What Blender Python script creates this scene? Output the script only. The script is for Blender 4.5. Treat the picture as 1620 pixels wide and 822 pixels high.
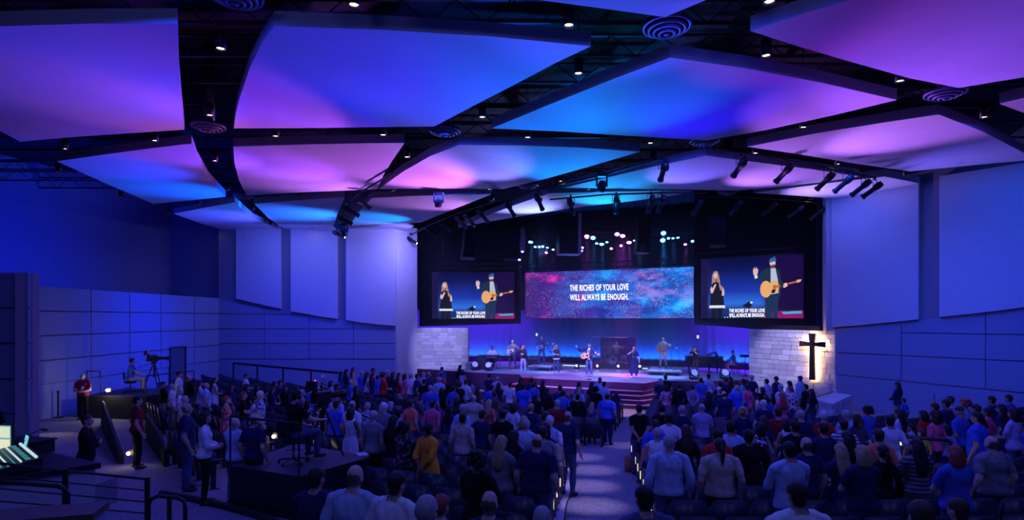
import bpy, bmesh, math, random
import numpy as np
from mathutils import Vector, Matrix
random.seed(7); np.random.seed(7)
for _o in list(bpy.data.objects): bpy.data.objects.remove(_o)
SC = bpy.context.scene
COL = SC.collection
R = math.radians

# ------------------------------------------------------------------ camera
CZ, F, HY = 4.2, 920.0, 503.0           # eye height (m), focal length and horizon row of the 1620x822 frame
cam = bpy.data.cameras.new('camera'); cam_o = bpy.data.objects.new('camera', cam); COL.objects.link(cam_o)
cam.sensor_width = 36.0; cam.lens = 36.0 * F / 1620.0; cam.shift_y = (HY - 411.0) / 1620.0
cam.clip_end = 200
cam_o.location = (0, 0, CZ); cam_o.rotation_euler = (R(90), 0, 0)
SC.camera = cam_o
# ------------------------------------------------------------------ view, world
vs = SC.view_settings
vs.view_transform = 'Standard'; vs.look = 'None'; vs.gamma = 1.0; vs.use_curve_mapping = False; vs.exposure = 0.0
world = bpy.data.worlds.new('world'); SC.world = world; world.use_nodes = True
world.node_tree.nodes['Background'].inputs[0].default_value = (0.002, 0.003, 0.02, 1)
world.node_tree.nodes['Background'].inputs[1].default_value = 0.3
cy = SC.cycles
cy.use_denoising = True; cy.sample_clamp_indirect = 3.0; cy.sample_clamp_direct = 0.0
cy.max_bounces = 6; cy.diffuse_bounces = 3; cy.glossy_bounces = 2; cy.transmission_bounces = 4; cy.volume_bounces = 0
cy.caustics_reflective = False; cy.caustics_refractive = False
cy.use_light_tree = True

def spot(name, loc, target, color, power, angle=60, blend=0.8, radius=0.15):
    l = bpy.data.lights.new(name, 'SPOT'); l.color = color; l.energy = power
    l.spot_size = R(angle); l.spot_blend = blend; l.shadow_soft_size = radius
    o = bpy.data.objects.new(name, l); COL.objects.link(o); o.location = loc
    o.rotation_euler = (Vector(target) - Vector(loc)).to_track_quat('-Z', 'Y').to_euler()
    return o
def area(name, loc, target, color, power, sx, sy, spread=180):
    l = bpy.data.lights.new(name, 'AREA'); l.color = color; l.energy = power
    l.shape = 'RECTANGLE'; l.size = sx; l.size_y = sy; l.spread = R(spread)
    o = bpy.data.objects.new(name, l); COL.objects.link(o); o.location = loc
    o.rotation_euler = (Vector(target) - Vector(loc)).to_track_quat('-Z', 'Y').to_euler()
    return o
def point(name, loc, color, power, radius=0.05):
    l = bpy.data.lights.new(name, 'POINT'); l.color = color; l.energy = power; l.shadow_soft_size = radius
    o = bpy.data.objects.new(name, l); COL.objects.link(o); o.location = loc
    return o

def P(px, py, D): return Vector(((px - 810.0) / F * D, D, CZ - (py - HY) / F * D))     # pixel at a depth
def onz(px, py, z):                                                                  # pixel on a level plane
    D = (CZ - z) * F / (py - HY)
    return Vector(((px - 810.0) / F * D, D, z))
CEIL = CZ + 5.25
def onc(px, py): return onz(px, py, CEIL)

# ------------------------------------------------------------------ lights
def toward_stage(px, py, dist, drop):              # a lamp hung below the ceiling on the stage side of a ceiling point
    c = onc(px, py); d = Vector((4.0, 33.0, 0)) - Vector((c.x, c.y, 0)); d.normalize()
    return Vector((c.x, c.y, CEIL - drop)) + d * dist
# LED washes for the ceiling panels: aimed pixel, distance, drop, cone, blend
UP = [
    (60, 110, 7, 4.5, 60, 1.0), (200, 110, 7, 4.5, 55, 1.0), (255, 185, 5, 4.0, 42, 0.9),
    (470, 65, 7, 4.5, 50, 1.0), (415, 175, 5, 3.6, 42, 0.6), (530, 190, 4, 3.2, 36, 0.6), (640, 120, 7, 4.5, 50, 1.0), (830, 92, 6, 4.5, 46, 1.0),
    (980, 8, 5, 4.0, 60, 1.0),
    (1280, 32, 6, 4.5, 46, 0.8), (1500, 95, 6, 4.5, 48, 0.6), (1610, 70, 7, 4.5, 56, 1.0),
    (860, 180, 5, 4.0, 46, 0.9), (1000, 150, 6, 4.2, 46, 0.9), (1120, 165, 6, 4.2, 40, 0.9), (1320, 162, 5, 4.0, 44, 0.8),
    (1290, 220, 5, 3.6, 48, 0.9), (1450, 207, 5, 3.6, 46, 0.8), (1545, 245, 4, 3.2, 50, 1.0),
    (170, 262, 5, 3.6, 50, 1.0), (290, 242, 5, 3.6, 42, 0.8), (290, 302, 4, 3.2, 50, 1.0),
    (430, 262, 5, 3.6, 48, 1.0), (500, 292, 3, 2.8, 66, 1.0),
    (350, 342, 4, 3.0, 60, 1.0), (465, 338, 4, 3.0, 60, 1.0),
    (655, 275, 5, 3.6, 48, 0.7), (760, 262, 5, 3.6, 40, 0.8), (890, 260, 5, 3.6, 46, 0.8),
    (970, 286, 3, 2.6, 60, 0.9), (1090, 274, 3, 2.8, 50, 0.8), (1230, 277, 3, 2.8, 60, 0.9), (1330, 295, 3, 2.6, 70, 1.0),
    (590, 345, 3, 2.6, 60, 0.8), (690, 322, 3, 2.6, 60, 0.8), (830, 328, 2, 2.2, 80, 0.9), (960, 312, 2, 2.2, 80, 0.9), (590, 366, 2, 2.0, 80, 1.0)]
# wall washes: kind, location, aim, size x, size y
WASH = [('wall_wash_right', (13.2, 23.6, CEIL - 0.35), (15.2, 24.4, 6.0), 3.0, 0.4), ('wall_wash_right_far', (16.5, 18.8, CEIL - 0.35), (18.6, 20.0, 6.0), 4.0, 0.4),
        ('wall_wash_pier', (-5.5, 32.5, CEIL - 0.4), (-7.2, 34.4, 6.0), 3.0, 0.4), ('wall_wash_cross', (-12.5, 32.0, CEIL - 0.4), (-12.8, 34.4, 6.0), 5.0, 0.4),
        ('wall_wash_side', (-12.0, 27.5, CEIL - 0.6), (-17.6, 27.5, 3.6), 0.5, 9.0), ('wall_wash_low_right', (12.6, 18.6, CEIL - 0.2), (17.0, 22.2, 2.6), 5.0, 0.5),
        ('wall_wash_low_cross', (-11.0, 29.5, CEIL - 0.2), (-11.5, 34.5, 2.6), 8.0, 0.5), ('wall_wash_upper', (-19.0, 24.0, 6.6), (-24.0, 27.0, 8.0), 0.5, 6.0)]
HOUSE = [(-9, 20), (-2, 16), (5, 17), (12, 15), (-3, 24), (7, 22), (3, 9), (-6, 9), (10, 8)]
# watts and colour of each wash, then of the house light
FIT = [
    (2272.0, (0.0, 0.04, 1.0)), (1164.0, (0.096, 0.0, 1.0)), (601.4, (1.0, 0.159, 0.0)), (1152.6, (0.048, 0.0, 1.0)),
    (790.3, (0.525, 0.103, 1.0)), (643.1, (0.0, 0.0, 1.0)), (2815.1, (0.028, 0.064, 1.0)), (649.8, (0.0, 0.079, 1.0)),
    (1399.0, (0.049, 0.053, 1.0)), (194.8, (1.0, 0.0, 0.482)), (229.7, (0.701, 0.129, 1.0)), (2482.1, (0.215, 0.059, 1.0)),
    (1662.3, (0.0, 0.153, 1.0)), (1201.0, (0.0, 0.24, 1.0)), (2504.0, (0.01, 0.0, 1.0)), (1034.3, (0.378, 0.091, 1.0)),
    (1286.3, (0.509, 0.17, 1.0)), (1866.5, (0.481, 0.154, 1.0)), (694.8, (0.155, 0.104, 1.0)), (2213.6, (0.022, 0.046, 1.0)),
    (1875.9, (0.174, 0.044, 1.0)), (3077.7, (0.0, 0.084, 1.0)), (1998.1, (0.35, 0.059, 1.0)), (1179.5, (0.549, 0.154, 1.0)),
    (1562.7, (0.065, 0.069, 1.0)), (3015.8, (0.013, 0.153, 1.0)), (3706.9, (0.613, 0.151, 1.0)), (2551.3, (0.202, 0.18, 1.0)),
    (2629.7, (0.0, 0.225, 1.0)), (754.4, (0.0, 0.296, 1.0)), (1171.6, (0.184, 0.126, 1.0)), (1138.1, (0.457, 0.173, 1.0)),
    (1300.2, (0.411, 0.25, 1.0)), (1135.1, (0.0, 0.256, 1.0)), (1144.6, (0.686, 0.252, 1.0)), (1234.4, (0.26, 0.31, 1.0)),
    (1251.5, (0.0, 0.445, 1.0)), (0.0, (0.0, 0.0, 0.0)), (61.5, (0.06, 0.115, 1.0)), (57.1, (0.0, 0.09, 1.0)),
    (315.6, (0.22, 0.203, 1.0)), (107.1, (0.091, 0.119, 1.0)), (308.1, (0.0, 0.023, 1.0)), (70.7, (0.0, 0.07, 1.0)),
    (92.6, (0.0, 0.0, 1.0)), (750.7, (0.0, 0.011, 1.0)), (330.0, (0.02, 0.05, 1.0))]
for i, a in enumerate(UP):
    if i in (34, 36): FIT[i] = (FIT[i][0] * 0.55, FIT[i][1])
    if FIT[i][0] > 1: spot('ceiling_wash_%02d' % i, toward_stage(*a[:4]), onc(a[0], a[1]), FIT[i][1], FIT[i][0], a[4], a[5], 0.12)
FIT[len(UP) + 7] = (480, (0.0, 0.015, 1.0))
for i, (n_, l_, t_, sx_, sy_) in enumerate(WASH): area(n_, l_, t_, FIT[len(UP) + i][1], FIT[len(UP) + i][0], sx_, sy_, 75 if 'low' in n_ or 'side' in n_ else 180)
for i, (x, y) in enumerate(HOUSE):
    area('house_wash_%d' % i, (x, y, CEIL - 0.1), (x + 0.5, y + 1.5, 0), (0.02, 0.05, 1.0), FIT[-1][0] * 0.6, 1.2, 1.2)
    area('house_warm_%d' % i, (x + 0.4, y, CEIL - 0.1), (x + 0.5, y + 1.0, 0), (1.0, 0.66, 0.55), 8, 0.5, 0.5)
for i, x in enumerate((-5.0, 1.0, 7.0)): area('house_rear_%d' % i, (x, 1.5, CEIL - 0.3), (x * 1.2, 9.5, 1.2), (0.15, 0.19, 1.0), 72, 2.0, 0.6)
# stage front light, cool white with pink sides
for i, (x, y, tx, ty, c, w, a) in enumerate([
        (0.5, 22, 3.5, 30.5, (0.26, 0.22, 1.0), 15000, 26), (6.0, 21, 6.0, 30.8, (0.26, 0.22, 1.0), 14000, 26),
        (-4.0, 26, 0.0, 34.5, (0.20, 0.20, 1.0), 10000, 28), (10.0, 20, 9.8, 32.0, (0.12, 0.25, 1.0), 8000, 26),
        (12.0, 22, 6.5, 27.8, (1.0, 0.25, 0.75), 1700, 20), (-5.0, 30, 1.0, 30.5, (1.0, 0.08, 0.55), 2400, 22)]):
    spot('front_light_%d' % i, (x, y, CEIL - 0.5), (tx, ty, 1.6), c, w, a, 0.5, 0.1)
spot('stone_light_right', (9.5, 22.5, CEIL - 0.4), (13.0, 28.0, 2.4), (0.50, 0.48, 1.0), 4600, 24, 0.8, 0.1)
spot('stone_light_left', (-2.0, 29.5, CEIL - 0.4), (-4.4, 36.2, 2.4), (0.45, 0.42, 1.0), 4200, 26, 0.8, 0.1)
for i, (x, y, tx, ty) in enumerate([(4.0, 24.0, 4.2, 31.0), (7.5, 23.0, 6.2, 29.6), (2.0, 25.0, 2.7, 32.8), (0.5, 26.0, 0.4, 33.5), (6.0, 24.5, 6.6, 37.4), (9.5, 22.5, 8.7, 33.6), (1.5, 27, 0.0, 36.4), (11, 22, 10.5, 31.5)]):
    spot('key_light_%d' % i, (x, y, CEIL - 0.5), (tx, ty, 2.45), (0.86, 0.70, 1.0), 3800, 6.0, 0.7, 0.08)
# ------------------------------------------------------------------ materials
def nodes_of(m):
    m.use_nodes = True
    nt = m.node_tree
    return nt, nt.nodes['Principled BSDF']
def mat(name, color, rough=0.6, metal=0.0, noise=0.0, scale=20.0, bump=0.0, spec=0.4, emit=None, estr=0.0):
    m = bpy.data.materials.new(name); nt, b = nodes_of(m)
    b.inputs['Base Color'].default_value = (*color, 1); b.inputs['Roughness'].default_value = rough
    b.inputs['Metallic'].default_value = metal; b.inputs['Specular IOR Level'].default_value = spec
    if emit: b.inputs['Emission Color'].default_value = (*emit, 1); b.inputs['Emission Strength'].default_value = estr
    if noise or bump:
        tc = nt.nodes.new('ShaderNodeTexCoord'); n = nt.nodes.new('ShaderNodeTexNoise'); n.inputs['Scale'].default_value = scale
        n.inputs['Detail'].default_value = 3
        nt.links.new(tc.outputs['Object'], n.inputs['Vector'])
        if noise:
            r = nt.nodes.new('ShaderNodeMapRange'); r.inputs[1].default_value = 0.3; r.inputs[2].default_value = 0.7
            r.inputs[3].default_value = 1 - noise; r.inputs[4].default_value = 1 + noise
            mx = nt.nodes.new('ShaderNodeVectorMath'); mx.operation = 'SCALE'; mx.inputs[0].default_value = color
            nt.links.new(n.outputs['Fac'], r.inputs[0]); nt.links.new(r.outputs[0], mx.inputs['Scale']); nt.links.new(mx.outputs[0], b.inputs['Base Color'])
        if bump:
            bp = nt.nodes.new('ShaderNodeBump'); bp.inputs['Strength'].default_value = bump; bp.inputs['Distance'].default_value = 0.02
            nt.links.new(n.outputs['Fac'], bp.inputs['Height']); nt.links.new(bp.outputs[0], b.inputs['Normal'])
    return m
def emat(name, color, strength):
    m = bpy.data.materials.new(name); m.use_nodes = True; nt = m.node_tree
    nt.nodes.remove(nt.nodes['Principled BSDF']); e = nt.nodes.new('ShaderNodeEmission')
    e.inputs[0].default_value = (*color, 1); e.inputs[1].default_value = strength
    nt.links.new(e.outputs[0], nt.nodes['Material Output'].inputs[0])
    return m
M = {}
M['wall'] = mat('painted_wall', (0.42, 0.42, 0.46), 0.8, noise=0.04, scale=3)
M['wall_low'] = mat('fabric_wall_panel', (0.24, 0.29, 0.40), 0.9, noise=0.05, scale=60)
M['wall_up'] = mat('pale_wall_panel', (0.55, 0.55, 0.58), 0.8, noise=0.03, scale=4)
M['joint'] = mat('dark_joint', (0.03, 0.03, 0.05), 0.9)
M['gap'] = mat('recess_wall', (0.22, 0.22, 0.26), 0.85)
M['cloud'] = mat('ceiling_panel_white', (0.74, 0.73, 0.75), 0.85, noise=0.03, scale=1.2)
M['cloud_edge_shade'] = mat('ceiling_panel_edge_shade', (0.52, 0.50, 0.55), 0.85)  # panel white darkened, so the dimmer edge faces carry their shade as colour
M['deck'] = mat('black_deck', (0.012, 0.012, 0.02), 0.7)
M['steel'] = mat('dark_steel', (0.03, 0.03, 0.045), 0.45, 0.6)
M['black'] = mat('black_paint', (0.012, 0.012, 0.016), 0.5)
M['blackwall'] = mat('black_masking', (0.006, 0.006, 0.012), 0.85)
M['carpet'] = mat('carpet', (0.20, 0.19, 0.22), 0.95, noise=0.45, scale=28, bump=0.3, spec=0.1)
M['conc'] = mat('pale_concrete', (0.42, 0.40, 0.42), 0.8, noise=0.1, scale=8)
M['stage'] = mat('stage_floor', (0.30, 0.30, 0.36), 0.45, noise=0.08, scale=2)
M['fascia'] = mat('stage_fascia', (0.05, 0.012, 0.045), 0.5, noise=0.1, scale=6)
M['tread'] = mat('step_tread', (0.62, 0.52, 0.58), 0.5)
M['seat'] = mat('seat_fabric', (0.036, 0.038, 0.06), 0.9, noise=0.15, scale=80)
M['seatback'] = mat('seat_shell', (0.028, 0.028, 0.042), 0.35)
M['metal'] = mat('grey_metal', (0.25, 0.25, 0.27), 0.35, 0.8)
M['chrome'] = mat('chrome', (0.6, 0.6, 0.62), 0.2, 1.0)
M['warm'] = emat('warm_lamp', (1.0, 0.80, 0.52), 14.0)
M['warmdim'] = emat('warm_strip', (1.0, 0.78, 0.48), 1.2)

# ------------------------------------------------------------------ mesh building
class MB:
    def __init__(s): s.v = []; s.f = []; s.mi = []
    def add(s, verts, faces, mi=0):
        n = len(s.v); s.v += [tuple(v) for v in verts]; s.f += [tuple(n + i for i in f) for f in faces]; s.mi += [mi] * len(faces)
    def box(s, c, size, rz=0, mi=0, rx=0, ry=0, taper=1.0):
        hx, hy, hz = size[0] / 2, size[1] / 2, size[2] / 2
        m = Matrix.Translation(c) @ Matrix.Rotation(rz, 4, 'Z') @ Matrix.Rotation(ry, 4, 'Y') @ Matrix.Rotation(rx, 4, 'X')
        vs_ = [m @ Vector((x * hx * (taper if z > 0 else 1), y * hy * (taper if z > 0 else 1), z * hz)) for z in (-1, 1) for x, y in ((-1, -1), (1, -1), (1, 1), (-1, 1))]
        s.add(vs_, [(3, 2, 1, 0), (4, 5, 6, 7), (0, 1, 5, 4), (1, 2, 6, 5), (2, 3, 7, 6), (3, 0, 4, 7)], mi)
    def prism(s, poly, z0, z1, mi=0, mis=None):
        n = len(poly); a = sum(poly[i][0] * poly[(i + 1) % n][1] - poly[(i + 1) % n][0] * poly[i][1] for i in range(n))
        if a < 0: poly = list(poly)[::-1]
        vs_ = [(p[0], p[1], z0) for p in poly] + [(p[0], p[1], z1) for p in poly]
        s.add(vs_, [tuple(range(n))[::-1], tuple(range(n, 2 * n))], mi)
        m = len(s.v) - 2 * n
        for i in range(n):
            j = (i + 1) % n; s.f.append((m + i, m + j, m + n + j, m + n + i)); s.mi.append(mi if mis is None else mis)
    def extr(s, pts, off, mi=0):                       # 3-D polygon extruded along a vector
        n = len(pts); off = Vector(off)
        vs_ = [Vector(p) for p in pts] + [Vector(p) + off for p in pts]
        fs = [tuple(range(n))[::-1], tuple(range(n, 2 * n))] + [(i, (i + 1) % n, n + (i + 1) % n, n + i) for i in range(n)]
        s.add(vs_, fs, mi)
    def tube(s, path, r, seg=8, mi=0, cap=True, r2=None, closed=False):
        path = [Vector(p) for p in path]; n = len(path); base = len(s.v); up = Vector((0, 0, 1))
        for i, p in enumerate(path):
            if closed: t = path[(i + 1) % n] - path[i - 1]
            else: t = (path[min(i + 1, n - 1)] - path[max(i - 1, 0)])
            t.normalize()
            a = t.cross(up if abs(t.z) < 0.95 else Vector((0, 1, 0))); a.normalize(); b = a.cross(t)
            rr = r[i] if isinstance(r, (list, tuple)) else (r if r2 is None else r + (r2 - r) * i / max(1, n - 1))
            for k in range(seg):
                an = 2 * math.pi * k / seg
                s.v.append(tuple(p + a * (rr * math.cos(an)) + b * (rr * math.sin(an))))
        for i in range(n if closed else n - 1):
            for k in range(seg):
                i2 = (i + 1) % n
                s.f.append((base + i * seg + k, base + i2 * seg + k, base + i2 * seg + (k + 1) % seg, base + i * seg + (k + 1) % seg)); s.mi.append(mi)
        if cap and not closed:
            s.f.append(tuple(base + k for k in range(seg))); s.mi.append(mi)
            s.f.append(tuple(base + (n - 1) * seg + k for k in range(seg))[::-1]); s.mi.append(mi)
    def lathe(s, prof, c=(0, 0, 0), seg=20, mi=0, mtx=None):   # profile (r,z)
        base = len(s.v); mtx = mtx or Matrix.Translation(c)
        for r_, z in prof:
            for k in range(seg):
                an = 2 * math.pi * k / seg
                s.v.append(tuple(mtx @ Vector((r_ * math.cos(an), r_ * math.sin(an), z))))
        for i in range(len(prof) - 1):
            for k in range(seg):
                s.f.append((base + i * seg + k, base + i * seg + (k + 1) % seg, base + (i + 1) * seg + (k + 1) % seg, base + (i + 1) * seg + k)); s.mi.append(mi)
        if prof[0][0] > 1e-4: s.f.append(tuple(base + k for k in range(seg))[::-1]); s.mi.append(mi)
        if prof[-1][0] > 1e-4: s.f.append(tuple(base + (len(prof) - 1) * seg + k for k in range(seg))); s.mi.append(mi)
    def ball(s, c, r, seg=12, rings=8, mi=0, mtx=None):
        r = (r, r, r) if not isinstance(r, (tuple, list)) else r
        m = (mtx or Matrix.Identity(4))
        base = len(s.v)
        for i in range(1, rings):
            th = math.pi * i / rings
            for k in range(seg):
                an = 2 * math.pi * k / seg
                s.v.append(tuple(Vector(c) + m @ Vector((r[0] * math.sin(th) * math.cos(an), r[1] * math.sin(th) * math.sin(an), r[2] * math.cos(th)))))
        t = len(s.v); s.v.append(tuple(Vector(c) + m @ Vector((0, 0, r[2])))); s.v.append(tuple(Vector(c) + m @ Vector((0, 0, -r[2]))))
        for i in range(rings - 2):
            for k in range(seg):
                k2 = (k + 1) % seg
                s.f.append((base + i * seg + k, base + (i + 1) * seg + k, base + (i + 1) * seg + k2, base + i * seg + k2)); s.mi.append(mi)
        for k in range(seg):
            k2 = (k + 1) % seg
            s.f.append((t, base + k, base + k2)); s.mi.append(mi)
            s.f.append((t + 1, base + (rings - 2) * seg + k2, base + (rings - 2) * seg + k)); s.mi.append(mi)
    def mesh(s, name, mats, smooth=False):
        me = bpy.data.meshes.new(name); me.from_pydata(s.v, [], s.f)
        for m in (mats if isinstance(mats, (list, tuple)) else [mats]): me.materials.append(m)
        if any(s.mi): me.polygons.foreach_set('material_index', s.mi)
        if smooth: me.polygons.foreach_set('use_smooth', [True] * len(s.f))
        me.update(); return me
    def build(s, name, mats, parent=None, loc=None, rz=0, smooth=False, bevel=0, **tags):
        o = bpy.data.objects.new(name, s.mesh(name, mats, smooth)); COL.objects.link(o)
        if parent is not None: o.parent = parent
        if loc is not None: o.location = loc
        if rz: o.rotation_euler = (0, 0, rz)
        if bevel:
            b = o.modifiers.new('bevel', 'BEVEL'); b.width = bevel; b.segments = 2; b.limit_method = 'ANGLE'
        for k, v in tags.items(): o[k] = v
        return o
def empty(name, loc=(0, 0, 0), rz=0, label=None, category=None, group=None):
    o = bpy.data.objects.new(name, None); COL.objects.link(o); o.location = loc; o.rotation_euler = (0, 0, rz); o.empty_display_size = 0.1
    tag(o, label, category, group); return o
def tag(o, label=None, category=None, group=None, kind=None):
    if label: o['label'] = label
    if category: o['category'] = category
    if group: o['group'] = group
    if kind: o['kind'] = kind
    return o
def inst(name, me, parent=None, loc=(0, 0, 0), rz=0, scale=None, rot=None):
    o = bpy.data.objects.new(name, me); COL.objects.link(o)
    if parent is not None: o.parent = parent
    o.location = loc; o.rotation_euler = rot if rot is not None else (0, 0, rz)
    if scale is not None: o.scale = scale if isinstance(scale, (tuple, list)) else (scale,) * 3
    return o
ONE = ['first', 'second', 'third', 'fourth', 'fifth', 'sixth', 'seventh', 'eighth', 'ninth']
ORD = ONE + ['tenth', 'eleventh', 'twelfth', 'thirteenth', 'fourteenth', 'fifteenth', 'sixteenth', 'seventeenth', 'eighteenth', 'nineteenth']
for _t in ('twent', 'thirt', 'fort', 'fift'): ORD += [_t + 'ieth'] + [_t + 'y-' + w for w in ONE]
def ordn(i): return ORD[i]
# ------------------------------------------------------------------ floor with its rake
def rake(x, y):
    dx = x - 3.0
    if dx < 0: dx *= 0.7
    r = math.hypot(dx, max(0.0, 30.0 - y))
    return 1.0 * (max(0.0, r - 8.0) / 17.0) ** 1.25
def floor_mesh():
    xs = [-27 + 0.75 * i for i in range(73)]; ys = [-6 + 0.75 * i for i in range(67)]
    mb = MB(); nx = len(xs)
    for y in ys:
        for x in xs: mb.v.append((x, y, rake(x, y)))
    for j in range(len(ys) - 1):
        for i in range(nx - 1):
            mb.f.append((j * nx + i, j * nx + i + 1, (j + 1) * nx + i + 1, (j + 1) * nx + i)); mb.mi.append(0)
    return mb.build('floor', M['carpet'], smooth=True, kind='structure')
floor_mesh()
TOP = CZ + 7.6
mb = MB(); mb.box((-1, 20, TOP + 0.1), (56, 56, 0.2)); ceiling = mb.build('ceiling', M['deck'], kind='structure')

class Wall:                                            # a straight upright wall seen from the camera; pixels land on it
    def __init__(s, a, b):
        s.a = Vector((a[0], a[1])); s.b = Vector((b[0], b[1])); s.d = (s.b - s.a); s.L = s.d.length; s.d.normalize()
        n = Vector((s.d.y, -s.d.x)); s.n = n if n.dot(-(s.a + s.b) / 2) > 0 else -n
    def u(s, px):
        k = (px - 810.0) / F                           # (a.x+u dx) = k (a.y+u dy)
        return (k * s.a.y - s.a.x) / (s.d.x - k * s.d.y)
    def p(s, u, z, off=0.0):
        q = s.a + s.d * u + s.n * off; return Vector((q.x, q.y, z))
    def uz(s, px, py):
        u = s.u(px); D = s.a.y + s.d.y * u
        return u, CZ - (py - HY) / F * D
    def slab(s, name, poly, off, th, m, parent=None, **t):    # poly of (u,z)
        mb = MB(); mb.extr([s.p(u, z, off) for u, z in poly], Vector((s.n.x, s.n.y, 0)) * th)
        return mb.build(name, m, parent, **t)
    def rect(s, name, u0, u1, z0, z1, off, th, m, parent=None, **t):
        return s.slab(name, [(u0, z0), (u1, z0), (u1, z1), (u0, z1)], off, th, m, parent, **t)

ROWS = [CZ + 1.18, CZ + 0.26, CZ - 0.66, CZ - 1.59, CZ - 2.5]
# side wall with fabric panels, on the left
WL = Wall((-17.6, 21.6), (-17.4, 34.5))
wall = WL.rect('wall_left_lower', 0, WL.L, -0.2, ROWS[0], -0.3, 0.3, M['gap'], kind='structure')
cols = [0.0] + [WL.u(x) for x in (142, 203, 253, 306)] + [WL.L]
door_u = (WL.u(267), WL.u(290)); G = 0.03
for j in range(4):
    for i in range(5):
        u0, u1, z1, z0 = cols[i] + G, cols[i + 1] - G, ROWS[j] - (G if j else 0), ROWS[j + 1] + G
        if j == 3 and i == 3: continue
        WL.rect('wall_panel', u0, u1, z0, z1, 0.0, 0.06, M['wall_low'], wall)
        if j == 2 and i == 3: pass
for u0, u1 in ((cols[3] + G, door_u[0] - 0.06), (door_u[1] + 0.06, cols[4] - G)):
    WL.rect('wall_panel', u0, u1, ROWS[4] + G, ROWS[3] - G, 0.0, 0.06, M['wall_low'], wall)
WL.rect('wall_base', 0, WL.L, -0.2, ROWS[4] - 0.0, 0.0, 0.03, M['wall_low'], wall)
d = WL.rect('door_1', door_u[0], door_u[1], rake(-17.5, 30), CZ - 1.53, 0.03, 0.05, mat('door_dark', (0.10, 0.10, 0.14), 0.5), kind='structure')
WL.rect('door_frame', door_u[1], door_u[1] + 0.09, rake(-17.5, 30), CZ - 1.48, 0.02, 0.1, M['black'], d)
WL.rect('door_frame', door_u[0] - 0.06, door_u[0], rake(-17.5, 30), CZ - 1.48, 0.02, 0.1, M['joint'], d)
WL.rect('door_frame', door_u[0] - 0.06, door_u[1] + 0.09, CZ - 1.53, CZ - 1.47, 0.02, 0.1, M['joint'], d)
# return towards the camera and the near block
WR_ = Wall((-12.6, 15.2), (-17.6, 21.6))
wall = WR_.rect('wall_left_return', 0, WR_.L, -0.2, ROWS[0], -0.3, 0.3, M['gap'], kind='structure')
for j in range(4): WR_.rect('wall_panel', 0.0, WR_.L, ROWS[j + 1] + G, ROWS[j] - (G if j else 0), 0.0, 0.06, M['wall_low'], wall)
WR_.rect('wall_base', 0, WR_.L, -0.2, ROWS[4], 0.0, 0.03, M['wall_low'], wall)
WN = Wall((-26, 15.2), (-12.6, 15.2))
wall = WN.rect('wall_left_near', 0, WN.L, -0.2, ROWS[0], -0.3, 0.3, M['gap'], kind='structure')
for j in range(4):
    for i in range(4): WN.rect('wall_panel', WN.L - 3.3 * (i + 1) + G, WN.L - 3.3 * i - (G if i else 0), ROWS[j + 1] + G, ROWS[j] - (G if j else 0), 0.0, 0.06, M['wall_low'], wall)
WN.rect('wall_base', 0, WN.L, -0.2, ROWS[4], 0.0, 0.03, M['wall_low'], wall)
mb = MB(); mb.prism([(-17.9, 34.5), (-17.9, 21.7), (-12.8, 15.4), (-27, 15.4), (-27, 36)], ROWS[0] - 0.16, ROWS[0] - 0.02); mb.build('trim_1', M['wall_low'], kind='structure')
# upper wall set back behind it
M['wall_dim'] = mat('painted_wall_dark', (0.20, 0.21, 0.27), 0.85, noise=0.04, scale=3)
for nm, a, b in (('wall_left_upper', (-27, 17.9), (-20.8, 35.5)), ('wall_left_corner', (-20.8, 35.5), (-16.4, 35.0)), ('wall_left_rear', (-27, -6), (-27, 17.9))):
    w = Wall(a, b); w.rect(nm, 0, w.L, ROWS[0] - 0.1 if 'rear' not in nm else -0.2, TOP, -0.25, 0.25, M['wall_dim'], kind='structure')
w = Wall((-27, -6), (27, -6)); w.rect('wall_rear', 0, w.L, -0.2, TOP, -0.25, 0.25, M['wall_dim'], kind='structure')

# cross wall left of the stage
WC = Wall((-17.4, 34.5), (-6.83, 34.5))
wall = WC.rect('wall_left_cross', 0, WC.L, -0.2, TOP, -0.3, 0.3, M['gap'], kind='structure')
def pxpoly(W, pts): return [W.uz(*p) for p in pts]
zc = CEIL + 0.25
for pts in ([(376, 472), (400, 478), (425, 483.5), (446, 488)], [(462, 492), (485, 496), (510, 500.5), (535, 504)], [(549, 506), (575, 510), (600, 513), (627, 515)]):
    lo = pxpoly(WC, pts); WC.slab('wall_panel', lo + [(lo[-1][0], zc), (lo[0][0], zc)], 0.0, 0.22, M['wall_up'], wall)
topc = lambda px: 473 + 45 * ((px - 346) / 282.0) ** 0.8       # sloping top of the wainscot
xs = [347, 419, 490, 560, 628]; ys = [496.5, 520, 543, 567.5]
for i in range(4):
    a, b = xs[i] + 0.6, xs[i + 1] - 0.6
    for j in range(-1, 3):
        y1 = ys[j + 1]; tl, tr = (topc(a), topc(b)) if j < 0 else (max(ys[j] + 0.6, topc(a)), max(ys[j] + 0.6, topc(b)))
        bl, br = y1 - 0.6, y1 - 0.6
        if tl > bl - 2 and tr > br - 2: continue
        tr = min(tr, br - 0.3)
        WC.slab('wall_panel', pxpoly(WC, [(a, bl), (b, br), (b, tr), (a, tl)]), 0.0, 0.07, M['wall_low'], wall)
WC.rect('wall_base', 0, WC.L, -0.2, WC.uz(400, 568.5)[1], 0.0, 0.05, M['wall_low'], wall)
WP = Wall((-6.83, 34.5), (-5.87, 36.0))
wall = WP.rect('wall_left_pier', -0.1, WP.L, -0.2, CEIL + 0.3, -0.5, 0.5, M['wall_up'], kind='structure')

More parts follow.
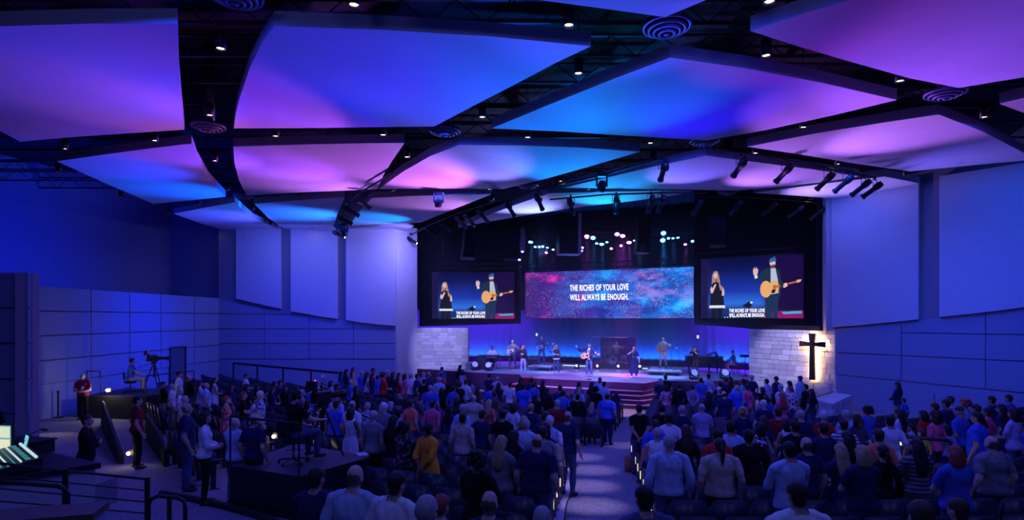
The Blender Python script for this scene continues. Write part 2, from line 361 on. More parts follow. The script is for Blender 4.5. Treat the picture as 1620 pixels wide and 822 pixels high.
# right side wall
WT = Wall((14.28, 25.82), (27.0, 9.6))
wall = WT.rect('wall_right', 0.0, WT.L, -0.2, TOP, -0.3, 0.3, M['gap'], kind='structure')
for pts in ([(1319, 517), (1365, 514), (1410, 509.5), (1456, 505)], [(1489, 501), (1530, 497), (1575, 492), (1620, 486), (1700, 474), (1900, 440)]):
    lo = pxpoly(WT, pts); WT.slab('wall_panel', lo + [(lo[-1][0], zc), (lo[0][0], zc)], 0.0, 0.22, M['wall_up'], wall)
topr = lambda px: 521 - (px - 1320) * 0.112
h1 = lambda px: 526 + (px - 1427) * 0.0155; h2 = lambda px: 557 + (px - 1320) * 0.0467; h3 = lambda px: 591 + (px - 1320) * 0.0967
for a, b in ((1321, 1427), (1427, 1560), (1560, 1720)):
    a += 0.8; b -= 0.8
    WT.slab('wall_panel', pxpoly(WT, [(a, h3(a)), (b, h3(b)), (b, h2(b) + 0.8), (a, h2(a) + 0.8)]), 0.0, 0.07, M['wall_low'], wall)
    if a < 1400: WT.slab('wall_panel', pxpoly(WT, [(a, h2(a) - 0.8), (b, h2(b) - 0.8), (b, topr(b)), (a, topr(a))]), 0.0, 0.07, M['wall_low'], wall)
    else:
        WT.slab('wall_panel', pxpoly(WT, [(a, h2(a) - 0.8), (b, h2(b) - 0.8), (b, h1(b) + 0.8), (a, h1(a) + 0.8)]), 0.0, 0.07, M['wall_low'], wall)
        WT.slab('wall_panel', pxpoly(WT, [(a, h1(a) - 0.8), (b, h1(b) - 0.8), (b, topr(b)), (a, topr(a))]), 0.0, 0.07, M['wall_low'], wall)
WT.slab('wall_base', [(0, -0.2), (8, -0.2)] + pxpoly(WT, [(1720, h3(1720) + 2), (1321, h3(1321) + 1)]), 0.0, 0.04, M['wall_low'], wall)
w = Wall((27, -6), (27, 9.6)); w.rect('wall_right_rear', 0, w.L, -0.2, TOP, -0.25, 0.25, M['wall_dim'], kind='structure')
WQ = Wall((13.2, 25.7), (13.75, 25.82))
mb = MB(); mb.prism([(13.92, 25.75), (14.3, 25.78), (14.9, 26.6), (14.1, 26.4)], CZ - 0.55, CEIL + 0.3); mb.build('wall_right_pier', M['wall_up'], kind='structure')

# ------------------------------------------------------------------ stage
ST = 1.05
front = [(-5.9, 36.3), (-2.6, 34.1), (0.43, 32.6), (0.54, 30.8), (6.4, 28.1), (7.35, 29.25), (9.1, 29.1), (12.2, 29.9), (14.2, 26.3)]
back = [(17.5, 31.0), (17.5, 34.5), (12.5, 39.0), (0.5, 44.0), (-8, 43.0), (-8, 36.3)]
mb = MB(); mb.prism(front + back, 0.0, ST, 0, 1)
stage = mb.build('stage', [M['stage'], M['fascia']], kind='structure')
t1 = [(0.45, 32.3), (-0.1, 31.0), (0.98, 30.1), (5.1, 28.3), (6.25, 27.85), (7.2, 28.95), (6.4, 29.6), (1.5, 31.8)]
mb = MB(); mb.prism(t1, 0.0, 0.68, 0, 1); mb.build('stage_apron', [M['tread'], M['fascia']], stage)
def step_right(k):                       # steps run around the right corner of the apron
    z = 0.68 - 0.17 * k; o = 0.36 * k
    mb = MB(); mb.prism([(4.9 - 0.15 * k, 28.35 - o), (5.9 + 0.1 * k, 27.75 - o * 1.0), (7.25 + o * 0.9, 28.6 - o * 0.15), (7.7 + o * 0.6, 29.2), (6.0, 29.3)], 0.0, z, 0, 1)
    mb.build('stage_step', [M['tread'], M['fascia']], stage)
for k in (1, 2, 3): step_right(k)
def step_left(k):
    z = 0.68 - 0.17 * k; o = 0.36 * k
    mb = MB(); mb.prism([(0.5, 32.2), (-0.2 - o, 31.9 - 0.3 * o), (-0.3 - o, 30.6 - o), (0.8, 30.0 - o * 0.4), (2.0, 31.0)], 0.0, z, 0, 1)
    mb.build('stage_step', [M['tread'], M['fascia']], stage)
for k in (1, 2, 3): step_left(k)

# black masking, curtain
def curtain(name, path, z0, z1, m, amp, wl, **t):
    pts = []
    for a, b in zip(path, path[1:]):
        a, b = Vector(a), Vector(b); n = max(2, int((b - a).length / (wl / 4)))
        nn = Vector((-(b - a).y, (b - a).x)).normalized()
        for i in range(n):
            q = a + (b - a) * (i / n); pts.append(q + nn * (amp * math.sin(2 * math.pi * (i * (b - a).length / n) / wl)))
    pts.append(Vector(path[-1])); mb = MB()
    for q in pts: mb.v += [(q.x, q.y, z0), (q.x, q.y, z1)]
    for i in range(len(pts) - 1): mb.f.append((2 * i, 2 * i + 2, 2 * i + 3, 2 * i + 1)); mb.mi.append(0)
    return mb.build(name, m, smooth=True, **t)
M['curtain'] = mat('backdrop_cloth', (0.055, 0.06, 0.11), 0.95)
curtain('stage_backdrop', [(-8, 41.5), (0.4, 42.8), (12.2, 37.4), (17.3, 33.5)], ST, CZ + 0.6, M['curtain'], 0.05, 0.5, kind='structure')
curtain('trim_backdrop_hem', [(-8, 41.2), (0.35, 42.5), (12.05, 37.15), (17.1, 33.3)], ST, ST + 0.34, M['blackwall'], 0.03, 0.2, kind='structure')
mb = MB(); mb.extr([(-8, 43.2, 0), (0.5, 44.2, 0), (0.5, 44.2, TOP), (-8, 43.2, TOP)], (0, 0.2, 0)); mb.extr([(0.5, 44.2, 0), (17.8, 35.6, 0), (17.8, 35.6, TOP), (0.5, 44.2, TOP)], (0.1, 0.2, 0))
mb.extr([(17.8, 35.6, 0), (14.7, 26.4, 0), (14.7, 26.4, TOP), (17.8, 35.6, TOP)], (0.3, 0, 0)); mb.extr([(-8, 43.2, 0), (-7, 36, 0), (-7, 36, TOP), (-8, 43.2, TOP)], (-0.2, 0, 0))
mb.build('wall_stage', M['blackwall'], kind='structure')
# masking flats around the side screens
mb = MB(); mb.extr([(-6.2, 38.9, CZ - 0.55), (0.6, 38.9, CZ - 0.35), (0.6, 38.9, TOP), (-6.2, 38.9, TOP)], (0, 0.15, 0)); mb.build('wall_masking_left', M['blackwall'], kind='structure')
mb = MB(); mb.extr([(10.25, 32.75, CZ - 0.35), (15.3, 29.35, CZ - 0.75), (15.3, 29.35, TOP), (10.25, 32.75, TOP)], (0.1, 0.15, 0)); mb.build('wall_masking_right', M['blackwall'], kind='structure')
mb = MB(); mb.extr([(12.25, 30.2, CZ - 0.55), (13.95, 26.3, CZ - 0.55), (13.95, 26.3, CZ - 0.35), (12.25, 30.2, CZ - 0.35)], (0.3, 0.1, 0)); mb.build('trim_2', M['blackwall'], kind='structure')

# stone feature walls, every stone a piece
M['stone'] = [mat('stone_%d' % i, c, 0.85, noise=0.12, scale=9, bump=0.5) for i, c in enumerate([(0.62, 0.60, 0.58), (0.55, 0.53, 0.52), (0.68, 0.66, 0.64), (0.50, 0.48, 0.47)])]
M['mortar'] = mat('mortar', (0.30, 0.29, 0.30), 0.95)
_mb = MB(); _mb.box((0, 0, 0), (1, 1, 1)); STONE_ME = []
for i in range(4):
    me = _mb.mesh('stone', M['stone'][i]); bmx = bmesh.new(); bmx.from_mesh(me)
    bmesh.ops.bevel(bmx, geom=bmx.edges[:], offset=0.06, segments=1, affect='EDGES'); bmx.to_mesh(me); bmx.free(); STONE_ME.append(me)
def stone_wall(name, a, b, z0, z1, lab, th=0.5, rows=12, wmin=0.28, wmax=0.75, kind='structure', cat=None):
    w = Wall(a, b); core = w.rect(name, 0, w.L, z0, z1, -th, th, M['mortar'])
    tag(core, lab, cat, kind=kind)
    rr = random.Random(len(name) + int(a[0] * 10)); z = z0; hs = [rr.uniform(0.7, 1.3) for _ in range(rows)]; k = (z1 - z0) / sum(hs); ang = math.atan2(w.d.y, w.d.x)
    for h in hs:
        h *= k; u = 0.0
        while u < w.L - 0.01:
            l = min(rr.uniform(wmin, wmax), w.L - u)
            if w.L - u - l < wmin * 0.5: l = w.L - u
            t = rr.uniform(0.035, 0.06)
            c = w.p(u + l / 2, z + h / 2, t / 2)
            inst('stone', rr.choice(STONE_ME), core, c, ang, (l - 0.014, t, h - 0.014)); u += l
        z += h
    return core, w
stone_wall('wall_stone_left', (-6.2, 36.3), (-2.72, 36.2), ST, CZ - 0.6, 'pale stone feature wall left of the stage', rows=12)
core, WS = stone_wall('wall_stone_right', (12.15, 29.75), (14.36, 25.70), ST - 0.6, CZ - 0.56, 'pale stone feature wall behind the cross', rows=15)
# ------------------------------------------------------------------ ceiling panels hung under the black deck
CL = [
 ('large purple-lit ceiling panel at the upper left corner of the hall', [(-120, 48), (0, 41.5), (140, 37.5), (281, 37), (282, 75), (283, 110), (287, 160), (292, 205), (200, 211), (110, 217), (32, 224), (0, 207), (-120, 150)]),
 ('large blue ceiling panel with purple lower edge, second from left at the top', [(434, 41), (600, 47), (770, 57), (935, 73), (880, 99), (810, 136), (740, 172), (687, 200), (600, 201), (480, 202.5), (370, 203), (373, 180), (378, 158), (395, 108), (414, 70)]),
 ('blue ceiling panel whose tip shows at the top edge above the middle', [(560, -40), (845, -1), (950, 13), (1052, 27), (1117, 0), (1180, -40)]),
 ('large purple ceiling panel at the upper right corner of the hall', [(1187, 49), (1262, 25), (1340, 1), (1420, -22), (1700, -60), (1780, 90), (1620, 122), (1517, 139), (1440, 124), (1350, 99), (1265, 74)]),
 ('blue and purple four-sided ceiling panel right of the middle', [(1060, 91), (1180, 108), (1300, 131), (1419, 158), (1320, 182), (1210, 206), (1118, 222), (1000, 215), (890, 208), (778, 203), (870, 165), (965, 127)]),
 ('purple ceiling panel with spotlight shadows near the right wall', [(1182, 232), (1290, 211), (1390, 195), (1485, 181), (1555, 208), (1640, 252), (1530, 262), (1440, 271), (1350, 258), (1265, 244)]),
 ('small purple ceiling panel cut by the right edge of the picture', [(1581, 164), (1640, 150), (1760, 130), (1760, 215), (1640, 186)]),
 ('blue ceiling panel left with pale curved right edge', [(90, 255), (160, 245), (235, 235), (303, 227), (312, 252), (330, 283), (357, 311), (300, 317), (242, 322), (165, 289)]),
 ('small blue ceiling panel above the left wall corner', [(275, 338), (325, 328), (371, 320), (400, 345), (447, 366), (375, 370), (320, 354)]),
 ('purple ceiling panel between two curved slots left of the middle', [(369, 232), (460, 229), (550, 227), (640, 226), (622, 252), (606, 278), (597, 299), (530, 302), (455, 305), (390, 309), (378, 285), (371, 258)]),
 ('narrow blue ceiling panel above the left wall panels', [(402, 322), (470, 317), (545, 312), (535, 335), (528, 357), (490, 360), (450, 362), (425, 345)]),
 ('pink and azure ceiling panel above the curved lighting pipe', [(725, 229.5), (820, 230), (920, 233.5), (1012, 240), (930, 264), (862, 283), (796, 299), (745, 298), (670, 298.5), (599, 299), (638, 271), (680, 247)]),
 ('azure ceiling panel in front of the stage header', [(1117, 246), (1200, 257), (1280, 267), (1360, 279), (1290, 289), (1230, 296), (1170, 301), (1080, 300), (980, 298), (890, 297), (960, 281), (1040, 262)]),
 ('pink ceiling panel over the far right end of the stage', [(1192, 305), (1260, 296), (1330, 287), (1400, 279), (1455, 290), (1395, 301), (1318, 314), (1255, 309)]),
 ('pale pink and blue ceiling panel in front of the stage left', [(588, 313), (650, 310), (715, 308), (778, 307), (740, 322), (700, 338), (665, 352), (610, 354), (552, 357), (568, 335)]),
 ('thin curved ceiling panel along the stage header', [(868, 306), (950, 303), (1040, 302), (1095, 304), (1060, 310), (1000, 318), (920, 327), (840, 339), (765, 352), (725, 360), (770, 341), (820, 322)]),
 ('small pale ceiling panel beside the left stage pier', [(548, 361), (600, 358), (655, 357), (640, 367), (628, 374), (545, 374)]),
]
for lab, pts in CL:
    poly = [onc(*p) for p in pts]
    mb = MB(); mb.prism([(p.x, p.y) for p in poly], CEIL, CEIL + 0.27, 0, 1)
    mb.build('ceiling_panel', [M['cloud'], M['cloud_edge_shade']], label=lab, category='ceiling panel', group='suspended ceiling panels')
# open-web joists above
def joist(x0, x1, y, z, name='joist'):
    mb = MB(); mb.box(((x0 + x1) / 2, y, z + 0.5), (x1 - x0, 0.09, 0.05)); mb.box(((x0 + x1) / 2, y, z), (x1 - x0, 0.09, 0.05))
    n = int((x1 - x0) / 0.6); pts = [(x0 + (x1 - x0) * i / n, y, z + (0.5 if i % 2 else 0.0)) for i in range(n + 1)]
    mb.tube(pts, 0.018, 4)
    return mb
JM = mat('joist_steel', (0.022, 0.022, 0.035), 0.6, 0.2)
_jm = joist(-26, 26, 0, 0).mesh('joist', JM)
for i in range(17): inst('joist', _jm, ceiling, (0, 3.0 + i * 1.6, CEIL + 1.15))
M['duct'] = mat('duct', (0.05, 0.05, 0.08), 0.5, 0.4)
# round ring diffusers
M['diff'] = mat('diffuser_grey', (0.10, 0.10, 0.17), 0.4, 0.2)
def diffuser():
    mb = MB()
    for r, z in ((0.45, 0.0), (0.36, -0.05), (0.27, -0.09), (0.17, -0.12)): mb.lathe([(r, z + 0.06), (r, z), (r - 0.05, z - 0.015), (r - 0.06, z + 0.02), (r - 0.02, z + 0.06)], seg=28)
    mb.lathe([(0.08, -0.1), (0.06, -0.14), (0.0, -0.15)], seg=16)
    return mb.mesh('diffuser_rings', M['diff'], True)
_dm = diffuser(); mb = MB(); mb.tube([(0, 0, -0.1), (0, 0, TOP - CEIL - 0.1)], 0.16, 14); _dn = mb.mesh('diffuser_neck', M['duct'], True)
DF = [(372, 4, 'cut by the top edge at left'), (1055, 52, 'at the top right of the middle'), (330, 207, 'between the two left ceiling panels'), (704, 214, 'at the slot crossing near the middle'), (1496, 155, 'at the upper right slot crossing'),
      (1115, 229, 'above the moving lights right of the middle'), (835, 298, 'above the curved lighting pipe'), (386, 314, 'above the left wall panels'), (1152, 307, 'in front of the stage header')]
for px, py, w in DF:
    p = onc(px, py); r = empty('air_diffuser', (p.x, p.y, CEIL + 0.1), 0, 'round ringed air diffuser ' + w, 'diffuser', 'ceiling air diffusers')
    inst('diffuser_rings', _dm, r); inst('diffuser_neck', _dn, r)
# downlights in the slots
DL = [(560, 9), (900, 41), (1217, 4), (349, 78), (915, 117), (1212, 89), (1424, 129), (332, 183), (763, 186), (1557, 186), (1271, 202), (436, 216), (606, 214), (835, 218), (245, 223), (103, 236),
      (1029, 227), (340, 255), (644, 249), (93, 272), (1034, 254), (192, 311), (360, 301), (583, 289), (622, 302), (314, 323), (474, 310), (267, 340), (400, 333), (338, 361), (428, 355), (494, 360),
      (603, 352), (887, 287), (932, 300), (1070, 304), (778, 317), (774, 300), (1195, 243), (1518, 258), (1433, 278), (1326, 260), (1262, 287), (1283, 315), (881, 330)]
mb = MB(); mb.lathe([(0.075, 0.30), (0.085, 0.0), (0.10, -0.005), (0.10, 0.32), (0.0, 0.32)], seg=16); mb.tube([(0, 0, 0.3), (0, 0, TOP - CEIL)], 0.012, 6); _lc = mb.mesh('lamp_can', M['black'], True)
mb = MB(); mb.lathe([(0.0, 0.028), (0.074, 0.03)], seg=16); _ll = mb.mesh('lamp_lens', M['warm'])
for i, (px, py) in enumerate(sorted(DL, key=lambda p: (round(p[1] / 40), p[0]))):
    p = onc(px, py)
    side = 'left' if px < 540 else 'middle' if px < 1080 else 'right'
    band = [q for q in DL if (q[0] < 540) == (side == 'left') and (q[0] >= 1080) == (side == 'right')]
    k = sorted(band, key=lambda q: q[1]).index((px, py))
    r = empty('downlight', (p.x, p.y, CEIL), 0, 'small lit recessed downlight, %s from the top in the %s third' % (ordn(k), side), 'downlight', 'ceiling downlights')
    inst('lamp_can', _lc, r); inst('lamp_lens', _ll, r)
# ------------------------------------------------------------------ lettering
def text_mesh(body, bold=0.022, sx=0.72):
    c = bpy.data.curves.new('t', 'FONT'); c.body = body; c.size = 1.0; c.offset = bold; c.align_x = 'CENTER'; c.fill_mode = 'BOTH'; c.resolution_u = 3; c.space_character = 1.12
    o = bpy.data.objects.new('t', c); COL.objects.link(o)
    me = bpy.data.meshes.new_from_object(o.evaluated_get(bpy.context.evaluated_depsgraph_get()))
    bpy.data.objects.remove(o); bpy.data.curves.remove(c)
    n = len(me.vertices); co = np.empty(n * 3, np.float32); me.vertices.foreach_get('co', co); co = co.reshape(-1, 3)
    lo, hi = co.min(0), co.max(0); faces = [tuple(p.vertices) for p in me.polygons]; bpy.data.meshes.remove(me)
    return (co - lo) / (hi - lo + 1e-9), faces
TXT = [text_mesh('THE RICHES OF YOUR LOVE'), text_mesh('WILL ALWAYS BE ENOUGH.')]
M['txt'] = emat('lyric_white', (1.0, 0.97, 1.0), 1.6)
def lyrics(parent, x0, x1, rows, y=-0.012):
    for (co, fs), (z0, z1) in zip(TXT, rows):
        mb = MB(); mb.add([(x0 + (x1 - x0) * c[0], y, z0 + (z1 - z0) * c[1]) for c in co.tolist()], fs)
        mb.build('lyric_line', M['txt'], parent)
def ramp(nt, src, stops):
    r = nt.nodes.new('ShaderNodeValToRGB'); e = r.color_ramp.elements
    while len(e) < len(stops): e.new(0.5)
    for el, (p, c) in zip(e, stops): el.position = p; el.color = (*c, 1)
    nt.links.new(src, r.inputs[0]); return r.outputs[0]
def galaxy():
    m = bpy.data.materials.new('screen_galaxy'); m.use_nodes = True; nt = m.node_tree; N = nt.nodes; L = nt.links
    N.remove(N['Principled BSDF']); em = N.new('ShaderNodeEmission'); L.new(em.outputs[0], N['Material Output'].inputs[0])
    tc = N.new('ShaderNodeTexCoord'); sx = N.new('ShaderNodeSeparateXYZ'); L.new(tc.outputs['Generated'], sx.inputs[0])
    mp = N.new('ShaderNodeMapping'); mp.inputs['Rotation'].default_value = (0, R(35), 0); mp.inputs['Scale'].default_value = (0.42, 1, 0.9); L.new(tc.outputs['Object'], mp.inputs[0])
    def noise(sc, det, w): 
        n = N.new('ShaderNodeTexNoise'); n.noise_dimensions = '4D'; n.inputs['Scale'].default_value = sc; n.inputs['Detail'].default_value = det; n.inputs['W'].default_value = w; n.inputs['Roughness'].default_value = 0.65; L.new(mp.outputs[0], n.inputs['Vector']); return n.outputs['Fac']
    def mth(op, a, b):
        n = N.new('ShaderNodeMath'); n.operation = op
        for i, v in enumerate((a, b)):
            if isinstance(v, (int, float)): n.inputs[i].default_value = v
            else: L.new(v, n.inputs[i])
        return n.outputs[0]
    def mix(f, a, b, mode='MIX'):
        n = N.new('ShaderNodeMix'); n.data_type = 'RGBA'; n.blend_type = mode
        for i, v in ((0, f), (6, a), (7, b)):
            if isinstance(v, (int, float)): n.inputs[i].default_value = v
            elif isinstance(v, tuple): n.inputs[i].default_value = (*v, 1)
            else: L.new(v, n.inputs[i])
        return n.outputs[2]
    n1 = noise(1.1, 5, 1.3); n2 = noise(0.9, 6, 7.1); n3 = noise(1.5, 4, 12.4)
    base = ramp(nt, sx.outputs[0], [(0.0, (0.05, 0.008, 0.17)), (0.3, (0.05, 0.012, 0.26)), (0.5, (0.012, 0.015, 0.30)), (1.0, (0.015, 0.07, 0.40))])
    bl = ramp(nt, n1, [(0.42, (0, 0, 0)), (0.62, (1, 1, 1))]); bw = mth('MULTIPLY', bl, ramp(nt, sx.outputs[0], [(0.12, (0, 0, 0)), (0.5, (0.75, 0.75, 0.75)), (1.0, (1, 1, 1))]))
    c = mix(bw, base, (0.0, 0.24, 1.0))
    c = mix(mth('MULTIPLY', ramp(nt, n1, [(0.55, (0, 0, 0)), (0.68, (1, 1, 1))]), ramp(nt, sx.outputs[0], [(0.35, (0, 0, 0)), (0.6, (0.9, 0.9, 0.9))])), c, (0.03, 0.52, 1.0))
    mg = mth('MULTIPLY', ramp(nt, n2, [(0.51, (0, 0, 0)), (0.63, (1, 1, 1))]), ramp(nt, sx.outputs[0], [(0.0, (0.5, 0.5, 0.5)), (0.1, (1, 1, 1)), (0.3, (0.9, 0.9, 0.9)), (0.4, (0.0, 0.0, 0.0))]))
    c = mix(mg, c, (0.85, 0.02, 0.50))
    pk = mth('MULTIPLY', ramp(nt, n3, [(0.50, (0, 0, 0)), (0.62, (1, 1, 1))]), ramp(nt, sx.outputs[0], [(0.6, (0, 0, 0)), (0.78, (0.6, 0.6, 0.6)), (0.95, (0.2, 0.2, 0.2))]))
    c = mix(pk, c, (0.55, 0.20, 0.70))
    v = N.new('ShaderNodeTexVoronoi'); v.inputs['Scale'].default_value = 13; L.new(tc.outputs['Object'], v.inputs['Vector'])
    st = mth('LESS_THAN', v.outputs['Distance'], 0.24); st = mth('MULTIPLY', st, ramp(nt, noise(1.6, 2, 3.0), [(0.36, (0.08, 0.08, 0.08)), (0.56, (1, 1, 1))]))
    wn = N.new('ShaderNodeTexWhiteNoise'); L.new(v.outputs['Position'], wn.inputs['Vector']); st = mth('MULTIPLY', st, wn.outputs['Value'])
    c = mix(st, c, (0.75, 0.85, 1.0))
    L.new(c, em.inputs[0]); em.inputs[1].default_value = 1.15
    return m
def place_screen(name, A, B, z0, z1, face, lab):
    A, B = Vector(A), Vector(B); d = B - A; L_ = d.length
    r = empty(name, (A.x, A.y, z0), math.atan2(d.y, d.x), lab, 'screen')
    H = z1 - z0
    mb = MB(); mb.box((L_ / 2, 0.09, H / 2), (L_ + 0.04, 0.14, H + 0.04)); mb.build('screen_housing', M['black'], r)
    mb = MB(); mb.add([(0, 0, 0), (L_, 0, 0), (L_, 0, H), (0, 0, H)], [(0, 1, 2, 3)]); f = mb.build('screen_face', face, r)
    return r, f, L_, H
sc, face, Lc, Hc = place_screen('led_screen', (0.95 * 0.982, 41.8 * 0.982), (11.4 * 0.99, 36.5 * 0.99), CZ, CZ + 3.2, galaxy(), 'wide centre screen with a star cloud picture and two lyric lines')
lyrics(face, 0.2915 * Lc, 0.643 * Lc, [((1 - 0.425) * Hc, (1 - 0.295) * Hc), ((1 - 0.625) * Hc, (1 - 0.495) * Hc)])
def video_bg():
    m = bpy.data.materials.new('screen_video'); m.use_nodes = True; nt = m.node_tree; N = nt.nodes; L = nt.links
    N.remove(N['Principled BSDF']); em = N.new('ShaderNodeEmission'); L.new(em.outputs[0], N['Material Output'].inputs[0])
    tc = N.new('ShaderNodeTexCoord'); sx = N.new('ShaderNodeSeparateXYZ'); L.new(tc.outputs['Generated'], sx.inputs[0])
    a = ramp(nt, sx.outputs[2], [(0.0, (0.01, 0.02, 0.10)), (0.14, (0.01, 0.03, 0.2)), (0.24, (0.03, 0.16, 0.75)), (0.45, (0.01, 0.035, 0.40)), (0.8, (0.004, 0.008, 0.10)), (1.0, (0.003, 0.004, 0.05))])
    b = ramp(nt, sx.outputs[2], [(0.0, (0.30, 0.01, 0.16)), (0.10, (0.25, 0.01, 0.15)), (0.13, (0.012, 0.004, 0.06)), (1.0, (0.012, 0.003, 0.06))])
    fac = ramp(nt, sx.outputs[0], [(0.60, (0, 0, 0)), (0.72, (1, 1, 1))]); fl = ramp(nt, sx.outputs[0], [(0.06, (1, 1, 1)), (0.12, (0, 0, 0))])
    mx = N.new('ShaderNodeMix'); mx.data_type = 'RGBA'; L.new(fac, mx.inputs[0]); L.new(a, mx.inputs[6]); L.new(b, mx.inputs[7])
    m2 = N.new('ShaderNodeMix'); m2.data_type = 'RGBA'; L.new(fl, m2.inputs[0]); L.new(mx.outputs[2], m2.inputs[6]); m2.inputs[7].default_value = (0.012, 0.008, 0.07, 1)
    L.new(m2.outputs[2], em.inputs[0]); em.inputs[1].default_value = 1.0
    return m
VC = {k: emat('video_' + k, c, 1.0) for k, c in {'skin': (0.78, 0.50, 0.48), 'hair': (0.42, 0.25, 0.20), 'black': (0.008, 0.009, 0.02), 'white': (0.75, 0.78, 0.95), 'jacket': (0.012, 0.03, 0.07), 'jeans': (0.01, 0.035, 0.10),
      'shirt': (0.48, 0.55, 0.72), 'guitar': (0.85, 0.42, 0.16), 'wood': (0.40, 0.16, 0.06), 'hat': (0.02, 0.14, 0.40), 'beard': (0.16, 0.06, 0.04), 'teal': (0.05, 0.45, 0.75), 'lamp': (0.35, 0.75, 1.0)}.items()}
VK = list(VC)
def video(face, W, H):
    def P2(x, y): return (x * W, (1 - y) * H)
    def fig(name, shapes, y0):
        mb = MB()
        for i, (c, pts) in enumerate(shapes):
            q = [P2(*p) for p in pts]; mb.add([(a, y0 - 0.0012 * i, b) for a, b in q], [tuple(range(len(q)))], VK.index(c))
        mb.build(name, [VC[k] for k in VK], face)
    def ell(cx, cy, rx, ry, n=20, rot=0): return [(cx + rx * math.cos(t) * math.cos(rot) - ry * math.sin(t) * math.sin(rot) * 0.6, cy + rx * math.cos(t) * math.sin(rot) / 0.6 + ry * math.sin(t) * math.cos(rot)) for t in [2 * math.pi * i / n for i in range(n)]]
    fig('screen_figure', [('teal', [(0.80, 0.90), (0.985, 0.885), (0.985, 0.925), (0.82, 0.935)]), ('black', [(0.855, 0.66), (0.865, 0.66), (0.865, 0.9), (0.855, 0.9)]), ('black', [(0.045, 0.15), (0.055, 0.15), (0.06, 0.95), (0.05, 0.95)]), ('black', [(0.42, 0.80), (0.5, 0.72), (0.53, 0.76), (0.5, 0.84)]), ('lamp', ell(0.515, 0.745, 0.014, 0.022))]
        + [('lamp', ell(0.25 + 0.028 * i, 0.985 - 0.0012 * i, 0.008, 0.009, 8)) for i in range(10)], -0.004)
    fig('screen_figure', [('hair', [(0.115, 0.42), (0.118, 0.28), (0.135, 0.22), (0.158, 0.205), (0.178, 0.225), (0.19, 0.30), (0.205, 0.44), (0.235, 0.50), (0.22, 0.56), (0.16, 0.52), (0.12, 0.50)]), ('skin', ell(0.153, 0.285, 0.019, 0.045)),
        ('black', [(0.105, 0.46), (0.13, 0.40), (0.19, 0.40), (0.225, 0.46), (0.232, 0.62), (0.245, 0.79), (0.093, 0.79), (0.105, 0.62)]), ('white', [(0.09, 0.785), (0.25, 0.785), (0.254, 0.83), (0.087, 0.83)]), ('black', [(0.112, 0.83), (0.165, 0.83), (0.162, 1.0), (0.108, 1.0)]), ('black', [(0.172, 0.83), (0.228, 0.83), (0.215, 1.0), (0.17, 1.0)]),
        ('skin', [(0.098, 0.52), (0.112, 0.46), (0.122, 0.50), (0.15, 0.42), (0.162, 0.44), (0.125, 0.58), (0.108, 0.58)]), ('skin', [(0.222, 0.47), (0.238, 0.50), (0.246, 0.58), (0.24, 0.63), (0.218, 0.62), (0.224, 0.55)]), ('hair', [(0.185, 0.36), (0.205, 0.44), (0.235, 0.50), (0.222, 0.56), (0.195, 0.50)]), ('black', [(0.152, 0.40), (0.162, 0.345), (0.168, 0.35), (0.164, 0.42)])], -0.004)
    fig('screen_figure', [('jacket', [(0.545, 0.36), (0.575, 0.34), (0.625, 0.23), (0.68, 0.195), (0.745, 0.195), (0.785, 0.25), (0.80, 0.42), (0.79, 0.66), (0.64, 0.68), (0.625, 0.45), (0.63, 0.36), (0.585, 0.405)]),
        ('white', [(0.543, 0.31), (0.57, 0.30), (0.578, 0.345), (0.55, 0.365)]), ('skin', [(0.535, 0.30), (0.53, 0.22), (0.545, 0.17), (0.553, 0.22), (0.562, 0.165), (0.572, 0.215), (0.582, 0.20), (0.578, 0.26), (0.57, 0.31)]), ('shirt', [(0.70, 0.20), (0.745, 0.20), (0.768, 0.40), (0.775, 0.60), (0.70, 0.62)]),
        ('jeans', [(0.645, 0.66), (0.72, 0.66), (0.715, 1.0), (0.655, 1.0)]), ('jeans', [(0.722, 0.66), (0.775, 0.64), (0.765, 1.0), (0.722, 1.0)]), ('skin', ell(0.718, 0.125, 0.028, 0.062)), ('beard', [(0.692, 0.135), (0.70, 0.155), (0.72, 0.15), (0.742, 0.14), (0.738, 0.19), (0.715, 0.21), (0.697, 0.18)]),
        ('hat', [(0.688, 0.115), (0.685, 0.075), (0.70, 0.045), (0.725, 0.03), (0.735, 0.01), (0.742, 0.03), (0.752, 0.07), (0.75, 0.095), (0.72, 0.10)]),
        ('guitar', ell(0.655, 0.535, 0.055, 0.135)), ('guitar', ell(0.735, 0.50, 0.045, 0.105)), ('guitar', [(0.66, 0.44), (0.73, 0.43), (0.735, 0.60), (0.66, 0.63)]), ('wood', ell(0.738, 0.505, 0.018, 0.038)), ('black', [(0.715, 0.54), (0.75, 0.545), (0.735, 0.60), (0.705, 0.60)]),
        ('wood', [(0.755, 0.48), (0.94, 0.415), (0.942, 0.44), (0.757, 0.515)]), ('guitar', [(0.94, 0.40), (0.985, 0.395), (0.975, 0.43), (0.942, 0.45)]), ('skin', [(0.81, 0.46), (0.85, 0.44), (0.86, 0.49), (0.83, 0.52), (0.805, 0.50)]), ('jacket', [(0.775, 0.26), (0.80, 0.40), (0.825, 0.47), (0.81, 0.52), (0.775, 0.46)]),
        ('black', [(0.745, 0.15), (0.795, 0.195), (0.788, 0.215), (0.74, 0.175)]), ('black', [(0.79, 0.21), (0.885, 0.51), (0.879, 0.52), (0.784, 0.22)])], -0.008)
VB = video_bg()
def side_screen(A, B, z0, z1, lab):
    r, f, W, H = place_screen('led_screen', A, B, z0, z1, VB, lab); video(f, W, H)
    lyrics(f, 0.295 * W, 0.645 * W, [(0.095 * H, 0.155 * H), (0.02 * H, 0.08 * H)], -0.04)
D1 = 38.6
side_screen(((683.4 - 810) / F * D1, D1), ((814 - 810) / F * D1, D1), CZ - 0.04, CZ + 3.05, 'left side screen showing a singer and a guitarist above lyrics')
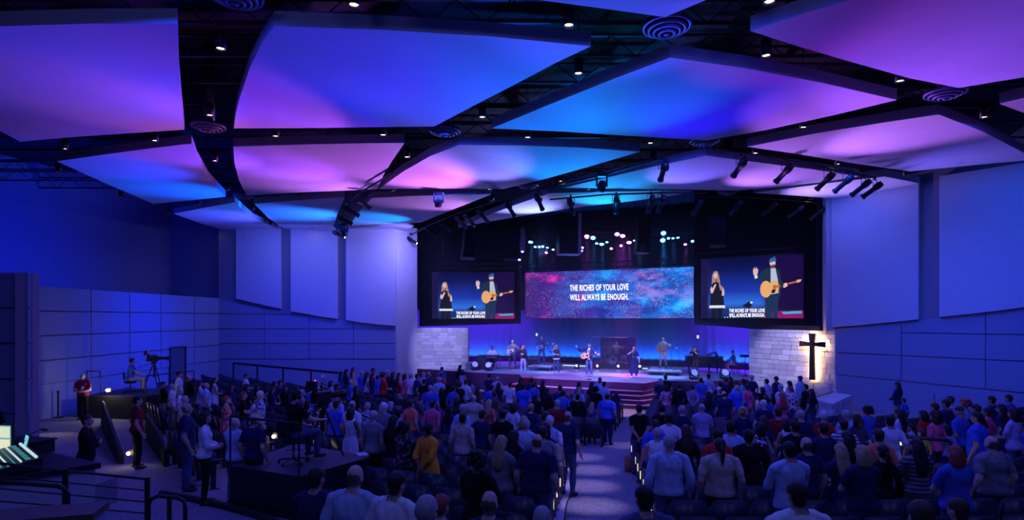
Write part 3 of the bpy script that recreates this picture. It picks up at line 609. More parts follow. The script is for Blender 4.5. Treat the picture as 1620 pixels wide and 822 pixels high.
side_screen(((1109 - 810) / F * 32.2, 32.2), ((1271 - 810) / F * 29.4, 29.4), CZ - 0.0, CZ + 3.25, 'right side screen showing a singer and a guitarist above lyrics')

# ------------------------------------------------------------------ backlit cross on the stone wall
u, z = WS.uz(1290.5, 565); cr = empty('wall_cross', WS.p(u, CZ - (600 - HY) / F * (WS.a.y + WS.d.y * u), 0.20), math.atan2(WS.d.y, WS.d.x), 'dark wooden cross with warm backlight on the stone wall', 'cross')
M['crosswood'] = mat('dark_cross', (0.05, 0.022, 0.018), 0.6, noise=0.2, scale=12)
Dc = WS.a.y + WS.d.y * u; hC = (600 - 527) / F * Dc; wC = 1.24
def flare(mb, a, b, w0, w1, dep):
    a, b = Vector(a), Vector(b); d = (b - a).normalized(); n = Vector((-d.z, 0, d.x))
    mb.extr([a - n * w0, b - n * w1, b + n * w1, a + n * w0], (0, -dep, 0))
mb = MB(); flare(mb, (0, 0, 0), (0, 0, hC * 0.76), 0.13, 0.11, 0.09); mb.build('cross_post', M['crosswood'], cr)
mb = MB(); flare(mb, (0, 0, hC * 0.75), (0, 0, hC), 0.11, 0.16, 0.09); mb.build('cross_post', M['crosswood'], cr)
for s in (-1, 1):
    mb = MB(); flare(mb, (0.0, 0, hC * 0.77), (s * wC / 2, 0, hC * 0.77), 0.08, 0.13, 0.088); mb.build('cross_arm', M['crosswood'], cr)
M['halo'] = emat('cross_backlight', (1.0, 0.60, 0.22), 75.0)
mb = MB(); mb.box((0, 0.03, hC / 2), (0.10, 0.03, hC - 0.10)); mb.build('back_light', M['halo'], cr)
mb = MB(); mb.box((0, 0.03, hC * 0.77), (wC - 0.10, 0.03, 0.10)); mb.build('back_light', M['halo'], cr)

# low stone block and glass rail at the right end of the stage
p0, p1, p2 = onz(1321, 668, 0.02), onz(1346, 655, 0.02), onz(1262, 660, 0.02)
TZ = 1.02
A = onz(1292.0, 631.5, TZ); Bq = onz(1318.5, 637.5, TZ); Cq = onz(1346, 624.5, TZ); Dq = onz(1321, 621.0, TZ)
mb = MB(); mb.prism([(v.x, v.y) for v in (A, Bq, Cq, Dq)], 0.0, TZ - 0.06); blk = mb.build('stone_plinth', M['mortar'], label='low stone block below the cross at the foot of the right wall', category='stone block')
for a, b in ((A, Bq), (Bq, Cq)):
    w = Wall((a.x, a.y), (b.x, b.y)); rr = random.Random(3); z = 0.0
    while z < TZ - 0.1:
        h = min(rr.uniform(0.14, 0.24), TZ - 0.06 - z); uu = 0.0
        while uu < w.L - 0.02:
            l = min(rr.uniform(0.22, 0.5), w.L - uu); inst('stone', rr.choice(STONE_ME), blk, w.p(uu + l / 2, z + h / 2, 0.02), math.atan2(w.d.y, w.d.x), (l - 0.012, 0.05, h - 0.012)); uu += l
        z += h
cc = (A + Bq + Cq + Dq) / 4; ex = [cc + (v - cc) * 1.06 for v in (A, Bq, Cq, Dq)]
mb = MB(); mb.prism([(v.x, v.y) for v in ex], TZ - 0.06, TZ); mb.build('coping', M['stone'][2], blk)
M['glass'] = bpy.data.materials.new('clear_glass'); M['glass'].use_nodes = True; _nt = M['glass'].node_tree
_tr = _nt.nodes.new('ShaderNodeBsdfTransparent'); _tr.inputs[0].default_value = (0.86, 0.90, 0.96, 1); _gl = _nt.nodes.new('ShaderNodeBsdfGlossy'); _gl.inputs['Roughness'].default_value = 0.05; _mx = _nt.nodes.new('ShaderNodeMixShader'); _mx.inputs[0].default_value = 0.07
_nt.links.new(_tr.outputs[0], _mx.inputs[1]); _nt.links.new(_gl.outputs[0], _mx.inputs[2]); _nt.links.new(_mx.outputs[0], _nt.nodes['Material Output'].inputs[0])
g0, g1 = onz(1291, 629, TZ), onz(1322, 620, TZ)
gl = empty('glass_rail', (g0.x, g0.y, TZ), math.atan2(g1.y - g0.y, g1.x - g0.x), 'clear glass guard panel on the stone block below the cross', 'glass rail')
Lg = (g1 - g0).length
mb = MB(); mb.box((Lg / 2, 0.1, 0.28), (Lg, 0.012, 0.56)); mb.build('glass_pane', M['glass'], gl)
mb = MB(); mb.box((Lg / 2, 0.1, 0.02), (Lg, 0.05, 0.04)); mb.build('base_channel', M['metal'], gl)
mb = MB(); mb.box((0.01, 0.1, 0.28), (0.03, 0.03, 0.56)); mb.build('post', M['metal'], gl)

# ------------------------------------------------------------------ rigging over the stage
def truss(name, a, b, lab, w=0.3, hang=True):
    a, b = Vector(a), Vector(b); d = b - a; L_ = d.length; r = empty(name, a, math.atan2(d.y, d.x), lab, 'truss', 'stage trusses')
    for dy in (-w / 2, w / 2):
        for dz_ in (0, w):
            mb = MB(); mb.tube([(0, dy, dz_), (L_, dy, dz_)], 0.025, 8); mb.build('chord', M['steel'], r)
    mb = MB(); n = int(L_ / 0.45)
    for dy in (-w / 2, w / 2): mb.tube([(L_ * i / n, dy, w * (i % 2)) for i in range(n + 1)], 0.012, 5)
    mb.build('web', M['steel'], r)
    if hang:
        for t in (0.08, 0.5, 0.92):
            mb = MB(); mb.tube([(L_ * t, 0, w), (L_ * t, 0, TOP - a.z)], 0.012, 6); mb.build('hanger', M['black'], r)
    return r
q = lambda px, py, D: P(px, py, D)
truss('lighting_truss', q(820, 426, 36.0), Vector((q(1105, 0, 32.3).x, 32.3, q(820, 426, 36.0).z)), 'dark lighting truss just above the wide centre screen')
truss('lighting_truss', q(815, 381, 38.0), Vector((q(1120, 0, 34.0).x, 34.0, q(815, 381, 38.0).z)), 'dark lighting truss carrying the coloured lamps over the stage')
truss('lighting_truss', q(1098, 410, 31.0), Vector((q(1262, 0, 28.0).x, 28.0, q(1098, 410, 31.0).z)), 'dark lighting truss above the right side screen')
truss('lighting_truss', q(690, 424, 37.2), Vector((q(826, 0, 37.2).x, 37.2, q(690, 424, 37.2).z)), 'dark lighting truss above the left side screen')
LC = {'b': (0.10, 0.45, 1.0), 'p': (0.55, 0.30, 1.0), 'k': (1.0, 0.22, 0.62), 'm': (1.0, 0.25, 0.95)}
for k, c in LC.items(): M['lens_' + k] = emat('stage_lens_' + k, c, 9.0)
SL = [(100, 170, 'b', 1), (137, 208, 'b', 0), (170, 208, 'b', 0), (198, 205, 'b', 0), (235, 215, 'b', 0), (283, 230, 'p', 0), (227, 255, 'k', 0), (33, 247, 'p', 0), (8, 312, 'p', 0), (520, 215, 'p', 0), (512, 240, 'p', 0), (557, 125, 'k', 1), (607, 135, 'b', 1),
      (637, 180, 'b', 0), (678, 187, 'b', 1), (720, 170, 'b', 0), (755, 222, 'k', 0), (803, 107, 'k', 1), (848, 120, 'k', 1), (835, 198, 'p', 0), (900, 173, 'm', 1), (945, 157, 'b', 0), (983, 157, 'b', 0), (1180, 97, 'b', 1), (1174, 155, 'b', 1), (1220, 138, 'b', 0),
      (1257, 138, 'b', 0), (1297, 133, 'b', 0), (1357, 188, 'k', 0), (1415, 162, 'b', 0), (1493, 135, 'm', 1)]
SL = [(820 + u / 5.137, 350 + v / 5.137, c, s) for u, v, c, s in SL]
def par(scale=1.0):
    a = MB(); a.lathe([(0.0, 0.26), (0.09, 0.25), (0.12, 0.12), (0.13, 0.0), (0.115, 0.0), (0.10, 0.05), (0.0, 0.05)], seg=16)
    b = MB(); b.lathe([(0.0, 0.012), (0.112, 0.014)], seg=16)
    y = MB(); y.tube([(-0.16, 0, 0.10), (-0.16, 0, 0.34), (0.16, 0, 0.34), (0.16, 0, 0.10)], 0.012, 6); y.box((0, 0, 0.39), (0.05, 0.05, 0.09))
    return a.mesh('housing', M['black'], True), {k: b.mesh('lens', M['lens_' + k]) for k in LC}, y.mesh('yoke', M['black'], True)
_ph, _pl, _py = par()
CN = {'b': 'blue', 'p': 'violet', 'k': 'pink', 'm': 'magenta'}; cnt = {}
for i, (px, py, c, s) in enumerate(sorted(SL)):
    D = 38.0 - (px - 815) / 305 * 4.0 - 0.3; p = q(px, py, D); cnt[c] = cnt.get(c, 0) + 1
    r = empty('stage_light', p, 0, '%s stage lamp over the stage, %s %s one from the left' % (CN[c], ordn(cnt[c] - 1), CN[c]), 'stage light', 'coloured lamps over the stage')
    tilt = (R(-38 + 10 * math.sin(i)), 0, R(-12)); sc_ = 1.35 if s else 0.8
    for nm, me in (('housing', _ph), ('lens', _pl[c]), ('yoke', _py)): inst(nm, me, r, (0, 0, 0), scale=sc_, rot=tilt if nm != 'yoke' else (0, 0, R(-12)))
    mb = MB(); mb.tube([(0, 0, 0.4 * sc_), (0, 0, TOP - p.z)], 0.012, 6); mb.build('drop_rod', M['black'], r)
    if s or i % 2 == 0:
        spot('stage_beam_%02d' % i, p + Vector((0, -0.1, -0.08)), (p.x * 0.85 + 0.6, D - 3.2, ST), {'b': (0.04, 0.28, 1.0), 'p': (0.25, 0.08, 1.0), 'k': (0.60, 0.08, 0.80), 'm': (0.55, 0.08, 1.0)}[c], 4200 if s else 2000, 18, 0.7, 0.08)
# ellipsoidal spotlights on curved pipes
def pipe(pts, lab):
    r = empty('lighting_pipe', (0, 0, 0), 0, lab, 'lighting pipe', 'curved lighting pipes')
    w = [onc(*p) for p in pts]; c0 = w[0]; r.location = (c0.x, c0.y, CEIL - 0.12)
    mb = MB(); mb.tube([(v.x - c0.x, v.y - c0.y, 0) for v in w], 0.035, 8); mb.build('pipe', M['black'], r)
    for v in w[::2]:
        mb = MB(); mb.tube([(v.x - c0.x, v.y - c0.y, 0), (v.x - c0.x, v.y - c0.y, TOP - CEIL + 0.12)], 0.012, 6); mb.build('hanger', M['black'], r)
pipe([(632, 378), (680, 352), (725, 333), (780, 315), (835, 300), (890, 287), (952, 272), (1010, 255), (1050, 243)], 'long curved black lighting pipe rising to the middle of the ceiling')
pipe([(1150, 232), (1182, 237), (1240, 246), (1300, 258), (1350, 268), (1385, 276)], 'curved black lighting pipe under the right ceiling panels')
pipe([(870, 311), (960, 303), (1050, 300), (1120, 301)], 'black lighting pipe along the middle of the stage header')
pipe([(1100, 306), (1180, 307), (1250, 312), (1300, 318)], 'black lighting pipe above the right side screen')
pipe([(533, 362), (536, 340), (548, 318), (565, 303), (590, 287), (622, 268)], 'short curved black lighting pipe left of the stage')
def ellipsoidal():
    b = MB(); b.lathe([(0.0, 0.30), (0.10, 0.28), (0.125, 0.12), (0.11, 0.0), (0.085, -0.05), (0.085, -0.42), (0.105, -0.44), (0.105, -0.50), (0.08, -0.50), (0.08, -0.45), (0.0, -0.45)], seg=14)
    y = MB(); y.tube([(-0.16, 0, 0.0), (-0.16, 0, 0.30), (0.16, 0, 0.30), (0.16, 0, 0.0)], 0.014, 6); y.box((0, 0, 0.36), (0.06, 0.07, 0.12))
    k = MB(); k.box((0.125, 0, 0.05), (0.05, 0.06, 0.12)); k.box((0.125, 0, -0.03), (0.03, 0.04, 0.08))
    mv = MB(); mv.lathe([(0.0, 0.20), (0.10, 0.18), (0.15, 0.05), (0.15, -0.16), (0.12, -0.22), (0.10, -0.20), (0.0, -0.20)], seg=16)
    mb2 = MB(); mb2.box((0, 0, 0.40), (0.30, 0.22, 0.14)); mb2.box((-0.18, 0, 0.18), (0.05, 0.12, 0.42)); mb2.box((0.18, 0, 0.18), (0.05, 0.12, 0.42))
    return b.mesh('barrel', M['black'], True), y.mesh('yoke', M['black'], True), k.mesh('knob', M['black']), mv.mesh('head', M['black'], True), mb2.mesh('arms', M['black'])
_eb, _ey, _ek, _mh, _mm = ellipsoidal()
M['lens_w'] = emat('spot_lens', (0.85, 0.95, 1.0), 16.0)
mb = MB(); mb.lathe([(0.0, -0.452), (0.078, -0.452)], seg=14); _el = mb.mesh('lens', M['lens_w'])
EL = [(650, 366, 'e', 1), (680, 350, 'e', 0), (703, 341, 'e', 1), (727, 333, 'e', 0), (740, 329, 'e', 1), (762, 322, 'e', 0), (805, 309, 'e', 0), (852, 297, 'e', 0), (903, 305, 'e', 0), (975, 301, 'e', 0), (1030, 300, 'e', 0), (1047, 300, 'e', 0), (1050, 243, 'e', 0), (1105, 306, 'e', 1), (1167, 307, 'e', 0), (1220, 310, 'e', 0), (1262, 314, 'e', 0), (1296, 318, 'e', 0),
      (1172, 236, 'e', 0), (1243, 247, 'e', 0), (1309, 260, 'e', 0), (1338, 265, 'e', 0), (1366, 272, 'e', 0), (1384, 276, 'e', 0), (952, 272, 'm', 0), (694, 300, 'm', 0), (570, 300, 'e', 0), (552, 314, 'e', 0), (542, 330, 'e', 1), (537, 344, 'e', 0), (534, 356, 'e', 1), (545, 352, 'm', 0)]
cnt = 0
for i, (px, py, k, lit) in enumerate(sorted(EL)):
    v = onc(px, py); r = empty('spotlight' if k == 'e' else 'moving_light', (v.x, v.y, CEIL - 0.5), 0, None, 'spotlight', 'spotlights on the ceiling pipes')
    side = 'left of the stage' if px < 600 else 'on the long curved pipe' if px < 860 or px in (1050,) else 'along the middle header' if px < 1060 else 'under the right panels' if py < 280 else 'above the right screen'
    tgt = Vector((5.0, 31.0, 2.0)) if px < 1290 else Vector((6.5, 30.0, 2.0)); d = tgt - Vector(r.location)
    rot = d.to_track_quat('-Z', 'Y').to_euler()
    if k == 'e':
        r['label'] = 'black %sspotlight %s, %s hanging light from the left' % ('lit ' if lit else '', side, ordn(i)); inst('barrel', _eb, r, rot=rot); inst('knob', _ek, r, rot=rot); inst('yoke', _ey, r, rz=rot.z)
        if lit: inst('lens', _el, r, rot=rot)
    else:
        r['label'] = 'round black moving head light %s, %s hanging light from the left' % (side, ordn(i)); inst('head', _mh, r, (0, 0, 0), rot=(R(15), R(10 * (-1) ** i), 0)); inst('arms', _mm, r)
        if px == 694:
            mb = MB(); mb.tube([(0, 0, 0.44), (0, 0, TOP - CEIL + 0.5)], 0.012, 6); mb.build('drop_rod', M['black'], r)
# loudspeaker arrays and hanging cabinets
def line_array(px, py0, py1, D, n, lab, curve=0.6, rz=R(15)):
    a = P(px, py0, D); hz = (py1 - py0) / F * D / n; r = empty('line_array', a, rz, lab, 'loudspeaker', 'hanging loudspeaker arrays')
    mb = MB(); mb.box((0, 0, 0), (0.82, 0.42, hz * 0.94), taper=0.97); me = mb.mesh('cabinet', mat('speaker_black', (0.02, 0.02, 0.035), 0.4))
    for i in range(n): inst('cabinet', me, r, (0, -0.0 + curve * (i / n) ** 2, -hz * (i + 0.5)), rot=(-curve * 0.55 * i / n, 0, 0))
    mb = MB(); mb.box((0, 0, 0.04), (0.9, 0.5, 0.06)); mb.build('fly_frame', M['steel'], r)
    mb = MB(); mb.tube([(0, 0, 0.05), (0, 0, TOP - a.z)], 0.015, 6); mb.build('hanger', M['black'], r)
line_array(812, 352, 410, 34.5, 9, 'tall dark hanging loudspeaker array left of the centre screen')
line_array(745, 345, 408, 33.5, 9, 'dark hanging loudspeaker array above the left side screen', rz=R(25))
line_array(1135, 345, 388, 29.5, 8, 'short dark hanging loudspeaker array right of the centre screen', rz=R(-20))
line_array(1018, 345, 400, 33.0, 8, 'dark hanging loudspeaker cluster behind the blue lamps', 0.3)
M['cab_pale'] = mat('pale_and_lit_panel', (0.55, 0.5, 0.6), 0.6)  # pale panel colour, also used as painted light on the box side
for (x0, x1, y0, y1, D, lab, both) in ((882, 917, 338, 402, 35.0, 'large hanging black loudspeaker box with a pale lit side', True), (822, 831, 360, 396, 36.0, 'narrow pale hanging panel left of the lamps', False)):
    a, b = P(x0, y1, D), P(x1, y0, D); w = b.x - a.x; h = b.z - a.z; r = empty('hanging_cabinet', ((a.x + b.x) / 2, D, a.z), R(8), lab, 'loudspeaker')
    mb = MB(); mb.box((0, 0, h / 2), (w, 0.9 if both else 0.1, h)); mb.build('box_body', M['black'] if both else M['cab_pale'], r)
    if both:
        mb = MB(); mb.box((w / 2 - 0.09, -0.46, h / 2), (0.2, 0.04, h)); mb.build('lit_side', M['cab_pale'], r)  # pale tone puts the light on this side into the colour
        mb = MB(); mb.box((0, 0, -0.02), (w, 0.9, 0.04)); mb.build('lit_base', mat('cyan_lit_base', (0.5, 0.7, 0.75), 0.5), r)  # cyan light on the underside, put into the colour
    mb = MB(); mb.tube([(0, 0, h), (0, 0, TOP - a.z)], 0.02, 6); mb.build('hanger', M['black'], r)
# small exit-style signs on the backdrop
M['sign'] = emat('small_sign', (0.9, 0.95, 1.0), 1.2)
def backdrop_D(px):                      # depth of the backdrop cloth under a pixel column
    k = (px - 810.0) / F
    for (ax, ay), (bx, by) in (((-8, 41.5), (0.4, 42.8)), ((0.4, 42.8), (12.2, 37.4)), ((12.2, 37.4), (17.3, 33.5))):
        t = (k * ay - ax) / ((bx - ax) - k * (by - ay))
        if 0 <= t <= 1: return ay + t * (by - ay)
    return 38.0
for px, py, w in ((849, 529, 'left of the drums'), (1104, 532.5, 'above the flute player')):
    p = P(px, py, backdrop_D(px) - 0.15); r = empty('wall_sign', p, R(-20), 'tiny white lit sign on the backdrop ' + w, 'sign', 'small backdrop signs')
    mb = MB(); mb.box((0, 0.03, 0), (0.17, 0.04, 0.24)); mb.build('sign_box', M['metal'], r); mb = MB(); mb.box((0, 0.0, 0.05), (0.13, 0.02, 0.09)); mb.box((0, 0.0, -0.06), (0.13, 0.02, 0.07)); mb.build('sign_face', M['sign'], r)
# floor wash for the cloth: battens along its foot
CYC = [(-8, 41.5), (0.4, 42.8), (12.2, 37.4), (17.3, 33.5)]
for j, (a, b) in enumerate(zip(CYC, CYC[1:])):
    a, b = Vector(a), Vector(b); d = (b - a).normalized(); n_ = Vector((d.y, -d.x)); L_ = (b - a).length; c = (a + b) / 2 + n_ * 0.22
    area('cyc_wash_%d' % j, (c.x, c.y, ST + 0.34), (c.x - n_.x * 0.35, c.y - n_.y * 0.35, ST + 1.6), (0.01, 0.15, 1.0), 60 * L_, L_ - 0.8, 0.06, 120)
    c = (a + b) / 2 + n_ * 1.4
    area('cyc_top_%d' % j, (c.x, c.y, CZ + 0.9), (c.x - n_.x * 1.4, c.y - n_.y * 1.4, ST + 1.0), (0.16, 0.02, 1.0), 70 * L_, L_ - 0.8, 0.1, 120)
# ------------------------------------------------------------------ people: one continuous body each, clothes and hair as children
M['skin'] = [mat('skin_%d' % i, c, 0.55, spec=0.3) for i, c in enumerate([(0.62, 0.40, 0.32), (0.50, 0.30, 0.23), (0.22, 0.12, 0.085), (0.68, 0.46, 0.38)])]
M['shoe'] = mat('shoe_leather', (0.03, 0.028, 0.03), 0.5)
M['shoe_white'] = mat('shoe_white', (0.75, 0.75, 0.75), 0.6)
M['eye'] = mat('eye_dark', (0.02, 0.015, 0.012), 0.3)
M['lip'] = mat('lip', (0.42, 0.16, 0.15), 0.5)
HAIRC = {'dark': (0.012, 0.009, 0.008), 'brown': (0.045, 0.024, 0.014), 'grey': (0.36, 0.35, 0.36), 'white': (0.62, 0.61, 0.62), 'blond': (0.42, 0.28, 0.14), 'red': (0.30, 0.06, 0.04), 'thin': (0.16, 0.10, 0.075)}
for k, c in HAIRC.items(): M['hair_' + k] = mat('hair_' + k, c, 0.6, noise=0.25, scale=60)

def ik(s, w, l1, l2, hint):
    s, w = Vector(s), Vector(w); d = w - s; L = min(d.length, (l1 + l2) * 0.995); u = d.normalized()
    a = (l1 * l1 - l2 * l2 + L * L) / (2 * L); h = math.sqrt(max(0, l1 * l1 - a * a))
    hv = Vector(hint); hv = hv - u * hv.dot(u); hv.normalize()
    return s + u * a + hv * h, s + u * L

class Body: pass
VOX = 0.0115
def make_body(name, sex='m', arms=None, legs='stand', lean=0, head=(0, 0), wide=1.0, seat=0.46, fingers=0.020, spread=0.0):
    """arms: dict side-> (wrist xyz, elbow hint, palm direction or None); side +1 is the person's right (+x), person faces +y"""
    B = Body(); B.name = name; fm = sex == 'f'
    k = (0.90 if fm else 1.0) * wide
    mb = MB(); segs = []
    hipz = 0.93 if legs == 'stand' else seat + 0.10
    dz = hipz - 0.93
    lm = Matrix.Translation((0, 0, hipz)) @ Matrix.Rotation(R(-lean), 4, 'X') @ Matrix.Translation((0, 0, -0.93))    # upright torso frame -> body
    # torso rings
    hipw = 0.185 if fm else 0.170; sh = 0.165 if fm else 0.190
    rings = [(0.80, 0.085 * k, 0.07 * k, -0.005), (0.86, hipw * 0.92 * k, 0.115 * k, -0.01), (0.94, hipw * k, 0.125 * k, -0.012), (1.02, (0.155 if fm else 0.160) * k, 0.112 * k * (1.1 if wide > 1.1 else 1), 0.0), (1.09, (0.128 if fm else 0.150) * k, 0.10 * k * (1.22 if wide > 1.1 else 1), 0.005),
             (1.20, (0.142 if fm else 0.163) * k, 0.108 * k, 0.005), (1.30, (0.155 if fm else 0.178) * k, (0.125 if fm else 0.12) * k, 0.012 if fm else 0.006), (1.38, (0.16 if fm else 0.185) * k, 0.105 * k, 0.0), (1.44, 0.145 * k, 0.08 * k, -0.005), (1.485, 0.075, 0.062, -0.005), (1.50, 0.055, 0.052, 0.0)]
    n = 24; base = len(mb.v)
    for z, rx, ry, cy in rings:
        for i in range(n):
            a = 2 * math.pi * i / n; mb.v.append(tuple(lm @ Vector((rx * math.cos(a), cy + ry * math.sin(a), z))))
    for j in range(len(rings) - 1):
        for i in range(n): mb.f.append((base + j * n + i, base + j * n + (i + 1) % n, base + (j + 1) * n + (i + 1) % n, base + (j + 1) * n + i)); mb.mi.append(0)
    mb.f.append(tuple(base + i for i in range(n))[::-1]); mb.f.append(tuple(base + (len(rings) - 1) * n + i for i in range(n))); mb.mi += [0, 0]
    B.lm = lm; B.lmi = lm.inverted()
    def limb(a, b, ra, rb, nm, mid=None):
        a, b = Vector(a), Vector(b)
        pts = [a + (b - a) * t for t in (0, 0.25, 0.5, 0.75, 1)]
        rs = [ra + (rb - ra) * t for t in (0, 0.25, 0.5, 0.75, 1)]
        if mid: rs[1] = max(rs[1], mid); rs[2] = max(rs[2], mid * 0.94)
        mb.tube(pts, rs, 12); mb.ball(a, ra * 1.0, 12, 8); mb.ball(b, rb * 1.0, 12, 8)
        segs.append((nm, a, b, ra, rb))
    # legs
    for s in (-1, 1):
        hip = Vector((0.088 * s * k, -0.005, hipz - 0.02))
        if legs == 'stand': knee = Vector((0.105 * s + spread * s * 0.5, 0.02, 0.50)); ank = Vector((0.11 * s + spread * s, -0.02, 0.085))
        elif legs == 'sit': knee = Vector((0.15 * s, 0.42, hipz + 0.0)); ank = Vector((0.15 * s, 0.40, max(0.085, hipz - 0.43)))
        else: knee = Vector((0.16 * s, 0.40, hipz - 0.04)); ank = Vector((0.13 * s, 0.18, max(0.085, hipz - 0.40)))
        limb(hip, knee, 0.088 * k, 0.056 * k, 'thigh'); limb(knee, ank, 0.055 * k, 0.038, 'shin', 0.058 * k)
        toe = ank + Vector((0.03 * s, 0.17, -0.045)); heel = ank + Vector((0, -0.04, -0.04))
        mb.tube([heel, ank + Vector((0, 0.03, -0.035)), toe - Vector((0, 0.05, 0)), toe], [0.034, 0.045, 0.042, 0.026], 12); mb.ball(heel, 0.034); mb.ball(toe, 0.027); segs.append(('foot', heel, toe, 0.04, 0.035))
    # arms and hands
    arms = arms or {}
    for s in (-1, 1):
        w, hint, fdir = arms.get(s, ((0.27 * s * max(1, wide), 0.03, 0.90), (0.3 * s, -1, 0), None))
        S = Vector((sh * s * k, -0.005, 1.395))
        el, wr = ik(S, w, 0.285, 0.255, hint)
        q0, q1 = lm @ Vector((0.035 * s, -0.012, 1.475)), lm @ Vector((sh * s * k * 0.97, -0.008, 1.40))
        mb.tube([q0, q0 + (q1 - q0) * 0.5, q1], [0.05, 0.052 * k, 0.05 * k], 12); mb.ball(q0, 0.05); mb.ball(q1, 0.05 * k)
        S, el, wr = lm @ S, lm @ el, lm @ wr
        limb(S, el, 0.054 * k, 0.043 * k, 'uparm'); limb(el, wr, 0.042 * k, 0.027, 'forearm', 0.043 * k)
        fd = (lm.to_3x3() @ Vector(fdir)).normalized() if fdir else (wr - el).normalized()
        side = fd.cross(Vector((0, 1, 0)) if abs(fd.y) < 0.8 else Vector((0, 0, 1))).normalized(); up = side.cross(fd)
        if fdir is None and abs(fd.z) > 0.7: side, up = Vector((0, 1, 0)), Vector((-s, 0, 0))       # hanging hand: palm to the thigh
        mt = Matrix((side, fd, up)).transposed().to_4x4()
        pc = wr + fd * 0.055; mb.ball(pc, (0.042, 0.056, 0.019), 12, 8, mtx=mt); segs.append(('hand', wr, wr + fd * 0.17, 0.035, 0.03))
        for i, (off, ln) in enumerate(((-0.03, 0.062), (-0.01, 0.078), (0.01, 0.084), (0.03, 0.074))):
            b0 = wr + fd * 0.085 + side * (off * fingers / 0.020 * 0.95); b1 = b0 + fd * ln * 0.55 + side * off * (fingers / 0.02 - 0.9); b2 = b1 + fd * ln * 0.42 - up * 0.018
            mb.tube([b0 - fd * 0.03, b0, b1, b2], [0.010, 0.0098, 0.0092, 0.008], 8); mb.ball(b2, 0.008, 8, 6)
        t0 = wr + fd * 0.03 + side * 0.03; t1 = t0 + side * 0.035 + fd * 0.028; t2 = t1 + fd * 0.035 + side * 0.006
        mb.tube([t0, t1, t2], [0.013, 0.0115, 0.009], 8); mb.ball(t2, 0.009, 8, 6)
        setattr(B, 'hand_r' if s > 0 else 'hand_l', (wr, fd, pc))
    # neck and head
    hm = lm @ Matrix.Translation((0, 0, 1.52)) @ Matrix.Rotation(R(head[0]), 4, 'Z') @ Matrix.Rotation(R(head[1]), 4, 'X') @ Matrix.Translation((0, 0, -1.52))
    B.hm = hm; B.hmi = hm.inverted()
    nk = 0.046 if fm else 0.055; a, b = lm @ Vector((0, -0.008, 1.46)), hm @ Vector((0, 0.0, 1.60)); mb.tube([a, b], nk, 14); segs.append(('neck', a, b, nk, nk))
    h3 = hm.to_3x3().to_4x4()
    for c, r_ in (((0, 0.005, 1.652), (0.074, 0.092, 0.096)), ((0, 0.030, 1.600), (0.062, 0.068, 0.075)), ((0, 0.052, 1.560), (0.042, 0.044, 0.034)), ((0, 0.078, 1.632), (0.05, 0.02, 0.018)),
                  ((0, 0.106, 1.607), (0.014, 0.019, 0.017)), ((0, 0.097, 1.622), (0.010, 0.014, 0.026)), ((0.034, 0.076, 1.598), (0.020, 0.016, 0.02)), ((-0.034, 0.076, 1.598), (0.020, 0.016, 0.02)),
                  ((0.076, -0.002, 1.615), (0.012, 0.021, 0.031)), ((-0.076, -0.002, 1.615), (0.012, 0.021, 0.031)), ((0, 0.088, 1.570), (0.022, 0.010, 0.012))):
        mb.ball(hm @ Vector(c), r_, 16, 12, mtx=h3)
    segs.append(('head', hm @ Vector((0, 0.0, 1.60)), hm @ Vector((0, 0.005, 1.67)), 0.085, 0.085))
    segs.append(('torso', lm @ Vector((0, 0, 0.92)), lm @ Vector((0, 0, 1.40)), 0.15 * k, 0.15 * k))
    # voxel union into one surface
    me = mb.mesh('tmp', M['skin'][0]); o = bpy.data.objects.new('tmp', me); COL.objects.link(o)
    rm = o.modifiers.new('r', 'REMESH'); rm.mode = 'VOXEL'; rm.voxel_size = VOX; rm.adaptivity = 0.0
    sm = o.modifiers.new('s', 'SMOOTH'); sm.factor = 0.5; sm.iterations = 3
    dg = bpy.context.evaluated_depsgraph_get(); ev = o.evaluated_get(dg); out = bpy.data.meshes.new_from_object(ev)
    nv = len(out.vertices); co = np.empty(nv * 3, np.float32); out.vertices.foreach_get('co', co); co = co.reshape(-1, 3)
    no = np.empty(nv * 3, np.float32); out.vertex_normals.foreach_get('vector', no); no = no.reshape(-1, 3)
    nf = len(out.polygons); ls = np.empty(nf, np.int32); lt = np.empty(nf, np.int32); out.polygons.foreach_get('loop_start', ls); out.polygons.foreach_get('loop_total', lt)
    li = np.empty(len(out.loops), np.int32); out.loops.foreach_get('vertex_index', li)
    faces = np.stack([li[ls + i] for i in range(4)], 1) if (lt == 4).all() else None
    if faces is None: faces = np.array([[li[s_ + min(i, t_ - 1)] for i in range(4)] for s_, t_ in zip(ls, lt)])
    bpy.data.objects.remove(o); bpy.data.meshes.remove(me); bpy.data.meshes.remove(out)
    # classify
    names = sorted(set(x[0] for x in segs)); best = np.full(nv, 9.9); reg = np.zeros(nv, np.int32); tt = np.zeros(nv)
    for nm, a, b, ra, rb in segs:
        a_, b_ = np.array(a), np.array(b); d = b_ - a_; t = np.clip(((co - a_) @ d) / (d @ d), 0, 1)
        dist = np.linalg.norm(co - (a_ + t[:, None] * d), axis=1) / (ra + (rb - ra) * t) if nm in ('torso',) else (np.linalg.norm(co - (a_ + t[:, None] * d), axis=1) - (ra + (rb - ra) * t)) * 8 + 1
        m_ = dist < best; best[m_] = dist[m_]; reg[m_] = names.index(nm); tt[m_] = t[m_]
    B.co, B.no, B.faces, B.names, B.reg, B.t = co, no, faces, names, reg, tt
    lmi = np.array(B.lmi); B.up = co @ lmi[:3, :3].T + lmi[:3, 3]         # coordinates in the upright torso frame
    hmi = np.array(B.hmi); B.hd = co @ hmi[:3, :3].T + hmi[:3, 3]
    B.legs = legs; B.dz = dz; B.sex = sex; B.k = k
    def R_(nm): return reg == names.index(nm)
    B.R = R_
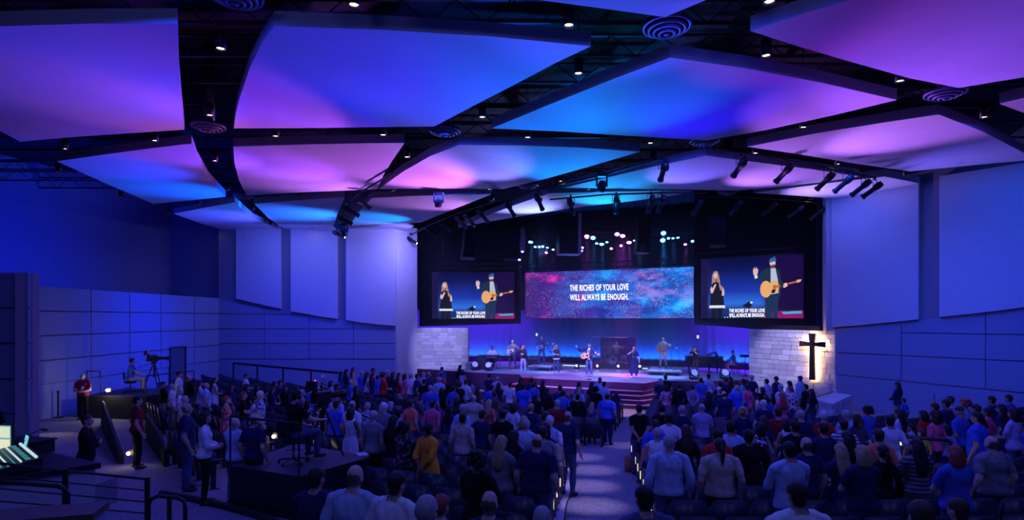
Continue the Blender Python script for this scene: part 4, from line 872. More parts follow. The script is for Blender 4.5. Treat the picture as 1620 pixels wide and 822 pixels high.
    # body mesh with shoes, eyes and lips
    bm_ = MB(); bm_.v = [tuple(v) for v in co.tolist()]; bm_.f = [tuple(f) for f in faces.tolist()]
    foot = R_('foot') | (R_('shin') & (tt > 0.93)); bm_.mi = foot[faces].all(1).astype(int).tolist()
    for s in (-1, 1): bm_.ball(hm @ Vector((0.030 * s, 0.088, 1.628)), (0.013, 0.009, 0.007), 8, 6, 2, h3)
    bm_.ball(hm @ Vector((0, 0.098, 1.570)), (0.021, 0.006, 0.005), 8, 6, 3, h3)
    B.mesh = bm_.mesh('person_' + name, [M['skin'][0], M['shoe'], M['eye'], M['lip']], True)
    B.cache = {}
    return B
def shell(B, mask, off, folds=0.0, extra=None, name='cloth', seed=1):
    fm = mask[B.faces].all(1); fs = B.faces[fm]; used = np.unique(fs); mp = np.full(len(B.co), -1); mp[used] = np.arange(len(used))
    c = B.co[used]; o_ = off if np.isscalar(off) else off[used]
    if folds:
        f = np.sin(c[:, 2] * 26 + c[:, 0] * 34 + seed) * np.sin(c[:, 1] * 30 - c[:, 2] * 9 + c[:, 0] * 25) ; o_ = o_ + folds * f
    v = c + B.no[used] * (o_[:, None] if not np.isscalar(o_) else o_)
    mb = MB(); mb.v = [tuple(x) for x in v.tolist()]; mb.f = [tuple(x) for x in mp[fs].tolist()]; mb.mi = [0] * len(mb.f)
    if extra: extra(mb)
    return mb.mesh(name, M['black'], True)
def garment(B, g):
    if g in B.cache: return B.cache[g]
    z = B.up[:, 2]; nz = (z < 1.487) | ((np.abs(B.up[:, 0]) > 0.062) & (z < 1.56)); tor = B.R('torso') | (B.R('neck') & nz); arm, fore = B.R('uparm'), B.R('forearm'); leg = B.R('thigh') | B.R('shin')
    slv = {'s': arm & (B.t < 0.72), 'l': arm | (fore & (B.t < 0.93)), 't': np.zeros(len(z), bool), 'h': arm | (fore & (B.t < 0.3))}
    hem = 0.90 if B.legs == 'stand' else 0.95
    if g[0] == 's':      # shirt: s + sleeve letter
        sl = slv[g[1]]; body = (tor & (z > hem) & nz) | sl | (leg & (z > hem) & (B.legs == 'stand'))
        if g[1] == 't': body &= ~((np.abs(B.up[:, 0]) > 0.145 * B.k) & (z > 1.33))
        loose = 0.012 + 0.012 * np.clip((1.25 - z) / 0.3, 0, 1)
        me = shell(B, body, loose, 0.005, name='shirt')
    elif g[0] == 'j':    # jacket, open at the front
        body = (tor & (z > 0.84) & nz) | slv['l'] | (leg & (z > 0.84) & (B.legs == 'stand')); body &= ~((np.abs(B.up[:, 0]) < 0.055) & (B.up[:, 1] > 0.03))
        me = shell(B, body, 0.026, 0.004, name='jacket')
    elif g[0] == 'p':    # trousers, pw: wide
        body = ((tor & (z < 1.0)) | leg) & ~(B.R('shin') & (B.t > 0.95)); off = 0.010 + (0.012 if 'w' in g else 0.004) * np.where(B.R('shin'), B.t, 0.3)
        me = shell(B, body, off, 0.0015, name='trousers')
    elif g[0] == 'd' or g[0] == 'k':    # d: dress with sleeve letter, k: skirt; length digit
        ln = {'1': 0.62, '2': 0.46, '3': 0.25}[g[-1]]; k = B.k
        def sk(mb):
            n = 36; base = len(mb.v); rg = [(1.06, 0.165 * k, 0.135 * k), (0.96, 0.205 * k, 0.16 * k), (0.85, 0.22 * k, 0.17 * k), (0.72, 0.235 * k, 0.18 * k), (ln, 0.255 * k, 0.20 * k)]
            for j, (z_, rx, ry) in enumerate(rg):
                for i in range(n):
                    a = 2 * math.pi * i / n; w = 1 + 0.035 * j / 4 * math.sin(a * 9)
                    mb.v.append((rx * w * math.cos(a), -0.005 + ry * w * math.sin(a), z_))
            for j in range(len(rg) - 1):
                for i in range(n): mb.f.append((base + j * n + i, base + (j + 1) * n + i, base + (j + 1) * n + (i + 1) % n, base + j * n + (i + 1) % n)); mb.mi.append(0)
        if g[0] == 'd': me = shell(B, (tor & (z > 0.98) & nz) | slv[g[1]], 0.014, 0.004, sk, 'dress')
        else: me = shell(B, tor & (z > 0.94) & (z < 1.06), 0.014, 0, sk, 'skirt')
    elif g[0] == 'h':    # hair
        h = B.hd; head = B.R('head') | B.R('neck')
        y, zz, x = h[:, 1], h[:, 2], np.abs(h[:, 0])
        ear = (x > 0.074) & (zz < 1.65) & (y > -0.03)
        cap = head & ~ear & ((zz > 1.70) | ((y < 0.035) & (zz > 1.62)) | ((y < -0.02) & (zz > 1.555)) | ((zz > 1.672) & (y < 0.07)))
        H = B.hm; ex = None
        def lobe(mb, rows, seg=14):
            base = len(mb.v)
            for z_, cy_, rx, ry in rows:
                for i in range(seg):
                    a = 2 * math.pi * i / seg; mb.v.append(tuple(H @ Vector((rx * math.cos(a) * (1 + 0.05 * math.sin(5 * a + z_ * 30)), cy_ + ry * math.sin(a), z_))))
            for j in range(len(rows) - 1):
                for i in range(seg): mb.f.append((base + j * seg + i, base + (j + 1) * seg + i, base + (j + 1) * seg + (i + 1) % seg, base + j * seg + (i + 1) % seg)); mb.mi.append(0)
            mb.f.append(tuple(base + i for i in range(seg))); mb.mi.append(0); mb.f.append(tuple(base + (len(rows) - 1) * seg + i for i in range(seg))[::-1]); mb.mi.append(0)
        off = 0.013
        if g == 'hbald': cap = head & ~ear & (y < 0.03) & (zz > 1.525) & (zz < 1.650 + 0.45 * np.clip(-y, 0, 0.1)); off = 0.005
        elif g == 'hlong': off = 0.020; ex = lambda mb: lobe(mb, [(1.70, -0.03, 0.075, 0.06), (1.64, -0.045, 0.094, 0.07), (1.56, -0.06, 0.098, 0.062), (1.48, -0.085, 0.105, 0.05), (1.40, -0.115, 0.105, 0.04), (1.30, -0.13, 0.092, 0.03), (1.22, -0.13, 0.06, 0.02)])
        elif g == 'hbob': off = 0.020; ex = lambda mb: lobe(mb, [(1.70, -0.02, 0.080, 0.07), (1.64, -0.03, 0.098, 0.08), (1.57, -0.035, 0.108, 0.076), (1.51, -0.045, 0.104, 0.06), (1.47, -0.05, 0.085, 0.045)])
        elif g == 'hcurl':
            off = 0.03
            def ex(mb):
                rr = random.Random(5)
                for i in range(34):
                    a, b_ = rr.uniform(0, 6.283), rr.uniform(-0.5, 1.5); d_ = Vector((math.cos(a) * math.cos(b_), math.sin(a) * math.cos(b_) - 0.25, math.sin(b_)))
                    if d_.y > 0.45 and d_.z < 0.5: continue
                    mb.ball(H @ (Vector((0, -0.015, 1.645)) + Vector((d_.x * 0.095, d_.y * 0.10, d_.z * 0.10))), rr.uniform(0.03, 0.045), 8, 6)
        elif g == 'htail':
            off = 0.016
            ex = lambda mb: lobe(mb, [(1.665, -0.10, 0.02, 0.02), (1.64, -0.125, 0.032, 0.026), (1.56, -0.135, 0.034, 0.024), (1.46, -0.13, 0.028, 0.02), (1.36, -0.125, 0.012, 0.012)], 10)
        elif g == 'hcap':
            cap = head & (zz > 1.665); off = 0.016
        me = shell(B, cap, off, 0.003, ex, 'hair')
    elif g == 'beard':
        h = B.hd; me = shell(B, (B.R('head') | B.R('neck')) & (h[:, 1] > 0.02) & (h[:, 2] < 1.595) & (h[:, 2] > 1.52), 0.010, 0.003, None, 'beard')
    B.cache[g] = me
    return me
# cloth colours
CLOTH = {'white': (0.72, 0.72, 0.74), 'pale blue': (0.40, 0.50, 0.70), 'blue': (0.05, 0.11, 0.48), 'royal blue': (0.04, 0.10, 0.62), 'navy': (0.02, 0.028, 0.09), 'black': (0.010, 0.010, 0.013), 'grey': (0.22, 0.22, 0.24), 'teal': (0.05, 0.32, 0.36),
         'red': (0.55, 0.03, 0.03), 'maroon': (0.24, 0.02, 0.03), 'coral': (0.75, 0.13, 0.10), 'orange': (0.80, 0.26, 0.05), 'mustard orange': (0.85, 0.33, 0.03), 'pink': (0.80, 0.12, 0.26), 'yellow': (0.75, 0.70, 0.10), 'beige': (0.50, 0.44, 0.34), 'brown': (0.14, 0.08, 0.06),
         'denim': (0.07, 0.10, 0.20), 'charcoal': (0.035, 0.035, 0.045), 'lavender': (0.42, 0.36, 0.60), 'turquoise': (0.10, 0.55, 0.60), 'khaki': (0.32, 0.27, 0.19), 'salmon': (0.85, 0.22, 0.12)}
CM = {}
def cloth(c):
    if c not in CM: CM[c] = mat('cloth_' + c.replace(' ', '_'), CLOTH[c], 0.9, noise=0.10, scale=30, spec=0.15)
    return CM[c]
def pattern_cloth(kind, c1, c2):
    key = (kind, c1, c2)
    if key in CM: return CM[key]
    m = mat('cloth_%s_%s' % (kind, c1.replace(' ', '_')), CLOTH[c1], 0.9, spec=0.15); nt, b = nodes_of(m)
    tc = nt.nodes.new('ShaderNodeTexCoord'); mx = nt.nodes.new('ShaderNodeMix'); mx.data_type = 'RGBA'
    mx.inputs[6].default_value = (*CLOTH[c1], 1); mx.inputs[7].default_value = (*CLOTH[c2], 1)
    if kind == 'striped':
        w = nt.nodes.new('ShaderNodeTexWave'); w.bands_direction = 'Z'; w.inputs['Scale'].default_value = 5; nt.links.new(tc.outputs['Object'], w.inputs['Vector']); src = w.outputs['Fac']
    elif kind == 'plaid':
        w = nt.nodes.new('ShaderNodeTexWave'); w.bands_direction = 'Z'; w.inputs['Scale'].default_value = 4; w2 = nt.nodes.new('ShaderNodeTexWave'); w2.bands_direction = 'X'; w2.inputs['Scale'].default_value = 4
        nt.links.new(tc.outputs['Object'], w.inputs['Vector']); nt.links.new(tc.outputs['Object'], w2.inputs['Vector'])
        mm = nt.nodes.new('ShaderNodeMath'); mm.operation = 'MULTIPLY'; nt.links.new(w.outputs['Fac'], mm.inputs[0]); nt.links.new(w2.outputs['Fac'], mm.inputs[1]); src = mm.outputs[0]
    else:
        v = nt.nodes.new('ShaderNodeTexNoise'); v.inputs['Scale'].default_value = 14; v.inputs['Detail'].default_value = 1; nt.links.new(tc.outputs['Object'], v.inputs['Vector'])
        g = nt.nodes.new('ShaderNodeMath'); g.operation = 'GREATER_THAN'; g.inputs[1].default_value = 0.56; nt.links.new(v.outputs['Fac'], g.inputs[0]); src = g.outputs[0]
    nt.links.new(src, mx.inputs[0]); nt.links.new(mx.outputs[2], b.inputs['Base Color']); CM[key] = m
    return m
def wear(o, me, name, m):
    c = inst(name, me, o); c.material_slots[0].link = 'OBJECT'; c.material_slots[0].material = m
    return c
def person(B, loc, rz, h, outfit, skin=0, hair='hshort', hairc='brown', label=None, group=None, beard=False, shoes=None):
    """outfit: list of (garment code, part name, material)"""
    s = h / 1.75
    o = inst('person', B.mesh, None, loc, rz, s)
    o.material_slots[0].link = 'OBJECT'; o.material_slots[0].material = M['skin'][skin]
    if shoes: o.material_slots[1].link = 'OBJECT'; o.material_slots[1].material = shoes
    tag(o, label, 'person', group)
    for g, nm, m in outfit: wear(o, garment(B, g), nm, m)
    if hair: wear(o, garment(B, hair), 'hair' if hair != 'hcap' else 'cap', M['hair_' + (hairc if hair != 'hbald' or hairc == 'grey' else 'thin')])
    if beard: wear(o, garment(B, 'beard'), 'beard', M['hair_' + hairc])
    return o
BD = {}
def bodies():
    side = {}
    BD['m_side'] = make_body('m_side')
    fr = {s: ((0.06 * s, 0.24, 1.08), (0.8 * s, -0.4, -0.6), (-0.75 * s, 0.45, 0.1)) for s in (-1, 1)}
    bk = {s: ((0.05 * s, -0.185, 0.94), (1.0 * s, -0.5, 0), (-0.8 * s, -0.1, -0.45)) for s in (-1, 1)}
    fold = {s: ((0.02 * s, 0.22, 1.20), (0.8 * s, -0.2, -0.7), (-0.95 * s, 0.1, 0.1)) for s in (-1, 1)}
    up = dict(fr); up[1] = ((0.30, 0.20, 1.75), (0.9, 0.2, -0.4), (0.1, 0.1, 1))
    BD['m_front'] = make_body('m_front', 'm', fr)
    BD['m_back'] = make_body('m_back', 'm', bk)
    BD['m_wide'] = make_body('m_wide', 'm', None, wide=1.2)
    BD['m_fold'] = make_body('m_fold', 'm', fold, wide=1.08)
    BD['f_side'] = make_body('f_side', 'f')
    BD['f_front'] = make_body('f_front', 'f', fr)
    BD['f_back'] = make_body('f_back', 'f', bk, wide=1.22)
    BD['f_wide'] = make_body('f_wide', 'f', fold, wide=1.2)
    BD['m_up'] = make_body('m_up', 'm', up)
    sit = {s: ((0.13 * s, 0.30, 1.03), (0.9 * s, -0.5, -0.3), (-0.3 * s, 0.9, -0.2)) for s in (-1, 1)}
    BD['m_sit'] = make_body('m_sit', 'm', sit, legs='sit')
bodies()
# ------------------------------------------------------------------ performers and instruments
FACE = R(158)                                     # facing out over the seats
def at_feet(px, py, z=ST): return onz(px, py, z)
def local(o, v): return o.matrix_basis @ Vector(v)
M['maple'] = mat('guitar_top', (0.72, 0.38, 0.14), 0.35, noise=0.08, scale=6)
M['maple2'] = mat('guitar_pale', (0.80, 0.72, 0.62), 0.3)
M['rosewood'] = mat('rosewood', (0.10, 0.04, 0.025), 0.4)
M['sunburst'] = mat('sunburst', (0.30, 0.10, 0.04), 0.3)
M['whiteg'] = mat('white_guitar', (0.75, 0.73, 0.72), 0.3)
GR = 'guitars held by the musicians'
def guitar(kind, owner, pos, tilt, lab, body_m, yaw=0):
    """pos in the owner's frame; the neck runs to the owner's left (-x) and up by tilt degrees"""
    r = empty('acoustic_guitar' if kind == 'a' else 'electric_guitar', label=lab, category='guitar', group=GR)
    r.matrix_basis = owner.matrix_basis @ Matrix.Translation(pos) @ Matrix.Rotation(R(yaw), 4, 'Z') @ Matrix.Rotation(R(tilt), 4, 'Y')
    dep = 0.10 if kind == 'a' else 0.045; n = 28; pts = []
    for i in range(n):
        t = 2 * math.pi * i / n; c, s_ = math.cos(t), math.sin(t)
        x = 0.25 * c; w = 0.20 if kind == 'a' else 0.165
        waist = 0.60 + 0.25 * abs(c) + (0.15 if c > 0 else -0.03)
        pts.append((x + 0.05, w * s_ * waist * 1.0))
    if kind == 'e': pts = [(x - (0.09 if (x < -0.05 and abs(z) > 0.07) else 0), z) for x, z in pts]
    mb = MB(); mb.extr([(x, -dep / 2, z) for x, z in pts], (0, dep, 0)); mb.build('guitar_body', body_m, r)
    nl = 0.42 if kind == 'a' else 0.55
    mb = MB(); mb.box((-0.17 - nl / 2, dep / 2 - 0.005, 0), (nl, 0.025, 0.052)); mb.build('neck', M['rosewood'], r)
    mb = MB(); mb.box((-0.17 - nl - 0.08, dep / 2 - 0.012, 0), (0.17, 0.018, 0.075)); mb.build('headstock', body_m if kind == 'a' else M['maple2'], r)
    if kind == 'a':
        mb = MB(); mb.lathe([(0.0, 0.0), (0.055, 0.0)], seg=18, mtx=Matrix.Translation((-0.06, dep / 2 + 0.002, 0)) @ Matrix.Rotation(R(-90), 4, 'X')); mb.build('sound_hole', M['black'], r)
        mb = MB(); mb.box((0.15, dep / 2 + 0.005, 0), (0.03, 0.012, 0.14)); mb.build('bridge', M['rosewood'], r)
    else:
        mb = MB(); mb.box((0.02, dep / 2 + 0.004, -0.01), (0.16, 0.008, 0.10)); mb.build('pickguard', M['black'], r)
        mb = MB(); mb.box((0.13, dep / 2 + 0.008, 0), (0.03, 0.014, 0.08)); mb.build('bridge', M['chrome'], r)
    mb = MB(); mb.tube([(0.28, 0, 0.02), (0.18, -0.16, 0.30), (0.02, -0.12, 0.46), (-0.10, 0.0, 0.38), (-0.20, 0.0, 0.06)], 0.014, 6); mb.build('strap', M['black'], r, smooth=True)
    return r
def handmic(owner, B, side, lab):
    wr, fd, pc = B.hand_r if side > 0 else B.hand_l
    c = local(owner, pc); tip = local(owner, B.hm @ Vector((0.0, 0.15, 1.555))); d = (tip - c).normalized()
    r = empty('microphone', c - d * 0.06, 0, lab, 'microphone', 'hand-held microphones')
    mb = MB(); mb.tube([(0, 0, 0), d * 0.20], [0.014, 0.019], 10); mb.build('handle', M['black'], r); mb = MB(); mb.ball(d * 0.22, 0.03, 12, 8); mb.build('grille', M['metal'], r, smooth=True)
def stand(px, py, h, lab, boom=0.0, z=ST, D=None, rz=0):
    p = onz(px, py, z) if D is None else Vector(((px - 810) / F * D, D, z)); r = empty('microphone_stand', p, rz, lab, 'stand', 'microphone stands')
    mb = MB(); mb.lathe([(0.14, 0.0), (0.14, 0.02), (0.02, 0.035)], seg=16); mb.build('base', M['black'], r); mb = MB(); mb.tube([(0, 0, 0.03), (0, 0, h)], 0.012, 8); mb.build('pole', M['black'], r)
    e = Vector((0, -0.5 * boom, h + 0.18 * boom)) if boom else Vector((0, 0, h))
    if boom: mb = MB(); mb.tube([(0, 0.15, h - 0.05), e], 0.010, 8); mb.build('boom', M['black'], r)
    mb = MB(); mb.tube([e, e + Vector((0, -0.13, 0.05))], [0.013, 0.022], 8); mb.ball(e + Vector((0, -0.14, 0.055)), 0.026, 8, 6); mb.build('mic_head', M['black'], r)
    return r
strum = ((0.16, 0.20, 1.08), (0.9, -0.6, 0.1), (-0.8, 0.2, -0.35)); fret = ((-0.42, 0.26, 1.22), (-0.5, -0.4, -0.8), (0.2, 0.4, 0.9))
mic_r = ((0.075, 0.21, 1.46), (0.9, 0.1, -0.6), (-0.35, 0.1, 0.9)); chest_l = ((-0.05, 0.24, 1.16), (-0.9, -0.3, -0.6), (0.8, 0.4, 0.2))
G7 = 'worship band on the stage'
# lead singer with acoustic guitar, arm raised
B = make_body('lead', 'm', {1: ((0.62, 0.12, 1.52), (0.2, -0.3, -1), (0.55, 0.15, 0.85)), -1: fret}, fingers=0.028, spread=0.03)
o = person(B, at_feet(932, 595), FACE, 1.80, [('sl', 'shirt', cloth('white')), ('j', 'jacket', cloth('navy')), ('p', 'trousers', cloth('denim'))], 0, 'hshort', 'brown', 'person in navy jacket with one arm raised, wearing an acoustic guitar', G7, True, mat('shoe_tan', (0.45, 0.33, 0.22), 0.6))
wear(o, garment(B, 'hcap'), 'beanie', cloth('denim'))
guitar('a', o, (0.10, 0.20, 1.10), 8, 'tan acoustic guitar worn by the person with the raised arm', M['maple'])
stand(932, 600, 1.50, 'black boom microphone stand in front of the acoustic guitar', 0.5, rz=R(-20))
# woman in black top, white hem
B = make_body('singer_a', 'f', {1: mic_r, -1: chest_l}, spread=0.03)
o = person(B, at_feet(880, 591), FACE, 1.66, [('sh', 'top', cloth('charcoal')), ('p', 'trousers', cloth('denim'))], 3, 'hlong', 'blond', 'person in black top with white hem singing into a microphone', G7, shoes=M['shoe_white'])
mb = MB(); mb.lathe([(0.205, 0.86), (0.198, 0.93), (0.185, 0.94), (0.19, 0.86)], seg=28); me = mb.mesh('top_hem', cloth('white'), True); inst('top_hem', me, o)
handmic(o, B, 1, 'microphone held by the singer in the white-hemmed black top')
# red-haired singer in white trousers
o = person(B, at_feet(828, 589), R(165), 1.60, [('sl', 'top', cloth('charcoal')), ('p', 'trousers', cloth('white'))], 3, 'hlong', 'red', 'person in dark top and white trousers singing into a microphone', G7, shoes=M['shoe_white'])
handmic(o, B, 1, 'microphone held by the singer in white trousers')
# singer in long dark tunic
B2 = make_body('singer_b', 'f', {1: mic_r, -1: ((-0.30, 0.06, 0.90), (-0.4, -1, 0), None)}, wide=1.12, spread=0.02)
o = person(B2, at_feet(1003, 597), FACE, 1.66, [('ds3', 'tunic', cloth('navy')), ('p', 'trousers', cloth('denim'))], 3, 'hbob', 'red', 'person in long dark tunic with necklace singing into a microphone', G7, shoes=M['shoe_white'])
handmic(o, B2, 1, 'microphone held by the singer in the long dark tunic')
mb = MB(); mb.tube([(0.07 * math.sin(t), 0.135 + 0.02 * math.cos(t * 0.5), 1.30 + 0.14 * -math.cos(t)) for t in [2 * math.pi * i / 20 for i in range(20)]], 0.008, 6, closed=True); me = mb.mesh('necklace', cloth('yellow'), True); inst('necklace', me, o)
# electric players
BG = make_body('guitarist', 'm', {1: strum, -1: fret}, spread=0.06)
o = person(BG, at_feet(811, 583), R(170), 1.80, [('ss', 'shirt', cloth('grey')), ('p', 'trousers', cloth('denim'))], 0, 'hshort', 'grey', 'person in grey shirt playing a white electric guitar at the left', G7)
guitar('e', o, (0.06, 0.20, 1.08), 22, 'white electric guitar held by the person in grey shirt', M['whiteg'])
RZ = ST + 0.28
o = person(BG, at_feet(857, 576, RZ), R(168), 1.80, [('sl', 'shirt', cloth('denim')), ('p', 'trousers', cloth('denim'))], 0, 'hshort', 'brown', 'person in denim shirt playing bass on the left riser', G7)
guitar('e', o, (0.06, 0.20, 1.06), 15, 'pale bass guitar held by the person on the left riser', M['lav'] if 'lav' in M else mat('bass_blue', (0.35, 0.40, 0.55), 0.3))
o = person(BG, at_feet(1049, 581.5, RZ), R(160), 1.80, [('sl', 'shirt', cloth('grey')), ('p', 'trousers', cloth('khaki'))], 0, 'hshort', 'brown', 'person in pale grey shirt playing a dark guitar on the right riser', G7, True)
guitar('e', o, (0.06, 0.20, 1.06), 6, 'dark electric guitar held by the person on the right riser', M['sunburst'])
# rolling risers
def riser(x0, x1, y_front, y_back, lab):
    a, b = onz(x0, y_front, RZ), onz(x1, y_front + 1.5, RZ); c = onz(x0 + (3 if x0 < 900 else 8), y_back, RZ)
    L_ = (b - a).length; W_ = max(1.3, (c - a).length); r = empty('riser', (a.x, a.y, ST), math.atan2(b.y - a.y, b.x - a.x), lab, 'riser', 'low rolling risers')
    mb = MB(); mb.box((L_ / 2, W_ / 2, 0.25), (L_, W_, 0.06)); mb.build('deck', M['conc'], r)
    mb = MB(); mb.box((L_ / 2, 0.03, 0.19), (L_, 0.05, 0.06)); mb.build('rail', M['chrome'], r)
    for x in (0.08, L_ / 2, L_ - 0.08):
        for y in (0.1, W_ - 0.1):
            mb = MB(); mb.lathe([(0.0, -0.02), (0.06, -0.02), (0.06, 0.02), (0.0, 0.02)], seg=12, mtx=Matrix.Translation((x, y, 0.06)) @ Matrix.Rotation(R(90), 4, 'Y')); mb.box((x, y, 0.14), (0.03, 0.03, 0.12)); mb.build('caster', M['metal'], r)
    return r
riser(835, 871, 578, 574, 'low rolling riser under the bass player')
rs = riser(1024, 1078, 585, 579, 'low rolling riser under the guitarist at right')
for i in range(4):
    p = local(rs, (0.6 + 0.42 * i, 0.30, 0.28)); r = empty('effect_pedal', p, R(-20 + 9 * i), '%s small effect pedal from the left on the right riser' % ordn(i), 'pedal', 'pedals on the right riser')
    mb = MB(); mb.box((0, 0, 0.03), (0.22, 0.14, 0.06), taper=0.9); mb.build('pedal_box', M['metal'], r); mb = MB(); mb.lathe([(0.018, 0), (0.018, 0.03), (0, 0.03)], (0, -0.03, 0.055), 10); mb.build('switch', M['chrome'], r)
stand(1062, 590, 1.25, 'black stand beside the guitarist on the right riser', 0.0, D=33.2); stand(1073, 590, 1.3, 'thin black microphone stand right of the right riser', 0.3, D=33.8)
stand(868, 585, 1.45, 'thin black microphone stand by the bass player', 0.4, D=35.4)
# ---- drums behind a clear shield
DX = 36.4; dc = Vector(((967 - 810) / F * DX, DX, ST)); DR = R(-22)
dp = empty('drum_riser', (dc.x, dc.y, ST), DR, 'low black platform under the drum kit', 'platform'); mb = MB(); mb.box((0, 1.0, 0.11), (2.9, 2.6, 0.22)); mb.build('platform_deck', M['black'], dp)
DZ = 0.22
def dl(x, y, z=0.0): return Matrix.Translation((dc.x, dc.y, ST + DZ)) @ Matrix.Rotation(DR, 4, 'Z') @ Vector((x, y, z))
sh_ = empty('drum_shield', dl(0, 0), DR, 'clear panelled shield in front of the drum kit', 'shield')
for i, (x, y, a) in enumerate(((-1.16, 0.42, 62), (-0.72, 0.0, 0), (0.0, 0.0, 0), (0.72, 0.0, 0), (1.16, 0.42, -62))):
    mb = MB(); mb.box((0, 0, 0.86), (0.70 if i in (1, 2, 3) else 0.92, 0.012, 1.70)); mb.build('shield_pane', M['glass'], sh_, (x, y, 0), R(-a))
    mb = MB(); mb.box((0, 0, 1.735), (0.71 if i in (1, 2, 3) else 0.93, 0.05, 0.05)); mb.build('top_rail', mat('shield_rail', (0.35, 0.30, 0.42), 0.5) if i == 0 else bpy.data.materials['shield_rail'], sh_, (x, y, 0), R(-a))
mb = MB(); mb.box((0, 2.02, 0.86), (2.3, 0.06, 1.72)); mb.build('back_panel', mat('shield_back', (0.07, 0.06, 0.22), 0.9), sh_)
M['shell'] = mat('drum_shell', (0.62, 0.62, 0.68), 0.25, 0.3); M['skinw'] = mat('drum_head', (0.85, 0.85, 0.88), 0.5); M['brass'] = mat('cymbal', (0.75, 0.55, 0.25), 0.25, 1.0)
kit = 'drum kit behind the shield'
def drum(x, y, z, r, h, rx, lab, badge=False):
    e = empty('drum', dl(x, y, z), DR, lab, 'drum', kit)
    mt = Matrix.Rotation(rx, 4, 'X')
    mb = MB(); mb.lathe([(r, -h / 2), (r, h / 2)], seg=24, mtx=mt); mb.build('shell', M['shell'], e, smooth=True)
    for s in (-1, 1):
        mb = MB(); mb.lathe([(0.0, s * h / 2), (r * 0.98, s * h / 2)], seg=24, mtx=mt); mb.build('head', M['skinw'], e)
        mb = MB(); mb.tube([mt @ Vector((r * math.cos(t), r * math.sin(t), s * h / 2)) for t in [2 * math.pi * i / 24 for i in range(24)]], 0.014, 6, closed=True); mb.build('hoop', M['chrome'], e)
    if badge:
        mb = MB(); mb.lathe([(0.0, 0.0), (0.07, 0.0)], seg=16, mtx=mt @ Matrix.Translation((0.07, 0.03, h / 2 + 0.004))); mb.build('port_hole', M['black'], e)
        for s in (-1, 1): mb = MB(); mb.tube([(s * r * 0.8, 0, -r * 0.3), (s * r * 1.05, -0.15, -r)], 0.012, 6); mb.build('spur', M['chrome'], e)
    else:
        n = 3 if z < 0.75 else 2
        for i in range(3 if z < 0.72 else 1):
            t = 2 * math.pi * i / 3; a = Vector((r * 0.95 * math.cos(t), r * 0.95 * math.sin(t), 0)) if z < 0.72 else Vector((0, 0, -h / 2))
            mb = MB(); mb.tube([a, Vector((a.x * 1.1, a.y * 1.1 + (0.1 if z >= 0.72 else 0), -z))], 0.012, 6); mb.build('leg', M['chrome'], e)
drum(0, 0.50, 0.30, 0.30, 0.42, R(90), 'pale bass drum with dark port hole', True)
drum(-0.24, 0.55, 0.78, 0.17, 0.22, R(20), 'left rack tom above the bass drum'); drum(0.20, 0.55, 0.78, 0.17, 0.22, R(20), 'right rack tom above the bass drum')
drum(0.62, 0.80, 0.42, 0.21, 0.38, 0, 'floor tom at the right of the kit'); drum(-0.55, 0.95, 0.60, 0.18, 0.15, R(8), 'snare drum at the left of the kit')
def cymbal(x, y, z, r, lab):
    e = empty('cymbal', dl(x, y, 0), DR, lab, 'cymbal', kit)
    mb = MB(); mb.lathe([(0.0, z + 0.035), (0.04, z + 0.03), (0.06, z + 0.012), (r, z - 0.015), (r, z - 0.02), (0.05, z)], seg=24); mb.build('disc', M['brass'], e, smooth=True)
    mb = MB(); mb.tube([(0, 0, 0.25), (0, 0, z + 0.05)], 0.012, 6); mb.build('pole', M['chrome'], e)
    for i in range(3): t = 2 * math.pi * i / 3; mb = MB(); mb.tube([(0, 0, 0.3), (0.24 * math.cos(t), 0.24 * math.sin(t), 0.01)], 0.010, 6); mb.build('leg', M['chrome'], e)
cymbal(-0.80, 0.62, 1.15, 0.24, 'crash cymbal at the left of the drum kit'); cymbal(0.70, 0.50, 1.18, 0.26, 'ride cymbal at the right of the drum kit'); cymbal(-0.92, 1.0, 0.85, 0.17, 'hi-hat cymbals at the far left of the kit')
BS = make_body('drummer', 'm', {1: ((0.34, 0.42, 1.22), (0.9, -0.2, -0.5), (0.1, 0.8, 0.5)), -1: ((-0.40, 0.34, 1.32), (-0.9, -0.2, -0.5), (-0.2, 0.5, 0.8))}, legs='sit', seat=0.50)
o = person(BS, dl(0.02, 1.45), R(158), 1.78, [('ss', 'shirt', cloth('lavender')), ('p', 'trousers', cloth('denim'))], 0, 'hshort', 'brown', 'person in pale shirt seated playing the drums', G7)
for s, (wr, fd, pc) in ((1, BS.hand_r), (-1, BS.hand_l)):
    c = local(o, pc); d = (o.matrix_basis.to_3x3() @ Vector((-0.25 * s, 0.9, -0.15 if s > 0 else 0.35))).normalized()
    mb = MB(); mb.tube([c - d * 0.08, c + d * 0.32], [0.008, 0.006], 6); mb.build('drumstick', M['maple2'], label='wooden drumstick on the %s side of the seated drummer' % ('left' if s > 0 else 'right'), category='drumstick', group='drumsticks')
th = empty('drum_throne', dl(0.02, 1.45), DR, 'round black stool under the drummer', 'stool'); mb = MB(); mb.lathe([(0.17, 0.40), (0.18, 0.45), (0.15, 0.48), (0.0, 0.485)], seg=20); mb.build('seat', M['black'], th); mb = MB(); mb.tube([(0, 0, 0.05), (0, 0, 0.42)], 0.03, 8); mb.lathe([(0.2, 0), (0.2, 0.02), (0.03, 0.06)], seg=16); mb.build('base', M['chrome'], th)
mb = MB()
for i in range(10): mb.box((-0.43 + 0.095 * i, -0.01, 1.50), (0.05, 0.02, 0.05))
lb = mb.build('led_batten', M['sign'], loc=dl(0.1, 2.2), rz=DR, label='row of small white lamps hung behind the drummer', category='lamp bar', kind='stuff')
